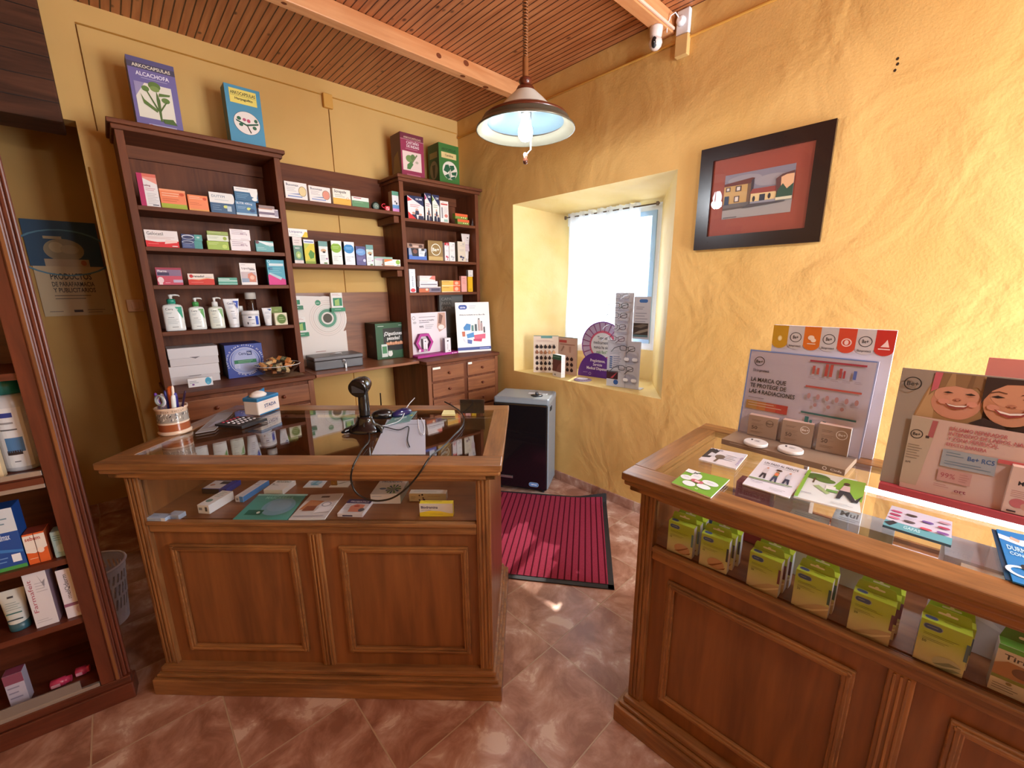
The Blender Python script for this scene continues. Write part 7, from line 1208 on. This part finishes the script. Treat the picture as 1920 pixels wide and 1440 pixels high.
card('leaflet', 'white and green leaflet with a tree and a walking couple', 'leaflet', GFL, [(1488, 931), (1614, 962.6), (1608, 900.7), (1515, 883)], ZT, .004, '#d5dad8', [('p', [(.5, .6), (.98, .3), (.98, 1), (.62, 1)], '#7fae3c'), ('e', .2, .84, .22, .12, '#4f6f34'), ('e', .36, .76, .16, .08, '#5a7a3a'), ('r', .16, .6, .19, .8, '#5a4a34'), ('p', [(.2, .5), (.45, .3), (.5, .36), (.28, .55)], '#9ab07a'), ('r', .4, .42, .55, .6, '#dfe2de'), ('r', .42, .4, .6, .48, '#6a9a50'), ('p', [(.62, .52), (.78, .52), (.76, .72), (.66, .72)], '#c9b0b0'), ('e', .7, .78, .05, .05, '#4a3428'), ('p', [(.62, .52), (.6, .24), (.66, .24), (.7, .44), (.84, .22), (.9, .26), (.78, .52)], '#2c2c34'), ('p', [(.86, .24), (.98, .5), (.92, .22)], '#2c2c34'), ('l', .06, .2, .3, 1, .04, '#5a4a6a'), ('l', .55, .1, .9, 2, .03, G1), ('p', [(0, 0), (.06, 0), (.06, 1), (0, 1)], '#7fae3c')])
card('leaflet', 'small glossy leaflet showing pink and purple spectacles on the marbled carton', 'leaflet', GFL, [(1655, 984), (1783.6, 1023), (1785.6, 978.6), (1672, 948)], ZT, .006, '#c9c0ce', [('r', 0, 0, 1, .28, '#5f9aa4'), ('T', 'GAFAS', .3, .1, .12, '#b9dade', .25), ('p', [(0, .15), (.12, .3), (.2, .25), (.1, .05)], '#2c2a30')]+[('R', u-.09, v-.035, u+.09, v+.05, c_) for u, v, c_ in ((.12, .75, '#b04a6a'), (.12, .58, '#a03a5a'), (.12, .42, '#c8708a'), (.36, .74, '#4a3a34'), (.36, .42, '#5a4a4a'), (.62, .62, '#6a4a8a'), (.62, .3, '#c04a58'), (.86, .8, '#b88a94'), (.86, .56, '#a83a54'), (.86, .32, '#7a4a8c'))]+[('l', .26, .64, .46, 3, .06, '#9a94a4')], th_col='#4a6a80')
card('leaflet', 'dark teal leaflet under the bright blue leaflet at the right edge', 'leaflet', GFL, [(1885, 1086), (1990, 1118), (1980, 1020), (1859, 992)], ZT, .0018, '#1d4f74', [], th_col='#1d4f74')
card('leaflet', 'bright blue leaflet with an arm and a cartoon line at the right edge', 'leaflet', GFL, [(1899, 1090), (2000, 1122), (1990, 1018), (1868, 992)], ZT+.0026, .003, '#2178b8', [('p', [(0, .80), (.5, .74), (.9, .84), (.9, .92), (.4, .86), (0, .9)], '#e0dce0'), ('p', [(.25, .84), (.45, .8), (.5, .86), (.3, .9)], '#d8a08a'), ('T', 'DURMER', .12, .6, .09, '#bcdcf0', .6), ('T', 'CON', .14, .5, .06, '#bcdcf0', .3), ('o', .3, .2, .1, .03, '#eef2f6'), ('e', .36, .3, .08, .05, '#1a1c24')], th_col='#2178b8')
# taupe display tray with acrylic sign, compacts and boxes
TP = '#8c7460'
a, b, c_ = oz(1352, 832, ZT), oz(1583, 893, ZT), oz(1380, 807, ZT); e = (b-a).normalized(); n_ = V((-e.y, e.x, 0)); W = (b-a).length; D_ = .155; th0 = atan2(e.y, e.x)
R = empty('display_tray', a, th0, 'taupe cardboard display tray holding sun cream boxes and compacts', 'tray')
mb = MB(); mb.box(0, W, 0, D_, 0, .02, P(TP, .5), bev=.001); mb.face((0, 0, 0), (1, 0, 0), (0, 0, 1), W, .02, [('l', .08, .7, .5, 1, .3, '#c9b8a8'), ('o', .86, .5, .3, .12, '#e9e2da'), ('T', 'Cinfa', .9, .35, .35, '#e9e2da', .08)]); mb.build('base', R)
TM = Matrix.Translation(a) @ Matrix.Rotation(th0, 4, 'Z')
tz = .0206
# acrylic sign
signH = hgt(TM @ V((.0, D_-.02, tz)), V((0, 0, 1)), 656); pL_ = oz(1378, 808, ZT+tz); 
R = empty('acrylic_sign', TM @ V((-.0, D_-.012, tz)), th0, 'clear framed sign reading LA MARCA QUE TE PROTEGE on the taupe tray', 'sign'); SWd = W*1.02; SH = signH
mb = MB(); mb.T = Matrix.Rotation(RD(-6), 4, 'X'); mb.box(0, SWd, 0, .003, 0, SH, '#cfc6cf')
pr = [('r', 0, 0, .012, 1, '#7f9ad0'), ('r', 0, .985, 1, 1, '#7f9ad0'), ('r', .988, 0, 1, 1, '#a9b8e0'), ('o', .1, .87, .055, .007, '#232328'), ('T', 'Be+', .07, .852, .035, '#232328', .062), ('t', 'Skin', .055, .75, .032, '#4a4850', .055), ('T', 'protect', .115, .75, .03, '#2c2a30', .085),
 ('T', 'LA MARCA QUE', .05, .63, .047, '#1c1c22', .31), ('T', 'TE PROTEGE DE', .05, .56, .047, '#1c1c22', .32), ('T', 'LAS 4 RADIACIONES', .05, .49, .047, '#1c1c22', .40), ('l', .05, .44, .25, 1, .02, G2), ('r', .04, .3, .14, .4, '#c8964c'), ('r', .14, .3, .22, .4, '#cc8040'), ('r', .22, .3, .31, .4, '#cc5c3c'), ('r', .31, .3, .41, .4, '#c63c34'), ('l', .06, .38, .38, 2, .03, '#e8c8b0'),
 ('r', .52, .93, .93, .95, '#b03a4c'), ('r', .52, .65, .93, .67, '#c4564c'), ('r', .52, .36, .93, .38, '#2f6a68')]
for u, v, c2, w_, h_ in ((.55, .8, '#c05a50', .02, .09), (.585, .8, '#c05a50', .018, .07), (.645, .79, '#c04a44', .022, .13), (.68, .79, '#c04a44', .022, .13), (.75, .79, '#b84a4c', .02, .1), (.78, .79, '#b84a4c', .015, .08), (.85, .79, '#5a6ab0', .022, .09), (.56, .22, '#2f6a68', .03, .11), (.6, .22, '#3f7a78', .02, .08), (.7, .22, '#3a6a70', .024, .09), (.86, .2, '#6a7a74', .03, .07)): pr.append(('r', u, v, u+w_, v+h_, c2))
for i in range(6): pr.append(('e', .56+.07*i, .56, .014, .03, '#b08484'))
for i in range(3): pr.append(('e', .62+.1*i, .47, .014, .02, '#a87c7c'))
for i in range(5): pr += [('l', .53+.085*i, .53, .59+.085*i, 2, .015, '#9a8890'), ('l', .53+.085*i, .77, .59+.085*i, 2, .015, '#9a8890')]
mb.face((0, 0, 0), (1, 0, 0), (0, 0, 1), SWd, SH, pr, k0=2); mb.build('printed_sheet', R)
mb = MB(); mb.T = Matrix.Rotation(RD(-6), 4, 'X'); mb.box(-.003, SWd+.003, -.0065, -.0045, 0, SH+.004, ACR); mb.box(-.003, SWd+.003, -.03, -.0065, 0, .002, ACR); mb.build('acrylic_front', R)
def suncream(label, bl, br, yt, emb, n_off):
    a_, b_ = oz(*bl, ZT+tz), oz(*br, ZT+tz); e_ = (b_-a_).normalized(); W_ = (b_-a_).length; H_ = hgt(a_, V((0, 0, 1)), yt)
    pr = [('l', .12, .80, .5, 2, .05, '#6a5648'), ('l', .12, .62, .6, 2, .06, '#8a7464'), ('t', '50', .14, .34, .16, '#4a3a30', .2), ('l', .36, .44, .55, 1, .04, '#8a7464'), ('l', .12, .24, .6, 2, .05, '#7a6454')]+[('o', .74, .72, .16, .02, emb), ('T', 'Be+', .64, .68, .09, emb, .22)]
    pack('sun_cream_box', label, 'box', 'sun cream boxes on the taupe tray', ((a_.x+b_.x)/2, (a_.y+b_.y)/2, ZT+tz+.0006), atan2(e_.y, e_.x), W_, .03, H_, '#a38b78', pr, tc='#d8b8a8', sc_='#c4b8b0', left=[])
suncream('taupe sun cream box, leftmost of three before the acrylic sign', (1400, 814), (1454, 825.6), 777, '#6a5648', 0)
suncream('taupe sun cream box with a white emblem, middle of three', (1462, 829), (1520, 841), 787, '#f2eeea', 0)
suncream('taupe sun cream box, rightmost of three before the acrylic sign', (1528, 844), (1588, 857), 794, '#e9e4e0', 0)
for lb_, px_, py_ in (('left round white compact on the taupe tray', 1417, 831), ('right round white compact on the taupe tray', 1482, 844)):
    q_ = oz(px_, py_, ZT+tz+.006); mb = MB(); mb.lathe([(.034, 0), (.0375, .002), (.0375, .010), (.035, .0125)], P('#d9d2cc', .3), seg=40); mb.face((-.03, -.03, .0125), (1, 0, 0), (0, 1, 0), .06, .06, [('p', [(.2, .55), (.3, .55), (.25, .8), (.15, .8)], '#3a3438'), ('l', .4, .7, .75, 3, .1, '#6a6468')])
    mb.build('compact', loc=(q_.x, q_.y, ZT+tz+.0006), rot=th0, label=lb_, cat='compact', group='white compacts on the taupe tray')
# white back display with scalloped awning
def rpl(x, y, n):
    N_ = RCM.to_3x3() @ V((0, 1, 0)); A_ = RP(0, n, 0); d = ray(x, y); t = ((A_-EYE).dot(N_))/d.dot(N_); return EYE+d*t
L0 = rpl(1452, 607, .662); R0 = rpl(1683, 622, .662); L0.z = R0.z = ZT
e = (R0-L0).normalized(); W = (R0-L0).length
for _ in range(3): pass
H = hgt(L0, V((0, 0, 1)), 609)
R = empty('awning_display', L0, atan2(e.y, e.x), 'tall white display board with a yellow to red scalloped awning', 'display')
mb = MB(); mb.box(0, W, 0, .022, 0, H, '#c9c6d2', side='#e9e9ee', top=P('#e9e9ee'), bev=.001); mb.build('board', R)
mb = MB(); cols = ['#c4941c', '#c9c4c4', '#d8701c', '#c9c4c4', '#d0482a', '#c9c4c4', '#c22c22']
for i, c2 in enumerate(cols):
    x0_, x1_ = W*i/7, W*(i+1)/7; xm = (x0_+x1_)/2; r_ = (x1_-x0_)/2; zc = H-.062+.0
    poly = [(x1_, H-.0005), (x0_, H-.0005)]+[(xm-r_*cos(pi*k/12), zc-r_*.85*sin(pi*k/12)) for k in range(13)]
    mb.prism(poly, (0, -.0005, 0), (1, 0, 0), (0, 0, 1), (0, -1, 0), .0015, c2)
    if i % 2: mb.face((x0_, -.0022, zc-.02), (1, 0, 0), (0, 0, 1), x1_-x0_, .07, [('o', .5, .6, .25, .03, '#3a3438'), ('T', 'Be+', .33, .53, .16, '#3a3438', .34), ('T', 'Skinprotect', .12, .12, .1, '#5a5458', .76)])
    else: mb.face((x0_, -.0022, zc-.02), (1, 0, 0), (0, 0, 1), x1_-x0_, .07, [[('e', .5, .5, .14, .14, '#e8d08a'), ('e', .5, .5, .08, .08, '#f0e0b0')], [('e', .45, .62, .2, .12, '#f0dcc8'), ('e', .6, .5, .16, .1, '#f0dcc8'), ('r', .25, .3, .75, .34, '#f0dcc8')], [('o', .5, .5, .2, .05, '#f0d0c8'), ('e', .5, .5, .12, .12, '#f0d0c8')], [('p', [(.3, .4), (.75, .4), (.6, .75), (.5, .6)], '#f4d8d4'), ('r', .2, .28, .8, .33, '#f4d8d4')]][i//2])
mb.build('awning_print', R)
# taupe and pink lip balm display
a, b = oz(1646, 917, ZT), oz(1920, 986, ZT); e = (b-a).normalized(); th1 = atan2(e.y, e.x); Lb = .62
R = empty('lip_balm_display', a, th1, 'large display with two smiling faces above a coral tray', 'display')
BM = Matrix.Translation(a) @ Matrix.Rotation(th1, 4, 'Z')
mb = MB(); CR = '#b84850'; mb.box(0, Lb, 0, .13, 0, .014, P(CR, .4), bev=.001); mb.box(0, Lb, -.001, .006, 0, .02, P(CR, .4), bev=.001); mb.build('coral_tray', R)
base = BM @ V((-.002, .035, .0145)); Hh = hgt(base, V((0, 0, 1)), 691); Wd = .36
mb = MB(); SKN = '#c4866a'
mb.T = Matrix.Translation((-.002, .035, .0145)) @ Matrix.Rotation(RD(-5), 4, 'X'); mb.box(0, Wd, 0, .006, 0, Hh, '#9a8d80', bev=.0006)
ar = Hh/Wd
def E(u, v, ru, c2, k=1.0):
    if ru > .09: ru *= 1.32; k *= .93
    return ('e', u, v, ru, ru/ar*k, c2)
faces = [('p', [(.44, .60), (.44, .99), (1, .97), (1, .6)], '#33201c'), ('p', [(.11, .6), (.15, .80), (.20, .99), (.46, .99), (.46, .6)], '#a07a50'), ('p', [(.12, .6), (.17, .85), (.2, .93), (.22, .6)], '#b9966a'),
 E(.32, .775, .0899, '#c48468', 1.0), ('e', .32, .765, .128, .135, '#c88a6e'), ('e', .33, .70, .085, .07, '#ca8c72'), ('e', .315, .82, .115, .08, '#cf9478'),
 ('p', [(.175, .80), (.19, .90), (.23, .99), (.43, .99), (.455, .90), (.445, .85), (.41, .90), (.36, .885), (.30, .895), (.25, .88), (.21, .86)], '#8c6a48'), ('p', [(.25, .88), (.27, .99), (.29, .99), (.30, .895)], '#a5825a'), ('p', [(.36, .885), (.37, .99), (.39, .99), (.385, .89)], '#7a5a3c'),
 ('p', [(.185, .99), (.225, .99), (.215, .86), (.18, .83)], '#c4606c'), 
 ('p', [(.245, .836), (.27, .848), (.30, .838), (.27, .832)], '#2c1c18'), ('p', [(.355, .838), (.385, .850), (.41, .838), (.385, .832)], '#2c1c18'), ('p', [(.24, .825), (.3, .828), (.27, .822)], '#a8705a'), ('p', [(.355, .828), (.41, .825), (.385, .82)], '#a8705a'),
 ('e', .325, .790, .020, .012, '#b87860'), ('e', .315, .785, .005, .004, '#7a4434'), ('e', .337, .785, .005, .004, '#7a4434'), ('e', .258, .765, .03, .022, '#d4927c'), ('e', .40, .765, .026, .022, '#d4927c'),
 ('p', [(.265, .752), (.32, .742), (.39, .756), (.375, .728), (.325, .712), (.285, .726)], '#8f4238'), ('p', [(.275, .749), (.32, .741), (.38, .752), (.365, .738), (.325, .732), (.288, .738)], '#efe6dc'),
 ('e', .585, .80, .135, .165, '#c08462'), ('e', .585, .72, .095, .085, '#c48a6a'), ('e', .59, .86, .115, .09, '#ca9070'),
 ('p', [(.44, .99), (.70, .99), (.74, .90), (.70, .93), (.62, .955), (.54, .945), (.48, .89), (.452, .82), (.44, .78)], '#33201c'), ('p', [(.70, .99), (.78, .98), (.76, .7), (.72, .64), (.725, .8), (.735, .9)], '#33201c'),
 ('p', [(.48, .845), (.51, .860), (.545, .848), (.51, .838)], '#241614'), ('p', [(.62, .848), (.655, .862), (.69, .848), (.655, .838)], '#241614'), ('p', [(.47, .875), (.51, .893), (.55, .883), (.55, .876), (.51, .884), (.47, .868)], '#5a3424'), ('p', [(.615, .883), (.655, .895), (.70, .875), (.70, .868), (.655, .886), (.615, .876)], '#5a3424'),
 ('e', .582, .790, .024, .013, '#b07458'), ('e', .571, .784, .006, .004, '#6a3a2c'), ('e', .595, .784, .006, .004, '#6a3a2c'), ('e', .50, .765, .03, .022, '#cc8c74'), ('e', .67, .765, .03, .022, '#cc8c74'),
 ('p', [(.505, .755), (.58, .737), (.665, .758), (.64, .722), (.582, .702), (.53, .722)], '#943c38'), ('p', [(.518, .751), (.58, .736), (.652, .753), (.63, .733), (.582, .723), (.538, .732)], '#f0e8e0'),
 ('o', .075, .88, .055, .008, '#2a2420', 1.0), ('T', 'Be+', .043, .862, .035, '#2a2420', .066),
 ('p', [(.40, .62), (.47, .68), (.56, .64), (.6, .6)], '#2a1a1a'),
 ('p', [(.12, .0), (.11, .62), (1, .60), (1, 0)], '#c9aca0'), ('p', [(.115, .04), (.11, .62), (.26, .60), (.21, .04)], '#b5a590'), ('p', [(.225, .60), (.255, .60), (.245, .46), (.215, .46)], '#a85a5c'), ('r', .205, .45, .225, .47, '#3a2a28'), ('o', .155, .47, .038, .006, '#2c2624', 1.0), ('T', 'Be+', .135, .458, .025, '#2c2624', .04), ('l', .12, .38, .2, 6, .022, '#8a7a6c'), ('T', 'ort', .125, .22, .02, '#3a302c', .03),
 ('T', 'BÁLSAMO REPARADOR', .32, .545, .028, '#b05a5c', .28), ('T', 'INTENSIVO DE LABIOS, NARIZ', .32, .505, .028, '#b05a5c', .40), ('T', 'Y ZONA PERIBUCAL', .32, .465, .028, '#b05a5c', .25), ('T', 'EFECTO BARRERA', .32, .42, .025, '#b05a5c', .20),
 ('r', .31, .25, .58, .39, '#9aa0a4'), ('l', .33, .37, .42, 2, .022, '#5a7080'), ('T', 'Be+ RC5', .44, .33, .034, '#3a5c8c', .13), ('l', .33, .30, .56, 2, .02, '#6a8090'), ('r', .31, .13, .48, .23, '#bf938a'), ('t', '99%', .325, .16, .04, '#a04a54', .075), ('l', .42, .21, .47, 4, .018, '#a87470'), ('l', .3, .1, .38, 2, .015, '#a87470'), ('T', 'ort', .41, .06, .028, '#8a3a4a', .06), ('r', .58, .36, .8, .39, '#c85c5c')]
mb.face((0, 0, 0), (1, 0, 0), (0, 0, 1), Wd, Hh, faces, k0=2); mb.build('photo_board', R)
q_ = oz(1905, 962, ZT+.02); q_ = BM @ V(((BM.inverted() @ q_).x+.012, .008, .0206))
pack('balm_box', 'pale pink balm box standing on the coral tray at the right edge', 'box', None, q_, th1, .075, .02, .12, '#d6b8a8', [('T', 'M', .2, .62, .09, '#2c2424', .12), ('l', .1, .5, .9, 4, .04, '#b07a74'), ('e', .3, .24, .18, .1, '#c06a6c'), ('e', .62, .2, .26, .1, '#c49480'), ('r', .1, .04, .3, .07, '#3a2c2c'), ('o', .6, .06, .03, .01, '#3a2c2c')])
mb = MB(); q_ = BM @ V((.155, .115, 0)); mb.box(0, .30, 0, .004, 0, .385, '#d88a80', bev=.0006); mb.f([(.09, -.0006, .30), (.095, -.0006, .30), (.088, -.0006, .385), (.082, -.0006, .385)], '#a85a54')
mb.build('pink_folder', loc=(q_.x, q_.y, ZT), rot=th1, label='salmon pink folder standing behind the display with two smiling faces', cat='folder')
